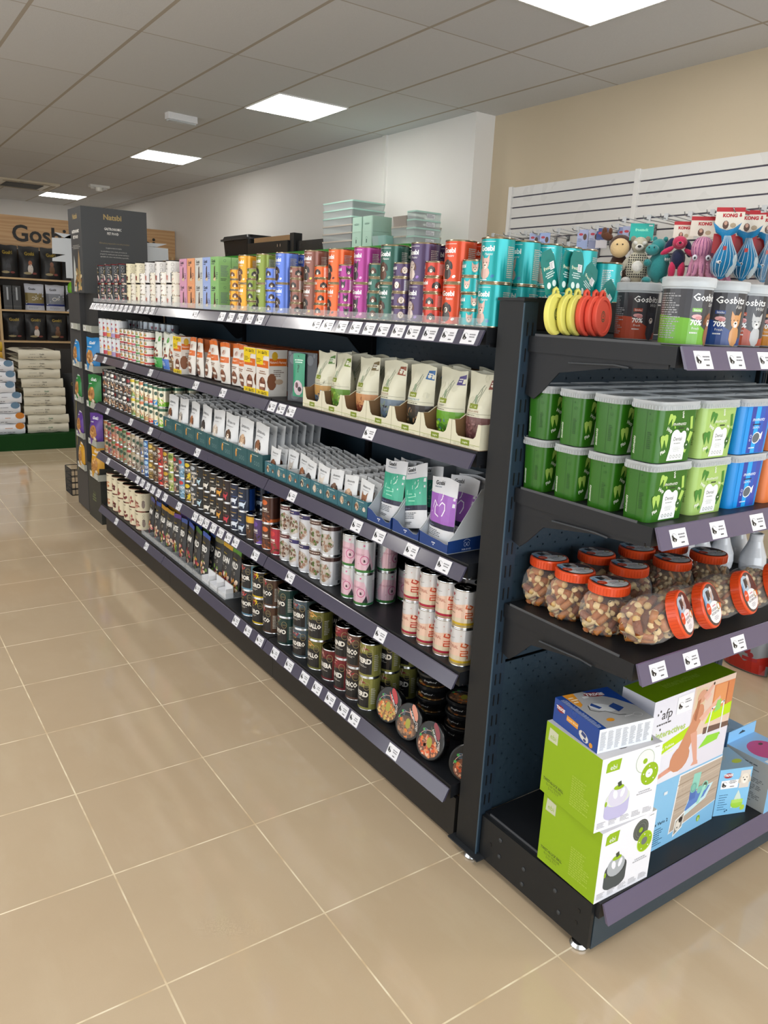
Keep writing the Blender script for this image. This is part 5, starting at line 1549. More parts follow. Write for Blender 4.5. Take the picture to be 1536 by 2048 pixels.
# ================================================================== MOMENTS TUBS
Z = EZ[1] + .0004
def tooth(cx, cy, s, c, rot=0):
    cr, sr = math.cos(rot), math.sin(rot)
    def q(pts):
        return [(cx + (x * cr - y * sr) * s, cy + (x * sr + y * cr) * s) for x, y in pts]
    return (c, [q([(-.5, .1), (.5, .1), (.5, .45), (.25, .55), (0, .45), (-.25, .55), (-.5, .45)]), q([(-.5, .1), (-.05, .1), (-.1, -.15), (-.3, -.6), (-.42, -.2)]), q([(.05, .1), (.5, .1), (.42, -.2), (.3, -.6), (.1, -.15)])])
def moments(kind):
    bw, bd, hh = .146, .082, .121
    b = MB()
    base = {'g': '#2a6412', 'l': '#9dbd68', 'b': '#0a84d2', 'o': '#d8743c'}[kind]
    pts = [(x * .93, y * .93) for x, y in rrect(bw, bd, .020, 5)]
    b.prism(pts, 0, hh, base, 'gloss', sc=1 / .93, top=False, sm=True)
    y0 = -bd / 2 * .93
    fn = lambda u, v, h: (u * (.93 + .07 * v / hh), (-bd / 2) * (.93 + .07 * v / hh) - h, v)
    fl = lambda u, v, h: ((-bw / 2) * (.93 + .07 * v / hh) - h, -u * (.93 + .07 * v / hh), v)
    fw, sw = bw - .048, bd - .048
    o = []
    if kind in 'gl':
        tc = {'g': '#a4c65e', 'l': '#3f7f30'}[kind]
        o += [tooth(-.030, .098, .024, tc, -.3), tooth(-.047, .050, .028, tc, .12), tooth(-.036, .018, .010 if kind == 'l' else .001, tc, .5), R(.038, .02, .012, .05, tc, -.35), R(.042, .075, .009, .03, tc, .2)]
        o += [T('Hop', -.034, .072, .0085, '#f0f4ea', bold=.02, rot=-.35), T('Plas', -.046, .022, .0085, '#f0f4ea', bold=.02, rot=.45), T('Hop', .008, .108, .0065, '#f0f4ea', bold=.02, rot=-1.2), T('Pla', .036, .072, .006, '#f0f4ea', bold=.02)]
        o += [T('moments', .002, .085, .009, '#f4f6ee', bold=.0, sh=.35), R(.0, .077, .02, .003, '#22331e'), R(-.016, .078, .004, .006, '#8fc040', .5)]
        o += [P([(-.030, .004), (.034, .004), (.0345, .031), (-.023, .031)], '#eff2f2'), R(-.0225, .03, .057, .03, '#eff2f2'), E(-.006, .060, .0165, .0155, '#eff2f2', 14), E(.023, .059, .0115, .013, '#eff2f2', 12), P([(-.006, .058), (.022, .058), (.022, .066), (-.002, .070)], '#eff2f2')]
        o += [T('Dental', .003, .05, .0085, '#33383c', bold=.01), words(-.01, .041, .026, .005, 1, '#8a8f92', 2, 'c'), words(-.014, .024, .034, .012, 4, '#b0b5b6', 3, 'c')] + [ring(-.015 + i * .012, .013, .0042, .0042, .0011, '#3f463f', 9) for i in range(4)]
        o += [E(.040, .038, .009, .011, '#2a5a24', 9), R(.038, .037, .005, .003, '#e8efe6', .5)]
    elif kind == 'b':
        for i, cc in enumerate(['#0b8ee0', '#2a3f9e', '#19a0e8', '#2556b8', '#3a4aa8']):
            o.append(R(-.049 + i * .0196, .002, .0196, .117, cc))
        o += [T('moments', .006, .083, .010, '#f2f6fa', bold=.0, sh=.35), R(-.018, .073, .036, .003, '#16204a'), T('SALMON', .0, .064, .0055, '#dfe8f4', bold=0), E(.008, .04, .019, .015, '#eef4fa', 12, .2), P([(.02, .045), (.034, .056), (.032, .034)], '#eef4fa'), E(.007, .04, .0165, .0125, '#5d666e', 12, .2), ring(-.018, .045, .004, .004, .001, '#eef4fa', 8), ring(-.02, .035, .003, .003, .001, '#eef4fa', 8), words(-.02, .012, .04, .006, 1, '#dfe8f4', 4)]
    else:
        o += [R(-.0, .002, .049, .117, '#c8452c'), T('moments', .002, .083, .010, '#f6ece4', bold=.0, sh=.35), E(.004, .04, .016, .02, '#f2d8c0', 10), words(-.02, .07, .04, .006, 1, '#f6ece4', 4)]
    b.art(o, fn, 'gloss', off=.0006, step=.000015)
    ink = {'g': '#1f4f18', 'l': '#5f7a3a', 'b': '#0a5fa8', 'o': '#a0502a'}[kind]
    s = [stroke([(.006, .004), (.006, .115)], .0006, ink), T('moments', -.014, .018, .0072, '#f0f4ea', bold=.0, sh=.3, rot=PI / 2, al='l'), words(.012, .03, .012, .04, 9, ink, 3), ring(.018, .095, .005, .003, .0006, ink, 10), R(.012, .108, .003, .003, ink), R(-.02 + .0, .108, .002, .002, ink)]
    s[1] = T('moments', .032, .018, .0072, '#f0f4ea', bold=.0, sh=.3, rot=PI / 2, al='l')
    s = [(c_, [[(-x, y) if False else (x, y) for x, y in p] for p in ps]) for c_, ps in s]
    # on the left face the brand word sits near the rear edge
    s[1] = T('moments', -.020, .015, .0075, '#f0f4ea', bold=.0, sh=.3, rot=PI / 2, al='l')
    b.art(s, fl, 'gloss', off=.0008, step=.000015)
    l = MB()
    P1 = rrect(.157, .093, .025, 5)
    l.prism([(x * .985, y * .985) for x, y in P1], .1205, .1395, '#e2e6ea', 'frost', sc=1.012, top=False, bot=False, sm=True)
    l.prism([(x * .98, y * .98) for x, y in P1], .1345, .1355, '#dfe6ea', 'frost', sm=True)
    n = len(P1)
    for i in range(n):
        a, c_ = P1[i], P1[(i + 1) % n]
        d = math.hypot(c_[0] - a[0], c_[1] - a[1])
        m_ = max(1, int(d / .007))
        for j in range(m_):
            x, y = a[0] + (c_[0] - a[0]) * j / m_, a[1] + (c_[1] - a[1]) * j / m_
            l.box(x - .0006, x + .0006, y - .0006, y + .0006, .1215, .130, '#f2f5f7', 'frost')
    return Proto('dental_tub', b, 'food tub', [('tub_lid', l)])
cols_x = [.156, .3155, .474, .632, .79, .95]
kinds = ['g', 'l', 'b', 'o', 'o', 'g']
knm = {'g': 'dark green', 'l': 'pale green', 'b': 'blue', 'o': 'orange'}
PM = {k: moments(k) for k in 'glbo'}
for ci, (cx, kd) in enumerate(zip(cols_x, kinds)):
    for ri in range(4):
        for tq in range(2):
            if ci > 3 and ri == 0 and tq == 1:
                pass
            PM[kd].put((cx + .002 * math.sin(ri + ci), .010 + ri * .1122, Z + tq * .1400), 0, '%s lidded tub, %s tier, %s from the front, %s column from left' % (knm[kd], ['lower', 'upper'][tq], ORD[ri], ORD[ci]), 'lidded tubs on the second end shelf')
for j, cx in enumerate((.47, .63)):
    PM['l'].put((cx, .33, Z + .2802), (0, 0, .03), 'pale green tub on a third tier at the back, %s one' % ['left', 'right'][j], 'lidded tubs on the second end shelf') if False else None

# ================================================================== JARS OF CHEWS
Z = EZ[2] + .0004
def jar(kind):
    b = MB()
    prof = [(.001, .0), (.040, 0), (.052, .006), (.068, .028), (.0755, .056), (.073, .078), (.062, .100), (.050, .110), (.047, .122)]
    b.lathe(prof, '#ffffff', 'clear', 30, ey=.74)
    c = MB()
    rg = random.Random(kind + 5)
    cream_ = '#dcc08c'
    c.ball(0, 0, .056, .056, .040, .046, '#6d3c1c' if kind != 2 else '#a8875a', 'chew', 16, 10)
    made = []
    tries = 0
    big = kind != 2
    while len(made) < (46 if big else 150) and tries < 3000:
        tries += 1
        z = rg.uniform(.010, .100)
        rm = (.060 if big else .064) * math.sqrt(max(.02, 1 - ((z - .055) / .058) ** 2)) * rg.uniform(.9, 1.04)
        a = rg.uniform(0, 2 * PI)
        x, y = rm * math.cos(a), rm * math.sin(a) * .70
        if any((x - q[0]) ** 2 + (y - q[1]) ** 2 + (z - q[2]) ** 2 < (.0165 if big else .0092) ** 2 for q in made):
            continue
        made.append((x, y, z))
        # tangent direction
        d = Vector((-math.sin(a), math.cos(a) * .7, rg.uniform(-1.6, 1.6))).normalized()
        if big:
            ln, r = rg.uniform(.020, .028), rg.uniform(.0088, .0112)
            p = Vector((x, y, z)) * 1
            e = [p - d * ln, p - d * ln * .8, p, p + d * ln * .8, p + d * ln]
            e = [(q.x, q.y, max(.008, min(.108, q.z))) for q in e]
            c.tube(e, [r * .45, r * .95, r * .85, r * .98, r * .45], cream_ if rg.random() < .8 else '#c8a468', 'chew', 7)
            if rg.random() < .94:
                s_ = rg.uniform(-.25, .25)
                k_ = rg.uniform(.45, .72)
                q0, q1 = p + d * ln * (s_ - k_), p + d * ln * (s_ + k_)
                c.tube([tuple(q0), tuple(p + d * ln * s_), tuple(q1)], [r * .99, r * 1.07, r * .99], rg.choice(['#8f4e1c', '#a05c24', '#824218', '#ae6c30']), 'chew', 7)
        else:
            if rg.random() < .68:
                c.ball(x, y, z, .0062, .0062, .0062, rg.choice(['#d9c296', '#cfb584', '#e0cba2']), 'chew', 8, 6)
            else:
                p = Vector((x, y, z))
                c.tube([tuple(p - d * .016), tuple(p), tuple(p + d * .016)], [.004, .0052, .004], rg.choice(['#a8683a', '#8a5028', '#c89458']), 'chew', 6)
    l = MB()
    l.lathe([(.049, .112), (.0525, .113), (.0525, .134), (.051, .1365), (.0485, .1375), (.001, .137)], '#d8491c', 'lidplastic', 34)
    for i in range(40):
        a = 2 * PI * i / 40
        l.box(.0525 * math.cos(a) - .0005, .0525 * math.cos(a) + .0005, .0525 * math.sin(a) - .0005, .0525 * math.sin(a) + .0005, .1145, .1325, '#cf4418', 'lidplastic')
    ls = MB()
    ls.lathe([(.0475, .1376), (.001, .1377)], '#4a3634', 'gloss', 28)
    o = [E(-.012, .022, .03, .02, '#a9bccb', 10, -.3), P([(-.04, .0), (-.028, -.002), (-.03, .03), (-.038, .022)], '#6f9ac8'), P([(-.02, .012), (-.006, .014), (-.01, .036), (-.022, .034)], '#2a2a2e'), E(-.003, .026, .006, .01, '#4a4038', 8, .2), E(.008, .03, .008, .011, '#d8d0cc', 8), E(.006, .018, .007, .012, '#b8a49a', 8, -.2),
         P([(.0, -.0), (.047, -.006), (.044, -.018), (.02, -.014)], '#d85a24'), E(.004, -.018, .036, .025, '#e8e8ea', 16), E(-.027, -.004, .0135, .0135, '#d8491c', 12), T('duvo', -.027, -.0045, .0055, '#f4e6e0', bold=.0),
         T(['CHICKEN &', 'CHICKEN &', 'CHICKEN &'][kind], .004, -.014, .0052, '#33333a', bold=.02), T(['BISCUIT', 'RICE BATONS', 'CALCIUM BONES'][kind], .004, -.022, .0052, '#33333a', bold=.02), words(-.012, -.036, .03, .01, 3, '#9a9aa2', 3, 'c'), ring(.03, -.010, .009, .009, .003, '#a8924a', 12), words(-.006, -.006, .024, .005, 1, '#c8707a', 5, 'c')]
    ls.art(o, topf(.1378), 'gloss', step=.000015)
    # white care label on the belly, facing right
    s = MB()
    def belly(u, v, h):
        a = -.25 + u / .075
        z = .056 + v
        k = .0762 * math.sqrt(max(.05, 1 - ((z - .056) / .085) ** 2)) + h
        return (k * math.cos(a), k * math.sin(a) * .74, z)
    s.art([E(0, 0, .026, .032, '#5a3a34', 22), E(0, 0, .0235, .0295, '#e2e2e4', 22), words(-.016, -.02, .032, .042, 10, '#9a9aa0', 3, 'c'), words(-.012, -.026, .024, .005, 1, '#3a3a3e', 3)], belly, 'gloss', du=.006, off=.0008, step=.0001)
    PJ = Proto('chew_jar', b, 'jar', [('jar_lid', l), ('dog_chews', c), ('care_label', s)])
    # the printed disc belongs to the lid
    PJ.disc = ls.mesh('lid_print')
    return PJ
def put_jar(Pj, loc, rot, lab, sc=1.0):
    o = Pj.put(loc, rot, lab, 'jars of dog chews on the third end shelf')
    o.scale = (sc, sc, sc)
    lid = [c for c in bpy.data.objects if c.parent == o and c.name.startswith('jar_lid')][0]
    d = bpy.data.objects.new('lid_print', Pj.disc)
    COL.objects.link(d)
    d.parent = lid
    for c in bpy.data.objects:
        if c.parent == o and c.name.startswith('dog_chews'):
            c['kind'] = 'stuff'
            c['label'] = 'cream and brown dog chews inside the clear jar'
    return o
J = [jar(0), jar(1), jar(2)]
for k, (x, y, t, rz, lab) in enumerate([
        (.165, .112, 0, -.2, 'upright chew jar, orange lid, front of the left column'),
        (.163, .226, 0, -.3, 'upright chew jar, orange lid, middle of the left column'),
        (.178, .335, 0, -.15, 'upright chew jar, orange lid, rearmost of the left column'),
        (.335, .185, 1, -.3, 'upright chew jar directly behind the tilted jars'),
        (.340, .305, 1, -.1, 'upright chew jar at the back of the second column'),
        (.50, .165, 2, -.2, 'upright batons jar in the third column, front'),
        (.495, .285, 1, -.3, 'upright chew jar in the third column, back, below the ticket rail'),
        (.66, .155, 2, -.2, 'upright batons jar beside the white bottles'),
        (.64, .275, 2, -.2, 'upright batons jar hidden behind the one beside the white bottles')]):
    put_jar(J[t], (x, y, Z), (0, 0, rz), lab)
for k, (x, y, t, rz, lab) in enumerate([
        (.160, .045, 0, .38, 'chew jar tipped forward at the left front corner, lid facing out'),
        (.292, .055, 1, .26, 'tipped batons jar with round label, second from the left corner'),
        (.475, .065, 2, .24, 'tipped pale bones jar, third from the left corner'),
        (.63, .065, 2, .24, 'tipped chew jar cut off by the right picture edge')]):
    put_jar(J[t], (x, y, Z + .049), Euler((math.radians(66), 0, rz)), lab, 1.1)
b = MB()
b.lathe([(.001, 0), (.036, 0), (.040, .006), (.043, .03), (.040, .055), (.028, .085), (.0215, .105), (.021, .122), (.023, .128), (.019, .130), (.017, .124), (.015, .10)], '#e2e4e8', 'ceramic', 26)
V = Proto('white_bottle', b, 'bottle')
for x, y, lab in [(1.035, .225, 'white ceramic bottle standing in front, beside the right end jars'), (1.09, .32, 'white ceramic bottle second from the front'), (.965, .30, 'white ceramic bottle third from the front'), (.90, .335, 'white ceramic bottle behind the jars, partly under the ticket'), (.83, .345, 'leftmost white ceramic bottle, under the price ticket')]:
    V.put((x, y, Z), 0, lab + ', third end shelf', 'white bottles on the third end shelf')

# ================================================================== BOXES ON THE BASE SHELF
Z = EZ[3] + .0004
lime = '#8fb20c'
def ebi(w_, d, h, dark):
    b = MB()
    wht_ = '#e6e7ee'
    b.box(-w_ / 2, w_ / 2, -d / 2, d / 2, 0, h, wht_, 'paper', {'-x': lime, '+x': lime, '+z': '#c9c8cc'})
    hw = w_ / 2
    o = [P([(-hw + .016, h * .80), (-hw + .062, h * .80), (-hw + .066, h * .95), (-hw + .028, h * .95), (-hw + .018, h * .92)], lime), T('ebi', -hw + .041, h * .825, .014, wht_, bold=.0)]
    if dark:
        o += [E(.0475, h * .8, .030, .032, '#4c524c', 20), ring(.0475, h * .8, .026, .028, .002, '#6a706a', 20), ring(.0475, h * .8, .019, .021, .002, '#6a706a', 18), E(.0475, h * .8, .008, .008, lime, 10), E(.070, h * .60, .030, .032, lime, 20), ring(.07, h * .6, .03, .032, .002, '#b8d83a', 20), E(.068, h * .61, .012, .012, '#6a706c', 12)]
        body, glass = '#454c4e', '#a8adb2'
    else:
        o += [E(.0475, h * .8, .033, .034, '#a9b8a2', 20), E(.0475, h * .8, .031, .032, '#dfe2e2', 20), E(.0475, h * .8, .008, .008, lime, 10), E(.070, h * .60, .031, .033, lime, 20), E(.068, h * .61, .013, .013, '#e8eaee', 12), T('ebi', .068, h * .6, .004, '#6a7a5a')]
        body, glass = '#b8b4d8', '#cfccde'
    o += [('#e6e7ee', [q for i in range(5) for q in E(.07 + .022 * math.cos(i * 1.25 + .5), h * .60 + .023 * math.sin(i * 1.25 + .5), .0022, .0022, 0, 6)[1]])]
    o += [E(-.035, h * .20, .042, .020, body, 20), R(-.077, h * .20, .084, h * .2, body), E(-.035, h * .40, .042, .024, '#d4dad2' if not dark else '#363c3e', 20), E(-.035, h * .43, .034, .030, glass, 18), E(-.045, h * .46, .008, .014, '#e6e6ee', 8, .3), E(-.02, h * .46, .007, .014, '#e6e6ee', 8, -.3), E(-.035, h * .55, .018, .007, lime, 10), R(-.04, h * .56, .012, .014, '#3a4434', .3), E(-.074, h * .36, .004, .008, lime, 8)]
    o += [words(.03, h * .33, .06, h * .06, 2, '#a8a8ae', 4, 'c'), R(.074, h * .93, .026, .010, '#f2f2f6'), words(.077, h * .945, .02, .006, 1, '#8a8a90', 5)]
    for i in range(5):
        o.append(words(-hw + .008 + i * .040, h * .04 + i * .0, .034, h * .085, 4, '#b4b4ba', 10 + i))
    b.art(o, front(-d / 2), 'paper')
    s = [P([(-.093, h * .76), (-.056, h * .76), (-.056, h * .92), (-.09, h * .94)], '#c8ccb0'), T('ebi', -.074, h * .80, .014, lime, bold=.0), T('TWIST-N-LICK BALL', -.055, h * .185, .0085, '#4a5a20', bold=.02, wmax=.08), T('SLOW FEEDER', -.052, h * .135, .007, '#5f7220', bold=0, wmax=.06), T('DOG TOY', -.052, h * .09, .007, '#5f7220', bold=0, wmax=.04)]
    s += [words(.01, h * .12, .07, h * .42, 13, '#a8c244', 7)]
    b.art(s, leftf(-w_ / 2), 'paper')
    t_ = [P([(.05, -d * .40), (.085, -d * .42), (.095, -d * .36), (.05, -d * .33)], '#8ab02a'), E(-.005, -d * .33, .03, .016, '#4f4a4a', 10, .3), E(.02, -d * .36, .01, .01, '#8a7a78', 8), R(.03, -d * .2, .05, .002, '#8a8a8e')]
    b.art(t_, topf(h), 'paper')
    return b
Proto('toy_box', ebi(.208, .208, .210, True), 'box').put((.160, .050, Z), (0, 0, -.03), 'lime and white box with dark feeder ball picture, bottom of the stack')
Proto('toy_box', ebi(.208, .208, .208, False), 'box').put((.147, .056, Z + .2102), (0, 0, -.10), 'lime and white box with lilac feeder ball picture, middle of the stack')
# blue and grey brush box lying on top
w_, d, h = .176, .178, .066
b = MB()
bl = '#1a4494'
b.box(-w_ / 2, w_ / 2, -d / 2, d / 2, 0, h, bl, 'gloss', {'-y': '#dfe3ea', '+z': '#a8a9ab'})
b.art([words(-.082 + i * .0235, .006, .019, .052, 16, '#9aa0aa', i) for i in range(7)], front(-d / 2), 'gloss')
b.art([E(-.062, .045, .016, .010, '#8a1f26', 12), T('TRIXIE', -.062, .0415, .0085, '#f0f0f2', bold=.03), R(-.035, .026, .046, .015, '#d8922a', -.06), T('Combi Brush', -.012, .031, .006, '#f4ecd8', bold=0, sh=.3), E(.035, .018, .020, .012, '#d8d6d0', 10, -.35), R(.026, .018, .018, .010, '#2a3f7a', -.3), E(.064, .009, .007, .007, '#d8922a', 8), E(.04, .010, .006, .004, '#2a3f7a', 8)], leftf(-w_ / 2), 'gloss')
o = [P([(-.088, -.089), (-.05, -.089), (-.062, .04), (-.088, .05)], bl) if False else R(-.088, -.089, .022, .178, bl), P([(-.088, .05), (-.02, .089), (-.088, .089)], bl) if False else R(-.088, .062, .03, .027, bl),
     P([(.0, .089), (.088, .089), (.088, -.02), (.06, .03), (.03, .06)], bl), P([(-.066, .089), (-.03, .089), (-.045, .03), (-.058, .02), (-.064, .04)], '#d8922a'), words(-.06, .04, .022, .035, 3, '#f0e6cc', 3), words(-.086, -.08, .016, .15, 30, '#b8c4dc', 4),
     E(.022, .066, .03, .012, '#8a1f26', 14, -.25), T('TRIXIE', .022, .060, .013, '#f0f0f2', bold=.04, rot=-.2), R(-.02, .055, .018, .010, '#d0d0d2'),
     E(-.005, .0, .035, .02, '#c9cdd0', 12, -.6), P([(-.03, .02), (-.018, .028), (-.006, .0), (-.018, -.004)], '#2c4a8a'), P([(.015, .0), (.04, .01), (.05, -.02), (.022, -.032)], '#2c4a8a'), stroke([(-.035, .02), (-.045, .0), (-.03, -.015), (-.01, -.018), (.01, -.045), (.03, -.05)], .002, '#1f1f22'), E(-.028, -.058, .012, .008, '#d8922a', 9), ring(.06, -.06, .014, .01, .0012, '#d8d8da', 14), words(.02, -.06, .03, .006, 1, '#e6e6e8', 5)]
b.art(o, topf(h), 'gloss')
r = b.obj('brush_box', loc=(.142, .063, Z + .4186), rot=(0, 0, -.16)); tag(r, 'blue and grey animal brush box lying on top of the lime boxes', 'box')

# interactive toy box and the puzzle box under it
w_, d, h = .372, .105, .266
b = MB()
b.box(-w_ / 2, w_ / 2, -d / 2, d / 2, 0, h, '#e2e2ee', 'gloss', {'+z': '#6f9406', '-x': '#c9c9cf'})
hw = w_ / 2
o = [R(-.01, .0, hw + .01, h, '#d8d6e2') if False else P([(-.01, h * .42), (hw, h * .35), (hw, h), (-.01, h)], '#dcc4b4'), P([(.0, h * .52), (.04, h * .52), (.05, h * .95), (.0, h * .97)], '#d9c4a4'),
     P([(.085, h * .58), (hw, h * .56), (hw, h * .93), (.085, h * .94)], '#cf8050'), P([(.092, h * .60), (.150, h * .59), (.150, h * .92), (.092, h * .93)], '#dc9460'), R(.152, h * .56, .004, h * .36, '#9a4c2c'),
     P([(.06, h * .38), (hw, h * .36), (hw, h * .42), (.06, h * .46)], '#6a5048'), P([(-.03, 0), (hw, 0), (hw, h * .36), (.02, h * .38)], '#dcdae6'),
     P([(-hw, h * .30), (-.02, h * .44), (-.01, h * .56), (-hw, h * .42)], '#b4d800'), P([(.062, h * .5), (hw, h * .52), (hw, h * .66), (.08, h * .62)], '#b8dc08')]
fur, furd = '#c88a6a', '#a86a4c'
o += [P([(-.125, h * .06), (-.06, h * .1), (-.02, h * .20), (-.06, h * .17), (-.15, h * .09)], '#d89a88'), E(-.035, h * .20, .045, h * .15, fur, 14, .25), P([(-.085, h * .12), (-.02, h * .10), (.045, h * .62), (.005, h * .66), (-.03, h * .45)], fur), E(.022, h * .64, .026, h * .14, fur, 12, -.3), P([(.0, h * .45), (.03, h * .46), (.055, h * .05), (.04, h * .04)], '#d8a08c'), P([(.025, h * .04), (.06, h * .03), (.056, h * .08), (.036, h * .09)], '#d8a08c'),
      P([(.03, h * .6), (.05, h * .55), (.125, h * .75), (.12, h * .79)], '#e0b09c'), E(.03, h * .86, .022, h * .075, '#d09a80', 12, .6), P([(.036, h * .86), (.05, h * .80), (.083, h * .95), (.078, h * .98)], '#dba898'), P([(.05, h * .82), (.055, h * .78), (.075, h * .84), (.07, h * .87)], '#e0b4a8'), E(.08, h * .965, .004, .005, '#1d1818', 7), E(.047, h * .915, .0025, .0025, '#1d1818', 6), P([(.012, h * .82), (.026, h * .84), (.018, h * .58), (.004, h * .62)], furd)]
o += [stroke([(.075, h * .26), (.09, h * .66), (.145, h * .70), (.148, h * .30), (.13, h * .24)], .006, '#e2e8ec'), P([(.05, h * .22), (.14, h * .24), (.15, h * .32), (.085, h * .34)], '#8fd23a'), P([(.10, h * .60), (.13, h * .62), (.13, h * .74), (.11, h * .74)], '#8fd06a')]
o += [T('afp', -.125, h * .77, .028, '#3a3a40', bold=-.0, sh=.05), words(-.165, h * .70, .09, .009, 1, '#4a4a50', 4), E(-.165, h * .84, .003, .004, '#3a3a40', 6), E(-.155, h * .87, .003, .004, '#3a3a40', 6), E(-.148, h * .66, .003, .004, '#3a3a40', 6), R(-.085, h * .76, .07, h * .2, '#f0f0f6')]
o += pawlogo(-.068, h * .85, .011) + [words(-.05, h * .86, .03, .014, 2, '#6a6a70', 3), words(-.046, h * .80, .022, .006, 1, '#4a4a50', 4), T('interactives', -.098, h * .56, .020, '#b4cf6a', bold=.02, wmax=.14), T('Treat Turbine', -.11, h * .40, .009, '#eef4d8', bold=.03, rot=.11), words(-.165, h * .33, .11, .008, 1, '#f0f6dc', 5)]
b.art(o, front(-d / 2), 'gloss', step=.000015)
b.art([T('interactives', -.01, -.014, .024, '#8cae3c', bold=.03, wmax=.24), T('interactives', -.01, -.0135, .0235, '#6f9406', bold=-.012, wmax=.236)], topf(h), 'gloss')
r = b.obj('interactive_toy_box', loc=(.458, .054, Z + .2262), rot=(0, 0, 0)); tag(r, 'large white and green toy box with a begging dog picture', 'box')
w_, d, h = .375, .13, .2255
b = MB()
b.box(-w_ / 2, w_ / 2, -d / 2, d / 2, 0, h, '#86bfe6', 'gloss', {'+z': '#94b4d0'})
hw = w_ / 2
rg = random.Random(4)
o = [P([(-.035, h * .13), (hw, h * .30), (hw, h * .97), (-.02, h * .97)], '#eaeaec'), P([(-.030, h * .15), (hw, h * .31), (hw, h * .95), (-.015, h * .95)], '#b8a898')]
for i in range(10):
    y_ = h * (.36 + i * .06)
    o.append(stroke([(-.02, y_ - h * .02), (hw - .004, y_ + h * .02)], .003 if i % 3 else .0012, ['#a89684', '#c6b8a8', '#988674'][i % 3]))
o += [P([(.02, h * .28), (.13, h * .42), (.16, h * .62), (.05, h * .60)], '#c6e4ec'), P([(.028, h * .36), (.12, h * .46), (.145, h * .60), (.055, h * .60)], '#5a82c8'), R(.045, h * .50, .03, h * .22, '#4a70b8'), R(.05, h * .64, .036, h * .24, '#8fd0c0', -.1), E(.06, h * .68, .016, .018, '#7cc0b0', 12), ring(.06, h * .68, .012, .014, .002, '#4f8f84', 12), E(.118, h * .62, .016, .017, '#86ccbc', 12), E(.118, h * .63, .010, .011, '#4a5a4a', 10), E(.092, h * .60, .012, .013, '#7cc0b0', 10), P([(.085, h * .40), (.098, h * .38), (.125, h * .62), (.112, h * .64)], '#a0dccc'),
      P([(-.012, h * .05), (.03, h * .14), (.034, h * .38), (-.008, h * .30)], '#f2f2f0'), P([(-.008, h * .08), (.027, h * .16), (.031, h * .35), (-.004, h * .28)], '#9a9488'), E(.008, h * .2, .012, .018, '#e8e0d4', 10), E(.018, h * .27, .009, .010, '#3a3230', 8), E(.006, h * .17, .003, .003, '#1a1616', 6),
      T('Box Vario 2', -.085, h * .36, .011, '#16283a', bold=.01), E(.11, h * .14, .009, .011, '#8fb83a', 10), T('2', .11, h * .11, .009, '#f4f8e8', bold=.02)]
for i in range(8):
    o.append(words(-.115, h * (.06 + i * .033), .055, .005, 1, '#3f6a8a', i))
o += [P([(-.19 + .005, h * .50), (-.125, h * .50), (-.118, h * .66), (-.185, h * .66)], '#a8283a'), T('TRIXIE', -.155, h * .53, .022, '#f2f2f4', bold=.05), R(-.085, h * .78, .016, .01, '#dfe8f0')]
b.art(o, front(-d / 2), 'gloss', step=.000015)
r = b.obj('puzzle_toy_box', loc=(.462, .068, Z), rot=(0, 0, 0)); tag(r, 'light blue puzzle toy box under the begging dog box', 'box')
w_, d, h = .118, .112, .160
b = MB()
b.box(-w_ / 2, w_ / 2, -d / 2, d / 2, 0, h, '#84c2ea', 'gloss', {'+z': '#7f9eb4', '-x': '#a8b8c4'})
o = [E(-.026, h * .86, .017, .009, '#a02430', 12), T('TRIXIE', -.026, h * .845, .008, '#f2f2f4', bold=.04), R(-.048, h * .58, .062, h * .18, '#f0f0f4')] + pawlogo(-.036, h * .67, .010) + [words(-.022, h * .68, .03, .012, 3, '#55555a', 3, 'c'), words(-.018, h * .6, .022, .006, 1, '#44444a', 3, 'c'),
     R(.018, h * .56, .036, h * .38, '#d8d0c8')] + doghead(.036, h * .76, .038, '#e4dcd0', '#c8bfb2', '#f2ece4') + [P([(.0, h * .14), (.042, h * .14), (.03, h * .40), (.02, h * .52), (.012, h * .40)], '#cfe0d4'), E(.021, h * .22, .022, .016, '#a4d44a', 12), R(.0, h * .24, .042, .012, '#b4dc6a'), E(.044, h * .12, .009, .010, '#b4d24a', 9), E(-.018, h * .08, .003, .003, '#3a5a7a', 6), E(-.012, h * .10, .003, .003, '#3a5a7a', 6)]
for i in range(7):
    o.append(words(-.048, h * (.12 + i * .052), .034, .004, 1, '#3a6a94', i))
b.art(o, front(-d / 2), 'gloss')
b.art([E(-.02, .01, .03, .02, '#93a0a4', 12, .3), E(-.012, .02, .016, .006, '#8f9c2a', 9, .2), E(.028, -.02, .02, .01, '#a8b828', 10, .2)], topf(h), 'gloss')
r = b.obj('treat_toy_box', loc=(.737, .042, Z), rot=(0, 0, -.33)); tag(r, 'small light blue box with white dog photo beside the puzzle box', 'box')
def bowlbox(topc, dk):
    w_, d, h = .155, .15, .165
    b = MB()
    b.box(-w_ / 2, w_ / 2, -d / 2, d / 2, 0, h, '#7db6e2', 'gloss', {'+z': '#86b2da', '-x': '#a9a8a4'})
    b.box(-w_ / 2, w_ / 2, d / 2 + .0002, d / 2 + .002, h - .02, h + .04, '#86c0ec', 'gloss')
    b.art([P([(-.02, h + .018), (.02, h + .018), (.012, h + .024), (.003, h + .026), (0, h + .03), (-.003, h + .026), (-.012, h + .024)], '#24343f')], front(d / 2 + .0002), 'gloss')
    b.art([E(.0, -.005, .058, .05, topc, 24), E(.02, .02, .01, .006, dk, 8), R(-.07, -.07, .036, .024, '#dfe2e6')], topf(h), 'gloss')
    b.art([words(-.06, .02, .12, .11, 20, '#6f6f6c', 5), words(-.06, .135, .1, .012, 2, '#4a4a48', 6)], leftf(-w_ / 2), 'gloss')
    return b
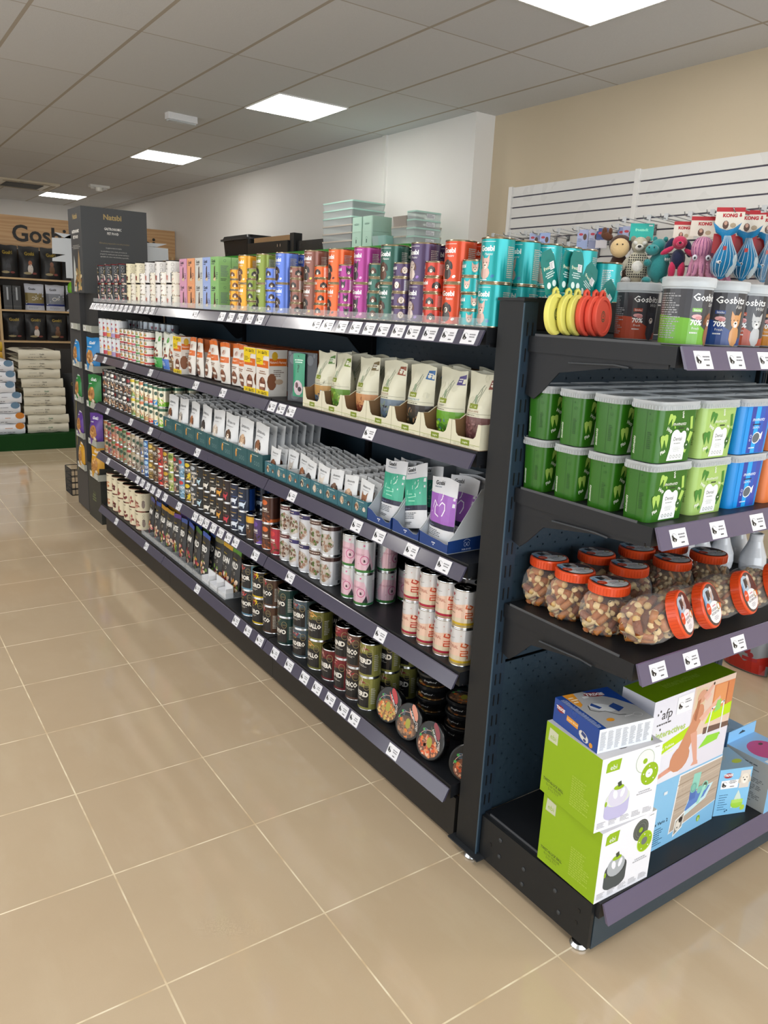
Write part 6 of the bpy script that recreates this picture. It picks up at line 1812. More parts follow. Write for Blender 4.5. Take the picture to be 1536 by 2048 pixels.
Proto('bowl_box', bowlbox('#b8347c', '#3a1428'), 'box').put((.892, .008, Z), (0, 0, .0), 'light blue box with magenta disc on top, nearest the ticket rail')
PB = Proto('bowl_box', bowlbox('#6f7880', '#1d2226'), 'box')
PB.put((.90, .20, Z), (0, 0, -.05), 'light blue box with grey disc on top, behind the magenta one')
PB.put((.73, .25, Z), (0, 0, .05), 'light blue box with grey disc, mostly hidden behind the begging dog box')
# ================================================================== SLATWALL, HOOKS AND PLUSH TOYS
r = empty('slatwall', (2.95, 1.0, 1.8))
tag(r, 'white slatted display wall with dark grooves on the beige wall', 'wall panel')
b = MB()
z = 2.586
k = 0
while z > 1.1:
    for y0, y1 in ((-1.2, -.02), (0.0, 1.21), (1.23, 2.43), (2.47, 3.62)):
        b.box(2.945, 2.968, y0, y1, z - .0655, z, '#dcdad6', 'gloss')
        b.box(2.958, 2.969, y0, y1, z - .0755, z - .0656, '#5f5a6a', 'paper')
    z -= .0755
part(b, 'slat_panel', r)
for yy in (-.02, 1.21, 2.43, 3.61):
    b = MB(); b.box(2.935, 2.968, yy, yy + .035, 1.08, 2.592, '#e4e2de', 'gloss'); part(b, 'joint_strip', r)
def hook(l=.34):
    b = MB()
    b.box(-.006, -.001, -.012, .012, -.045, .02, '#8a8d90', 'metal')
    b.tube([(-.006, 0, 0), (-l, 0, .006), (-l - .012, 0, .012), (-l - .02, 0, .026)], .0032, '#a8abae', 'metal', 7)
    b.tube([(-.006, 0, .012), (-l * .9, 0, .03)], .0022, '#a8abae', 'metal', 6)
    b.box(-l * .9 - .002, -l * .9 + .002, -.014, .014, -.004, .034, '#c8cacc', 'gloss')
    return Proto('display_hook', b, 'hook')
HK = hook()
hy = [3.45, 3.28, 3.11, 2.99, 2.80, 2.63, 2.47, 2.31, 2.26, 2.08, 1.96, 1.80, 1.66, 1.50, 1.36, 1.22]
for i, y in enumerate(hy):
    HK.put((2.944, y, 2.19 - (.0 if i < 8 else -.035)), 0, '%s steel display hook from the far left end of the slatted wall' % ORD[i], 'steel hooks on the slatted wall')
for i, y in enumerate((3.2, 2.95, 2.7)):
    HK.put((2.944, y, 2.10), 0, '%s hook of the lower row, left of the plush toys' % ORD[i], 'steel hooks on the slatted wall')
def smallcard(c1, c2):
    b = MB()
    b.box(-.035, .035, -.004, .004, -.12, .0, c1, 'gloss')
    b.art([E(-.012, -.03, .014, .008, '#b83a48', 10), R(-.035, -.12, .07, .05, c2), E(.014, -.045, .012, .02, '#5a4238', 9), words(-.03, -.075, .03, .02, 3, '#5a6a90', 3)], front(-.004), 'gloss')
    return b
cards = [(3.04, '#a8b4d8', '#c0c8e0', 'lilac packet'), (2.96, '#9fb2de', '#8fa8d8', 'periwinkle packet'), (2.60, '#a8b0d4', '#98a8d0', 'pale blue packet'), (2.52, '#b0b4cc', '#8a90b0', 'grey blue packet'), (2.44, '#3f4f8a', '#d0ccd0', 'navy topped packet'), (2.29, '#94a0cc', '#a8b4dc', 'blue packet beside the moose'), (2.235, '#a8b0d0', '#c0c4d8', 'pale packet beside the moose')]
for i, (y, c1, c2, nm) in enumerate(cards):
    Proto('hanging_packet', smallcard(c1, c2), 'packet').put((2.66 + .02 * (i % 2), y, 2.205), (0, 0, -.95), '%s hanging from a steel hook on the slatted wall' % nm, 'small packets on the slatted wall')
FR = -.92
def header(w_, h, c, c2, txt, tcol):
    b = MB()
    b.box(-w_ / 2, w_ / 2, -.0015, .0015, 0, h, c2, 'gloss')
    o = [R(-w_ / 2, h * .80, w_, h * .2, c), T(txt, 0, h * .56, h * .15, tcol, bold=.06, wmax=w_ * .75)]
    if txt == 'KONG':
        o += [E(w_ * .36, h * .62, w_ * .05, h * .05, c, 8), E(w_ * .36, h * .70, w_ * .035, h * .05, c, 8), E(-w_ * .12, h * .2, w_ * .11, h * .2, '#5a3a2c', 9), E(-w_ * .12, h * .28, w_ * .06, h * .1, '#c89a84', 8), E(w_ * .14, h * .18, w_ * .11, h * .12, '#b8a488', 8)]
    else:
        o += [E(-w_ * .28, h * .15, w_ * .09, h * .07, '#e8f4f2', 9), E(0, h * .12, w_ * .09, h * .07, '#e8f4f2', 9), E(w_ * .28, h * .15, w_ * .09, h * .07, '#e8f4f2', 9), R(w_ * .28, h * .84, w_ * .16, h * .08, '#dfe6ea')]
    b.art(o, front(-.0015), 'gloss')
    return b
def plush(name, loc, label, build, cardspec=None, group=None, rot=FR):
    r = empty(name, loc, (0, 0, rot))
    r.scale = (1.14, 1.14, 1.1)
    tag(r, label, 'plush toy', group)
    for pn, fn in build:
        b = MB(); fn(b); b.obj(pn, r)
    if cardspec:
        header(*cardspec[0]).obj('header_card', r, cardspec[1], cardspec[2] if len(cardspec) > 2 else (0, 0, 0))
    return r
# moose
br = '#4a3024'
plush('plush_moose', (2.6, 2.235, 1.80), 'dark brown plush moose with cream muzzle, leftmost plush toy', [
    ('plush_body', lambda b: (b.ball(0, 0, .10, .055, .045, .13, br), b.ball(-.045, -.01, .0, .025, .025, .07, br), b.ball(.045, -.01, .0, .025, .025, .07, br), b.ball(-.06, -.01, .12, .02, .02, .06, br, rot=(0, .4, 0)), b.ball(.06, -.01, .12, .02, .02, .06, br, rot=(0, -.4, 0)), b.ball(0, .0, .265, .06, .05, .055, br))),
    ('antler', lambda b: (b.ball(-.075, 0, .31, .035, .015, .022, '#5a3826', rot=(0, .4, 0)), b.ball(-.09, 0, .335, .015, .012, .022, '#5a3826'), b.ball(-.06, 0, .335, .012, .012, .02, '#5a3826'))),
    ('antler', lambda b: (b.ball(.075, 0, .31, .035, .015, .022, '#5a3826', rot=(0, -.4, 0)), b.ball(.085, 0, .335, .014, .012, .022, '#5a3826'))),
    ('muzzle', lambda b: (b.ball(0, -.045, .245, .050, .03, .052, '#dcbf8e'), b.ball(-.014, -.074, .262, .004, .003, .004, '#2a1c14'), b.ball(.014, -.074, .262, .004, .003, .004, '#2a1c14')))])
# houndstooth bear
def checks(b):
    for i in range(-5, 6):
        for j in range(0, 10):
            if True:
                u, v = i * .011, .03 + j * .0125
                q = 1 - (u / .062) ** 2 - ((v - .085) / .085) ** 2
                if q > .05 and (u * u + (v - .085) ** 2) ** .5 > .032:
                    y = -.048 * math.sqrt(q)
                    b.ball(u, y - .001, v, .0042, .0015, .0042, '#2d2c2c', 'plush', 5, 4)
plush('plush_bear', (2.6, 2.09, 1.868), 'black and cream houndstooth plush bear with white belly', [
    ('plush_body', lambda b: (b.ball(0, 0, .085, .062, .048, .085, '#bdb8a4'), b.ball(0, 0, .195, .042, .038, .045, '#bdb8a4'), b.ball(-.036, 0, .228, .014, .01, .016, '#8a8676'), b.ball(.036, 0, .228, .014, .01, .016, '#8a8676'), b.ball(-.06, -.01, .10, .016, .018, .045, '#a8a494', rot=(0, .5, 0)), b.ball(.06, -.01, .10, .016, .018, .045, '#a8a494', rot=(0, -.5, 0)))),
    ('check_pattern', checks),
    ('white_belly', lambda b: (b.ball(0, -.034, .085, .031, .018, .034, '#e2e0da'), b.ball(-.05, -.02, .012, .024, .03, .018, '#b8b6b4'), b.ball(.05, -.02, .012, .024, .03, .018, '#b8b6b4'))),
    ('muzzle', lambda b: (b.ball(0, -.034, .182, .022, .018, .017, '#e2e0da'), b.ball(0, -.052, .186, .010, .006, .007, '#141416', 'gloss'), b.ball(-.022, -.030, .205, .013, .008, .010, '#dcdad4', rot=(0, .6, 0)), b.ball(.022, -.030, .205, .013, .008, .010, '#dcdad4', rot=(0, -.6, 0))))],
    ((.118, .088, '#1fa89e', '#24aea4', 'freezack', '#8fe0c8'), (.0, .04, .225)))
# teal hippo
tl = '#2f8486'
plush('plush_hippo', (2.6, 1.955, 1.868), 'teal corduroy plush hippo beside the houndstooth bear', [
    ('plush_body', lambda b: (b.ball(.01, 0, .08, .055, .048, .08, tl), b.ball(.0, 0, .18, .042, .042, .045, tl), b.ball(-.022, 0, .222, .012, .01, .014, tl), b.ball(.03, 0, .222, .012, .01, .014, tl), b.ball(-.04, -.03, .012, .024, .03, .018, tl), b.ball(.05, -.03, .012, .024, .03, .018, tl), b.ball(.05, -.035, .125, .018, .022, .02, tl), b.ball(-.045, -.03, .10, .02, .02, .02, tl))),
    ('muzzle', lambda b: (b.ball(-.028, -.035, .165, .035, .03, .028, '#3a9294'), b.ball(-.045, -.062, .175, .004, .003, .005, '#174a4c'), b.ball(-.02, -.066, .175, .004, .003, .005, '#174a4c'))),
    ('claws', lambda b: [b.ball(.04 + i * .009, -.056, .118, .004, .004, .008, '#dfe6e4') for i in range(3)])])
# rose dog
rs, nv = '#c03058', '#232846'
kong = (.098, .085, '#b8202c', '#e6dfd2', 'KONG', '#b8202c')
plush('plush_dog', (2.6, 1.815, 1.905), 'rose red and navy plush dog hanging from a red and cream card', [
    ('plush_body', lambda b: (b.ball(0, 0, .085, .036, .034, .05, nv), b.ball(-.022, -.012, .03, .018, .02, .045, rs), b.ball(.022, -.012, .03, .018, .02, .045, rs), b.ball(-.024, -.025, -.015, .02, .024, .012, '#7a1f38'), b.ball(.024, -.025, -.015, .02, .024, .012, '#7a1f38'), b.ball(-.055, -.012, .125, .014, .014, .036, rs, rot=(0, 1.0, 0)), b.ball(.055, -.012, .115, .014, .014, .036, rs, rot=(0, -1.0, 0)))),
    ('plush_head', lambda b: (b.ball(0, -.01, .165, .036, .036, .034, rs), b.ball(0, -.045, .155, .018, .02, .014, '#d04468'), b.ball(0, -.064, .160, .007, .005, .006, '#1a1216', 'gloss'))),
    ('ear', lambda b: b.ball(-.05, -.005, .155, .016, .014, .038, nv, rot=(0, .5, 0))), ('ear', lambda b: b.ball(.045, -.005, .135, .016, .014, .042, nv, rot=(0, -.2, 0)))],
    (kong, (.012, .03, .188)))
# octopus
def octo(b):
    b.ball(0, 0, .14, .052, .045, .06, '#d492b0')
    for i in range(9):
        a = -PI / 2 + (i - 4) * .33
        b.tube([(.052 * 1.005 * math.cos(a) * q, .045 * 1.01 * math.sin(a) * q, zz) for zz, q in ((.085, .5), (.11, .87), (.14, 1.0), (.17, .87), (.192, .5))], .0017, '#8f4a86', 'plush', 5)
def tent(b):
    for i in range(8):
        a = i * PI / 4 + .2
        b.tube([(.024 * math.cos(a), .02 * math.sin(a), .11), (.036 * math.cos(a), .03 * math.sin(a), .06), (.042 * math.cos(a), .036 * math.sin(a), .02), (.06 * math.cos(a), .05 * math.sin(a), -.005)], [.018, .017, .013, .008], '#cf8eac', 'plush', 8)
        b.tube([(.042 * math.cos(a), .036 * math.sin(a), .10), (.053 * math.cos(a), .046 * math.sin(a), .055), (.056 * math.cos(a), .048 * math.sin(a), .02)], .0018, '#8f4a86', 'plush', 5)
def oeyes(b):
    for sx in (-1, 1):
        b.ball(sx * .03, -.038, .095, .012, .006, .014, '#dcdce6', 'gloss'); b.ball(sx * .03, -.043, .093, .005, .003, .006, '#23202c', 'gloss')
kong2 = (.13, .095, '#b8202c', '#e6dfd2', 'KONG', '#b8202c')
for j, (xx, lab) in enumerate([(2.6, 'front pink striped plush octopus with white eyes'), (2.80, 'second pink striped plush octopus behind the front one')]):
    plush('plush_octopus', (xx, 1.665 + .01 * j, 1.895), lab, [('plush_body', octo), ('tentacles', tent), ('eyes', oeyes)], (kong2, (0, .05, .205)), 'pink octopus toys')
# whales
bw = '#1f7fb4'
def whale(b):
    prof = [(.0, .008), (.03, .045), (.07, .058), (.12, .045), (.17, .022), (.2, .014)]
    b.tube([(0.012 * math.sin(z * 12), 0, z) for z, r_ in prof], [max(.006, r_) for z, r_ in prof], bw, 'plush', 14)
    for sx in (-1, 1):
        v = [(0, -.006, .185), (sx * .02, -.007, .20), (sx * .062, -.003, .262), (sx * .045, -.006, .215), (sx * .012, -.008, .17), (0, -.006, .225), (sx * .03, -.006, .235)]
        o2 = [(x, -y, z) for x, y, z in v]
        f = [(0, 4, 1), (1, 3, 6), (3, 2, 6), (0, 1, 6, 5)]
        b.add(v + o2, f + [tuple(reversed([k + 7 for k in q])) for q in f] + [(4, 11, 8, 1), (1, 8, 10, 3), (3, 10, 9, 2), (2, 9, 13, 6), (6, 13, 12, 5)], bw, 'plush', True)
def wstripes(b):
    for i in range(9):
        a = -PI / 2 + (i - 4) * .36
        pts = [(0.012 * math.sin(z * 12) + r_ * 1.01 * math.cos(a), r_ * 1.01 * math.sin(a), z) for z, r_ in [(.01, .02), (.03, .045), (.05, .053), (.07, .058), (.095, .053), (.12, .045), (.17, .022), (.2, .014)]]
        b.tube(pts, .0014, '#d0e4f0', 'plush', 5)
def wface(b):
    b.ball(-.015, -.05, .075, .013, .007, .008, '#e8e8ec', 'gloss'); b.ball(-.012, -.056, .075, .004, .003, .004, '#1d2430', 'gloss')
    b.ball(.04, -.025, .06, .018, .02, .055, '#c4d4dc', rot=(0, .25, 0)); b.ball(.062, -.01, .075, .026, .01, .01, bw, rot=(0, .5, 0))
    b.box(-.006, .008, -.038, -.034, .13, .15, '#c83a30', 'paper')
for j, (xx, yy, lab) in enumerate([(2.55, 1.50, 'front blue striped plush whale hanging tail up'), (2.70, 1.47, 'second blue striped plush whale, behind the front one'), (2.84, 1.43, 'third blue striped plush whale at the right')]):
    plush('plush_whale', (xx, yy, 1.885), lab, [('plush_body', whale), ('white_stripes', wstripes), ('whale_face', wface)], ((.125, .10, '#b8202c', '#e6dfd2', 'KONG', '#b8202c'), (.01, .04, .235)), 'blue whale toys')
    if True:
        bk = MB(); bk.box(-.055, .055, -.001, .001, 0, .10, '#b01f2a', 'gloss'); o_ = bk.obj('red_backing', [q for q in bpy.data.objects if q.name.startswith('plush_whale')][-1] if False else None, (xx + .035, yy + .03, 2.02), (0, 0, FR))
        tag(o_, 'red backing card behind the %s plush whale' % ['front', 'second', 'third'][j], 'card', 'red backing cards')
# transparent bag hanging at the right picture edge
b = pouch(.22, .30, .05, '#8a8a90', [], tb=.03, seed=77, mat='clear')
r = b.obj('hanging_bag', loc=(2.35, 1.03, 1.82), rot=(0, 0, FR)); tag(r, 'clear plastic bag with dark contents at the right picture edge', 'bag')
b = pouch(.16, .22, .03, '#4c4c52', [], tb=.02, seed=78); b.obj('bag_contents', r, (0, 0, .012))

# ================================================================== RIGHT FLOOR DISPLAY
b = MB(); b.box(2.0, 2.9, -1.2, 1.3, 0.0005, .02, '#9a8a76', 'paper')
def redpack(b):
    pass
def redpack_mesh(seed):
    b = pouch(.24, .34, .10, '#8f9498', [R(-.11, .002, .22, .05, '#b82418'), P([(-.118, .05), (-.118, .20), (-.03, .09), (.02, .05)], '#b82418'), P([(.02, .05), (.118, .05), (.118, .10)], '#b82418'), E(-.085, .09, .02, .02, '#7a1a1c', 10), E(-.04, .085, .022, .022, '#a83038', 10), E(.03, .11, .018, .018, '#9a2a34', 10), E(.05, .09, .014, .014, '#9a2a34', 10), R(.01, .06, .07, .018, '#a8242c'), words(-.09, .24, .05, .03, 2, '#4a4038', seed), words(-.04, .13, .05, .02, 2, '#2d2d30', seed)], tb=.09, seed=seed, mat='gloss')
    return b
for j, (x, y, rz, lb) in enumerate([(2.15, .78, -PI / 2 - .02, 'red and silver pack standing on the floor behind the end unit'), (2.13, .52, -PI / 2 + .1, 'red and silver pack on the floor cut off by the picture edge')]):
    Proto('litter_pack', redpack_mesh(5 + j), 'pack').put((x, y, .001), (-.12, 0, rz), lb, 'red and silver packs on the floor')

# ================================================================== WALL SHELVING WITH STORAGE BOXES
r = empty('wall_shelving', (2.5, 6.0, 0))
tag(r, 'dark wall shelving along the white wall behind the gondola', 'shelving unit')
for zz in (.2, .75, 1.3, 1.8):
    b = MB(); b.box(2.28, 2.74, 3.96, 7.7, zz, zz + .03, '#2a2c30', 'steel'); part(b, 'shelf_board', r)
b = MB(); b.box(2.25, 2.755, 3.96, 7.75, 2.105, 2.140, '#2f8a2c', 'gloss'); part(b, 'top_board', r)
for yy in (3.97, 5.2, 6.45, 7.68):
    b = MB(); b.box(2.70, 2.75, yy, yy + .04, 0, 2.10, '#232528', 'steel'); part(b, 'upright', r)
TZ = 2.1402
def clearbox(w_, d, h, lidc, label=False, body='mintclear'):
    b = MB()
    b.prism([(x * .95, y * .95) for x, y in rrect(w_, d, .012, 3)], 0, h - .012, '#cfd8d4', body, sc=1.04, top=False)
    l = MB()
    l.prism(rrect(w_, d, .014, 3), h - .012, h - .001, lidc, 'gloss')
    if label:
        l.art([], front(0))
        l.box(-.02, .06, -d / 2 - .001, -d / 2 - .0002, h * .2, h * .7, '#d8dade', 'paper')
        l.art([words(-.016, h * .25, .07, h * .4, 3, '#6a6e78', 4)], front(-d / 2 - .001), 'paper')
    return b, l
mint, taupe = '#a9cdc2', '#b0a79c'
def stack(nm, cx, cy, w_, d, h, n, cols, rz, label, lab=False):
    for i in range(n):
        c = cols[min(i, len(cols) - 1)]
        b, l = clearbox(w_, d, h, c, lab)
        cn = 'mint' if c == mint else 'taupe'
        Proto('storage_box', b, 'storage box', [('box_lid', l)]).put((cx, cy, TZ + i * h), (0, 0, rz), 'clear storage box with %s lid, %s from the bottom, %s' % (cn, ORD[i], label), 'clear lidded storage boxes')
stack('a', 2.425, 5.05, .50, .34, .064, 6, [taupe, taupe, taupe, mint, mint, mint], -PI / 2, 'tall left stack')
stack('c', 2.46, 4.16, .26, .34, .072, 2, [taupe], 0, 'low taupe stack', True)
stack('d', 2.40, 3.985, .25, .12, .060, 4, [mint], 0, 'right mint stack', True)
for i, yy in enumerate((4.73, 4.57)):
    for tq in range(2):
        b = MB(); b.prism(rrect(.145, .2, .012, 3), 0, .118, '#a8c8b8', 'mintclear' if False else 'gloss')
        b.art([ring(0, .05, .018, .028, .002, '#4a6a5c', 16, .5, PI - .5), R(-.008, .03, .016, .03, '#4a6a5c')] if tq == 0 else [ring(0, .06, .045, .008, .002, '#4a6a5c', 14), R(-.03, .056, .06, .006, '#5a7a6c')], front(-.1), 'gloss')
        Proto('mint_caddy', b, 'storage box').put((2.36, yy, TZ + tq * .119), -PI / 2, 'solid mint green box, %s, %s of its pair' % (['left column', 'right column'][i], ['lower', 'upper'][tq]), 'solid mint boxes')
for i in range(4):
    b = MB()
    c = ['#9fb8b4', '#94bdb6', '#9a918a', '#9a918a'][i]
    b.prism(rrect(.10, .16, .012, 3), 0, .075, c, 'gloss', sc=1.12, top=False)
    b.prism([(x * 1.0, y * 1.0) for x, y in rrect(.10, .16, .012, 3)], .001, .003, c, 'gloss')
    zz = TZ if i < 2 else TZ + .145
    Proto('small_basket', b, 'basket').put((2.34 if i < 2 else 2.42, 4.43 - .085 * i + (0 if i < 2 else .0), zz if i > 1 else TZ + .15 * 0), -PI / 2, ['pale blue open basket beside the mint boxes', 'aqua open basket right of the pale blue one', 'taupe open basket on the low stack, left', 'taupe open basket on the low stack, right'][i])
# black tub, trays and timber beyond
b = MB()
b.prism([(x * .9, y * .9) for x, y in rrect(.72, .30, .04, 4)], 0, .17, '#17181a', 'gloss', sc=1.08, top=False)
l = MB(); l.prism(rrect(.78, .34, .05, 4), .165, .185, '#1c1d1f', 'gloss'); l.prism([(x * .94, y * .9) for x, y in rrect(.78, .34, .05, 4)], .1852, .215, '#151617', 'gloss', sc=.94)
r = b.obj('storage_tub', loc=(2.44, 7.27, TZ), rot=(0, 0, -PI / 2)); tag(r, 'black plastic tub with lid at the far end of the wall shelving', 'tub')
l.obj('tub_lid', r)
b = MB()
b.box(2.25, 2.262, 5.95, 6.85, TZ, TZ + .11, '#1b1a18', 'gloss')
b.box(2.263, 2.66, 5.95, 5.965, TZ, TZ + .11, '#1d1d1e', 'gloss'); b.box(2.263, 2.66, 6.83, 6.845, TZ, TZ + .11, '#1d1d1e', 'gloss'); b.box(2.263, 2.66, 5.966, 6.83, TZ, TZ + .006, '#1d1d1e', 'gloss')
b.box(2.248, 2.2498, 6.08, 6.18, TZ + .05, TZ + .085, '#0f0f10', 'gloss')
r = b.obj('black_crate'); tag(r, 'long black crate holding planks on the wall shelving', 'crate')
for s_, yy in ((0, 6.15), (1, 6.09)):
    b = MB(); b.box(2.2465, 2.2479, yy, yy + .015, TZ + .055, TZ + .08, '#c8c4bc', 'metal'); b.obj('crate_latch', r)
b = MB(); b.box(2.30, 2.33, 6.0, 6.80, TZ + .007, TZ + .165, '#a98458', 'wood')
tag(b.obj('timber_plank'), 'pale wooden plank standing in the black crate', 'plank')
b = MB(); b.box(2.27, 2.36, 5.86, 5.94, TZ, TZ + .175, '#1a1a1b', 'gloss')
tag(b.obj('black_post'), 'short black post at the near end of the crate', 'post')
b = MB(); b.box(2.30, 2.66, 5.33, 5.84, TZ, TZ + .10, '#19191a', 'gloss', {'+z': '#242526'})
tag(b.obj('black_case'), 'flat black case between crate and storage boxes', 'case')

# ================================================================== DARK DISPLAY TOWER AT THE FAR END
r = empty('display_tower', (.3, 5.0, 0))
tag(r, 'dark grey cardboard display tower with gold heading at the gondola end', 'display stand')
ch = '#3b3b3c'
b = MB()
b.box(.06, .517, 4.80, 5.16, 1.655, 2.235, '#3d3f41', 'paper')
o = [T('Natsbi', .215, .505, .034, '#a8905a', bold=.03), T('GASTRONOMIC', .215, .435, .017, '#e8e6e0', bold=.02, wmax=.12), T('PET FOOD', .215, .405, .017, '#e8e6e0', bold=.02, wmax=.08), T('Alimentos preparados con arte y tecnica', .222, .342, .013, '#8a7a50', bold=0, sh=.3, wmax=.21), T('La gastronomia nos inspira.', .218, .312, .009, '#c8c6c0', bold=0, wmax=.11),
     T('La entendemos como el arte y la tecnica de', .218, .288, .009, '#c8c6c0', bold=0, wmax=.18), T('preparar la comida para que sea mas nutritiva y', .222, .27, .009, '#c8c6c0', bold=0, wmax=.20), T('agradable de comer, mas atractiva y apetecible.', .222, .252, .009, '#c8c6c0', bold=0, wmax=.20), T('Cocinando', .20, .182, .026, '#e2dfd8', bold=-.005, wmax=.12)]
b.art(o, front(4.80, .06, 1.655), 'paper')
o = [T('Natsbi', 0.02, .505, .034, '#a8905a', bold=.03, wmax=.19), T('GASTRONOMIC', 0.02, .41, .02, '#e8e6e0', bold=.05, wmax=.2), T('PET FOOD', .02, .372, .02, '#e8e6e0', bold=.05, wmax=.14), words(-.1, .30, .24, .03, 3, '#a8a6a0', 3, 'c'),
     P([(.05, .02), (.10, .02), (.11, .22), (.085, .30), (.06, .22)], '#a88c60'), P([(-.08, .01), (.0, .01), (-.02, .20), (-.05, .26), (-.07, .18)], '#b8bcb8')] + food(.04, .08, .10, .08, ['#a8834a', '#7a5a34', '#c8a468', '#8f8a5a', '#d8c8a0'], 40, 4, .18)
b.art(o, leftf(.06, 4.99, 1.655), 'paper')
part(b, 'header_box', r)
b = MB(); b.box(.068, .5, 4.98, 5.31, .02, 1.654, ch, 'paper')
o = [R(-.155, .55, .02, .5, '#4a4a46')] + [stroke([(x, .05 + .1 * i), (x + .03, .12 + .12 * i)], .012, '#a89a4a') for i, x in enumerate((-.12, -.09, -.12, -.06, -.11))]
b.art([(c, p) for c, p in o], leftf(.068, 5.145, .25), 'paper')
part(b, 'rear_column', r)
b = MB(); b.box(.105, .5, 4.64, 4.979, .0, 1.654, '#2b2c2d', 'paper')
b.box(.068, .5, 4.625, 4.97, .0, .42, '#31332f', 'paper')
b.art([words(-.06, .14, .10, .06, 3, '#7f8a5a', 4, 'c'), T('Natsbi', 0, .20, .022, '#5a6242', bold=0)], leftf(.068, 4.8, .0), 'paper')
b.art([R(-.01, .5 + i * .045, .02, .022, '#5f5f5c') for i in range(24) if i % 2], front(4.64, .14, 0), 'paper')
part(b, 'front_column', r)
for i, (zt, nm) in enumerate([(1.41, 'a'), (1.135, 'b'), (.875, 'c'), (.60, 'd'), (.355, 'e')]):
    for ya, yb, xx in ((4.60, 4.82, .045), (5.00, 5.20, .05)):
        b = MB()
        b.box(xx, xx + .004, ya, yb, zt - .02, zt + .027, '#b8b9ae', 'gloss'); b.box(xx, .20, ya - .004, ya, zt - .02, zt + .027, '#b4b5aa', 'gloss'); b.box(xx, .12, ya, yb, zt - .02, zt - .016, '#b0b1a6', 'gloss')
        b.box(xx - .001, xx - .0002, yb - .07, yb - .02, zt - .012, zt + .022, '#e4e4e2', 'gloss')
        b.art([E(0, 0, .008, .01, '#26262a', 8)], leftf(xx - .001, yb - .04, zt + .007), 'gloss')
        part(b, 'bag_tray', r)
def chips(c, seed):
    o = [T('Gosbi', 0, .19, .02, '#eef0f2', bold=.03, wmax=.11), E(0, .10, .04, .05, '#a8743c', 12)] + food(0, .10, .036, .045, ['#b8844a', '#8a5a2c', '#d8a868'], 14, seed, .3) + doghead(.02, .05, .035, '#d8c8b4', '#8a6a50') + [words(-.05, .165, .06, .012, 1, '#dfe4e6', seed)]
    return pouch(.155, .235, .05, c, o, tb=.045, seed=seed)
for i, (zt, nm, c) in enumerate([(1.135, 'bright blue', '#1b7fc0'), (.875, 'green', '#1f7a34'), (.60, 'purple', '#57318a'), (.355, 'amber', '#c8921c')]):
    Pk = Proto('treat_bag', chips(c, i + 2), 'bag')
    for (yy, xx, wh) in ((4.70, .078, 'right'), (5.10, .078, 'left')):
        Pk.put((xx, yy, zt - .0155), (0, .02, -PI / 2 + (.35 if wh == 'right' else .1)), '%s treat bag in the %s tray column of the dark display tower' % (nm, wh), 'treat bags in the display tower')
tower = [q for q in bpy.data.objects if q.name == 'display_tower'][0]
# silver-grey pointed wings fixed beside the heading
def wing(pts_list, loc, lab):
    b = MB()
    for pts in pts_list:
        n = len(pts)
        v = [(x, 0, z) for x, z in pts] + [(x, .006, z) for x, z in pts]
        b.add(v, [tuple(range(n)), tuple(reversed(range(n, 2 * n)))] + [(i, n + i, n + (i + 1) % n, (i + 1) % n) for i in range(n)], '#bfc3c6', 'paper')
    o = b.obj('cardboard_wing', tower, Vector(loc) - tower.location); o['label'] = 'pale grey pointed cardboard wing'
wing([[(-.089, 1.752), (-.045, 1.752), (-.045, 2.046), (-.089, 2.022)], [(-.176, 1.860), (-.089, 1.860), (-.089, 1.909), (-.175, 1.880)], [(-.174, 1.910), (-.089, 1.910), (-.089, 2.019), (-.171, 2.015)], [(-.153, 2.052), (-.089, 2.0195), (-.0455, 2.019), (-.0455, 2.046)]], (.058, 4.9, .0), 'pale grey pointed cardboard wing on the left of the dark tower')
wing([[(.0, 1.90), (.165, 1.922), (.163, 2.004), (.0, 2.008)], [(.0, 2.0082), (.08, 2.009), (.156, 2.036), (.0, 2.032)]], (.519, 4.83, .0), 'pale grey pointed cardboard wing on the right of the dark tower')

# ================================================================== BACK DISPLAY WALL
r = empty('pine_display_wall', (1.0, 10.4, 0))
tag(r, 'pine display wall with large dark lettering at the back of the shop', 'shelving unit')
b = MB(); b.box(-1.6, 2.765, 10.46, 10.50, 2.20, 2.605, '#ffffff', 'pine'); b.box(-1.6, 2.68, 10.64, 10.66, 0, 2.2, '#4f463c', 'paper')
part(b, 'fascia_board', r)
for x0 in (.55, 1.76, -.66):
    b = MB()
    b.art([T('Gosbi', 0, 0, .20, '#1f1d1c', bold=.02, al='l', wmax=.72)], flat((x0 + .045, 10.45, 2.295), (1, 0, 0), (0, 0, 1), (0, -1, 0)), 'paper')
    part(b, 'large_lettering', r)
for zz in (.66, 1.03, 1.425, 1.828):
    b = MB(); b.box(-1.6, 2.68, 10.24, 10.63, zz - .022, zz, '#cfae80', 'wood'); part(b, 'shelf_board', r)
for xx in (-.9, .37, 1.6, 2.66):
    b = MB(); b.box(xx - .03, xx, 10.235, 10.62, 0, 2.23, '#cfae80', 'wood'); part(b, 'side_board', r)
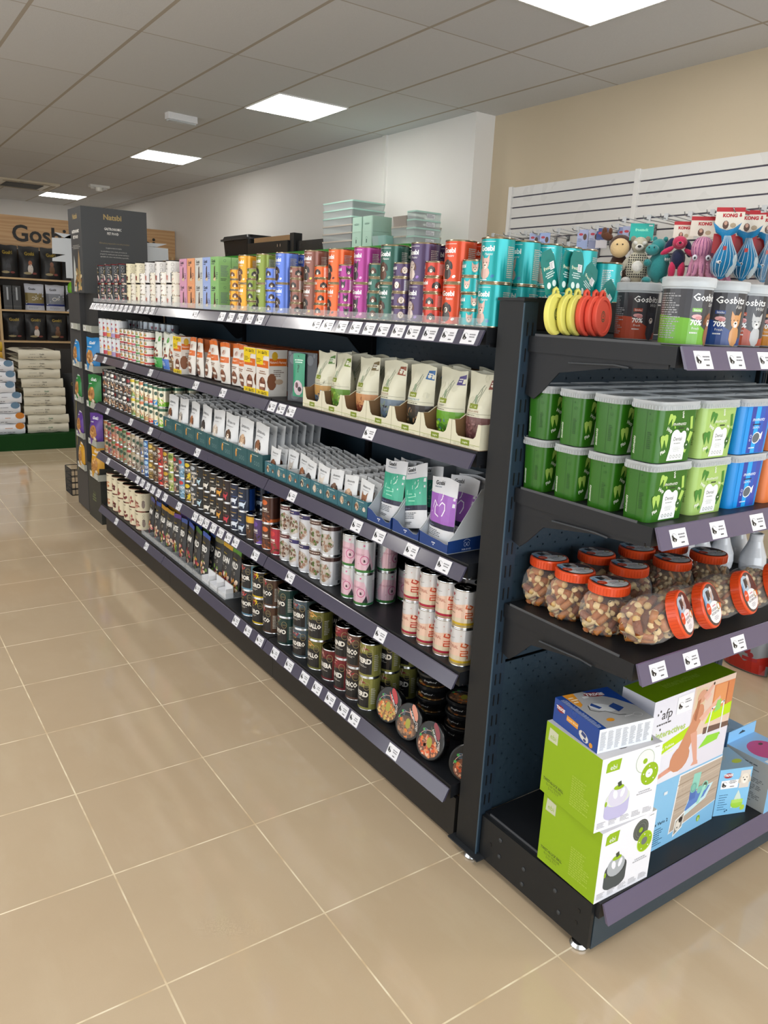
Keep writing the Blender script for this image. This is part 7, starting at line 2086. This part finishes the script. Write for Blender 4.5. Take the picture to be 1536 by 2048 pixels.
def kib(c, seed, pale=False, wc='#8a7a5a', hh=.345):
    if pale:
        o = [R(-.119, .09, .238, .13, wc), T('Gosbi', -.03, .26, .026, '#1c1e24', bold=.03), R(-.119, .062, .238, .026, '#1f2f7a'), words(-.08, .02, .16, .03, 3, '#8a90a0', seed), ring(-.02, .15, .03, .022, .006, '#e8e4da', 14), ring(.03, .155, .016, .014, .005, '#e8e4da', 12)]
        return pouch(.24, .335, .08, '#c8ccd8', o, tb=.07, seed=seed, mat='sack')
    o = [T('Gosbi', 0, .25, .036, '#a8913c', bold=.03), E(.0, .1, .035, .055, ['#3a3a3e', '#d8d0c8', '#6a4a30', '#7a5a34', '#e0dcd8', '#9a9aa4'][seed % 6], 12), E(0, .165, .025, .028, ['#2d2d31', '#a8623a', '#7a4a30', '#8a6a40', '#e0dcd8', '#8a8a94'][seed % 6], 10), E(-.035, .055, .05, .014, '#a89a74', 10), E(.05, .055, .03, .012, '#8a4a44', 9)]
    return pouch(.255, hh, .09, '#1c1c1e', [(c_, [[(x, y * hh / .345) for x, y in p] for p in ps]) for c_, ps in o], tb=.08, seed=seed, mat='sack')
for zi, (zz, nm) in enumerate([(1.8285, 'top'), (1.4255, 'middle'), (1.0305, 'lower')]):
    n = 0
    for k, xx in enumerate([.50, .765, 1.03, 1.295, -.3, .05]):
        if zi == 1 and k < 3:
            continue
        Pk = Proto('kibble_bag', kib('', k + zi * 3, hh=.40 if zi == 0 else .345), 'bag')
        (Pk.put)((xx + .015 * zi, 10.38, zz), (0, 0, 0), 'black kibble bag, %s on the %s pine shelf' % (['leftmost in view', 'second', 'third', 'fourth', 'outside left', 'outside far left'][k], nm), 'black kibble bags on the pine shelves')
for k, (xx, wc, nm) in enumerate([(.80, '#8a7a4a', 'ochre'), (1.06, '#7f838c', 'grey'), (1.32, '#8a5ab0', 'violet')]):
    Proto('kibble_bag', kib('', k, True, wc), 'bag').put((xx, 10.37, 1.4255), (0, 0, .05 * k - .05), 'white kibble bag with %s band on the middle pine shelf' % nm, 'white kibble bags on the pine shelf')
for k, xx in enumerate((.46, .57)):
    b = MB(); b.box(-.05, .05, -.12, .12, 0, .30, '#1d1b19', 'gloss'); b.box(-.01, .01, -.1215, -.1205, .12, .28, '#a8acb0', 'gloss'); b.box(-.05, .05, -.1212, -.1202, .03, .05, '#3a3632', 'gloss')
    Proto('kibble_carton', b, 'box').put((xx, 10.40, 1.4255), 0, '%s tall dark glossy carton on the middle pine shelf' % ['left', 'right'][k], 'dark cartons on the pine shelf')
b = MB(); b.ball(0, 0, .1, .055, .04, .09, '#6ab81c', 'gloss'); b.tube([(0, 0, 0), (0, 0, .02)], .01, '#6ab81c', 'gloss')
tag(b.obj('green_toy', loc=(1.17, 9.9, 1.62)), 'bright green oval toy seen left of the dark tower', 'toy')
b = MB(); b.ball(0, 0, .05, .05, .03, .07, '#c83a7a', 'plush')
tag(b.obj('pink_toy', loc=(1.20, 9.9, 1.22)), 'pink toy hanging beside the dark tower, below the green one', 'toy')
# stand they hang from
b = MB(); b.tube([(1.19, 9.93, 0), (1.19, 9.93, 1.78)], .012, '#1d1d1f', 'steel'); b.lathe([(.001, 0), (.12, 0), (.12, .02), (.001, .02)], '#1d1d1f', 'steel', 16, cx=1.19, cy=9.93)
tag(b.obj('toy_stand'), 'thin black pole stand carrying the green and pink toys', 'stand')

# ================================================================== PLATFORM WITH SACKS
b = MB(); b.box(-1.9, .95, 7.87, 9.6, 0, .165, '#1f4420', 'grass')
tag(b.obj('grass_platform'), 'low platform covered in dark green artificial grass', 'platform')
def sack(w_, d, h, c, art, seed, corner=None):
    b = MB()
    rg = random.Random(seed)
    nu, nw = 14, 10
    def S3(u, w2, top):
        ex = 1 - abs(u) ** 5
        ey = 1 - abs(w2) ** 6
        t = (h / 2 - .027) * max(0, ex) ** .3 * max(0, ey) ** .3 + .024
        t += .003 * math.sin(u * 9 + seed) * math.sin(w2 * 7 + seed * 2) * ex * ey
        return (u * w_ / 2, w2 * d / 2, h / 2 + (t if top else -t * .96))
    for top in (True, False):
        V_ = [S3(-1 + 2 * i / nu, -1 + 2 * j / nw, top) for j in range(nw + 1) for i in range(nu + 1)]
        m_ = nu + 1
        F_ = [(j * m_ + i, j * m_ + i + 1, (j + 1) * m_ + i + 1, (j + 1) * m_ + i) for j in range(nw) for i in range(nu)]
        if not top:
            F_ = [tuple(reversed(f)) for f in F_]
        b.add(V_, F_, c, 'sack', True)
    # folded front end hangs like a flap with print
    n = 12
    V_ = []
    for i in range(n + 1):
        u = -1 + 2 * i / n
        for q, (yy, zz) in enumerate(((0, .99), (-.016, .86), (-.022, .5), (-.014, .14), (0, .02))):
            V_.append((u * w_ / 2 * .985, -d / 2 + .012 + yy + .003 * math.sin(u * 11 + q * 2 + seed), h * zz + .003 * math.sin(u * 8 + seed + q)))
    F_ = [(i * 5 + q, i * 5 + q + 1, (i + 1) * 5 + q + 1, (i + 1) * 5 + q) for i in range(n) for q in range(4)]
    b.add(V_, F_, c, 'sack', True)
    b.art(art, front(-d / 2 - .012), 'sack', off=.001)
    if corner:
        b.art([corner], front(-d / 2 - .012), 'sack', off=.0015)
    return b
for i in range(9):
    ink = '#6a6458' if i in (8, 7, 6, 5, 3, 2) else '#3f7a5a'
    o = [T('Gosbi', .02, .052, .014, ink, bold=.02), words(-.10, .055, .08, .008, 1, '#8a8678', i), words(-.12, .020, .22, .010, 1, '#7a7668', i + 2), R(0, .035, .02, .004, '#3a3834')]
    b = sack(.43, .66, .098, '#cfc9b6', o, i)
    if i == 8:
        b.art([E(-.02, .0, .13, .10, '#5a5248', 16), E(.09, .07, .05, .06, '#6a6258', 12), words(-.15, -.22, .2, .03, 1, '#7a7668', 3)], topf(.0985), 'sack', off=.003)
    Proto('kibble_sack', b, 'sack').put((.40 - .006 * i + (-.03 if i == 6 else 0) + .01 * math.sin(i * 2.3), 8.30 + .01 * math.sin(i * 3.1), .1655 + i * .0985), (0, 0, .02 * math.sin(i * 1.7)), 'beige kibble sack, %s from the bottom of the tall stack' % ORD[i], 'beige sacks on the grass platform')
for i in range(7):
    cc = '#c8781c' if i < 2 else '#5f7f9a'
    nm = 'orange' if i < 2 else 'blue'
    o = [E(.165, .088, .045, .035, cc, 12), words(.02, .06, .08, .012, 1, cc if i < 2 else '#6a6a70', i), words(-.15, .06, .12, .012, 1, cc if i < 2 else '#6a6a70', i), words(-.16, .018, .3, .01, 1, '#5a5a5e', i)]
    b = sack(.44, .66, .110, '#e0e2e8', o, i + 20)
    Proto('kibble_sack', b, 'sack').put((-.055 - .012 * i + .02 * math.sin(i * 2.6), 8.29, .1655 + i * .1105), (0, 0, .03 * math.sin(i)), 'white sack with %s corner, %s from the bottom at the left edge' % (nm, ORD[i]), 'white sacks on the grass platform')
ys_ = [(-.12, 9.15, .1655), (.70, 9.15, .1655)]
for j, (x, y, z) in enumerate(ys_):
    for i in range(8 if j == 0 else 6):
        c = ['#c8961c', '#c8a01e'][i % 2] if (j == 0 or i in (3, 5)) else '#4a3a34'
        b = sack(.44, .6, .115, c, [words(-.1, .04, .2, .02, 1, '#7a4a1a', i)], i + 40 + j * 10)
        Proto('kibble_sack', b, 'sack').put((x, y, z + i * .1155), (0, 0, .02 * i), '%s sack, %s from the bottom of the %s rear stack' % ('yellow' if c != '#4a3a34' else 'brown', ORD[i], ['left', 'right'][j]), 'rear sacks on the grass platform')
b = MB(); b.box(-.14, .14, -.05, .05, 0, .02, '#3a2a20', 'sack')
b = pouch(.30, .62, .16, '#1b1c20', [E(0, .35, .06, .09, '#2a2450', 12), T('Gosbi', 0, .48, .04, '#6a6030', bold=.03)], tb=.16, seed=5, mat='sack')
tag(b.obj('kibble_bag', loc=(.79, 8.25, .1655), rot=(0, 0, -.25)), 'black upright kibble bag on the platform right of the beige stack', 'bag')
b = pouch(.26, .30, .14, '#24252a', [E(0, .18, .05, .06, '#8a9a2a', 12)], tb=.14, seed=6, mat='sack')
b2 = MB(); b2.box(.68, .92, 8.75, 8.83, .1655, 1.02, '#26221f', 'paper')
tag(b2.obj('dark_panel'), 'dark upright board behind the black kibble bag', 'board')
# wire basket by the display tower
b = MB()
for i in range(8):
    b.tube([(0.0, .03 * i, 0), (0.0, .03 * i, .22)], .003, '#1a1a1d', 'steel', 5)
    b.tube([(.2, .03 * i, 0), (.2, .03 * i, .22)], .003, '#1a1a1d', 'steel', 5)
for zz in (.0, .055, .11, .165, .22):
    b.tube([(0, 0, zz), (.2, 0, zz), (.2, .21, zz), (0, .21, zz), (0, 0, zz)], .0035, '#1a1a1d', 'steel', 5)
for i in range(8):
    b.tube([(.028 * i, 0, 0), (.028 * i, 0, .22)], .003, '#1a1a1d', 'steel', 5)
tag(b.obj('wire_basket', loc=(.09, 5.62, .004)), 'black wire basket on the floor behind the dark tower', 'basket')
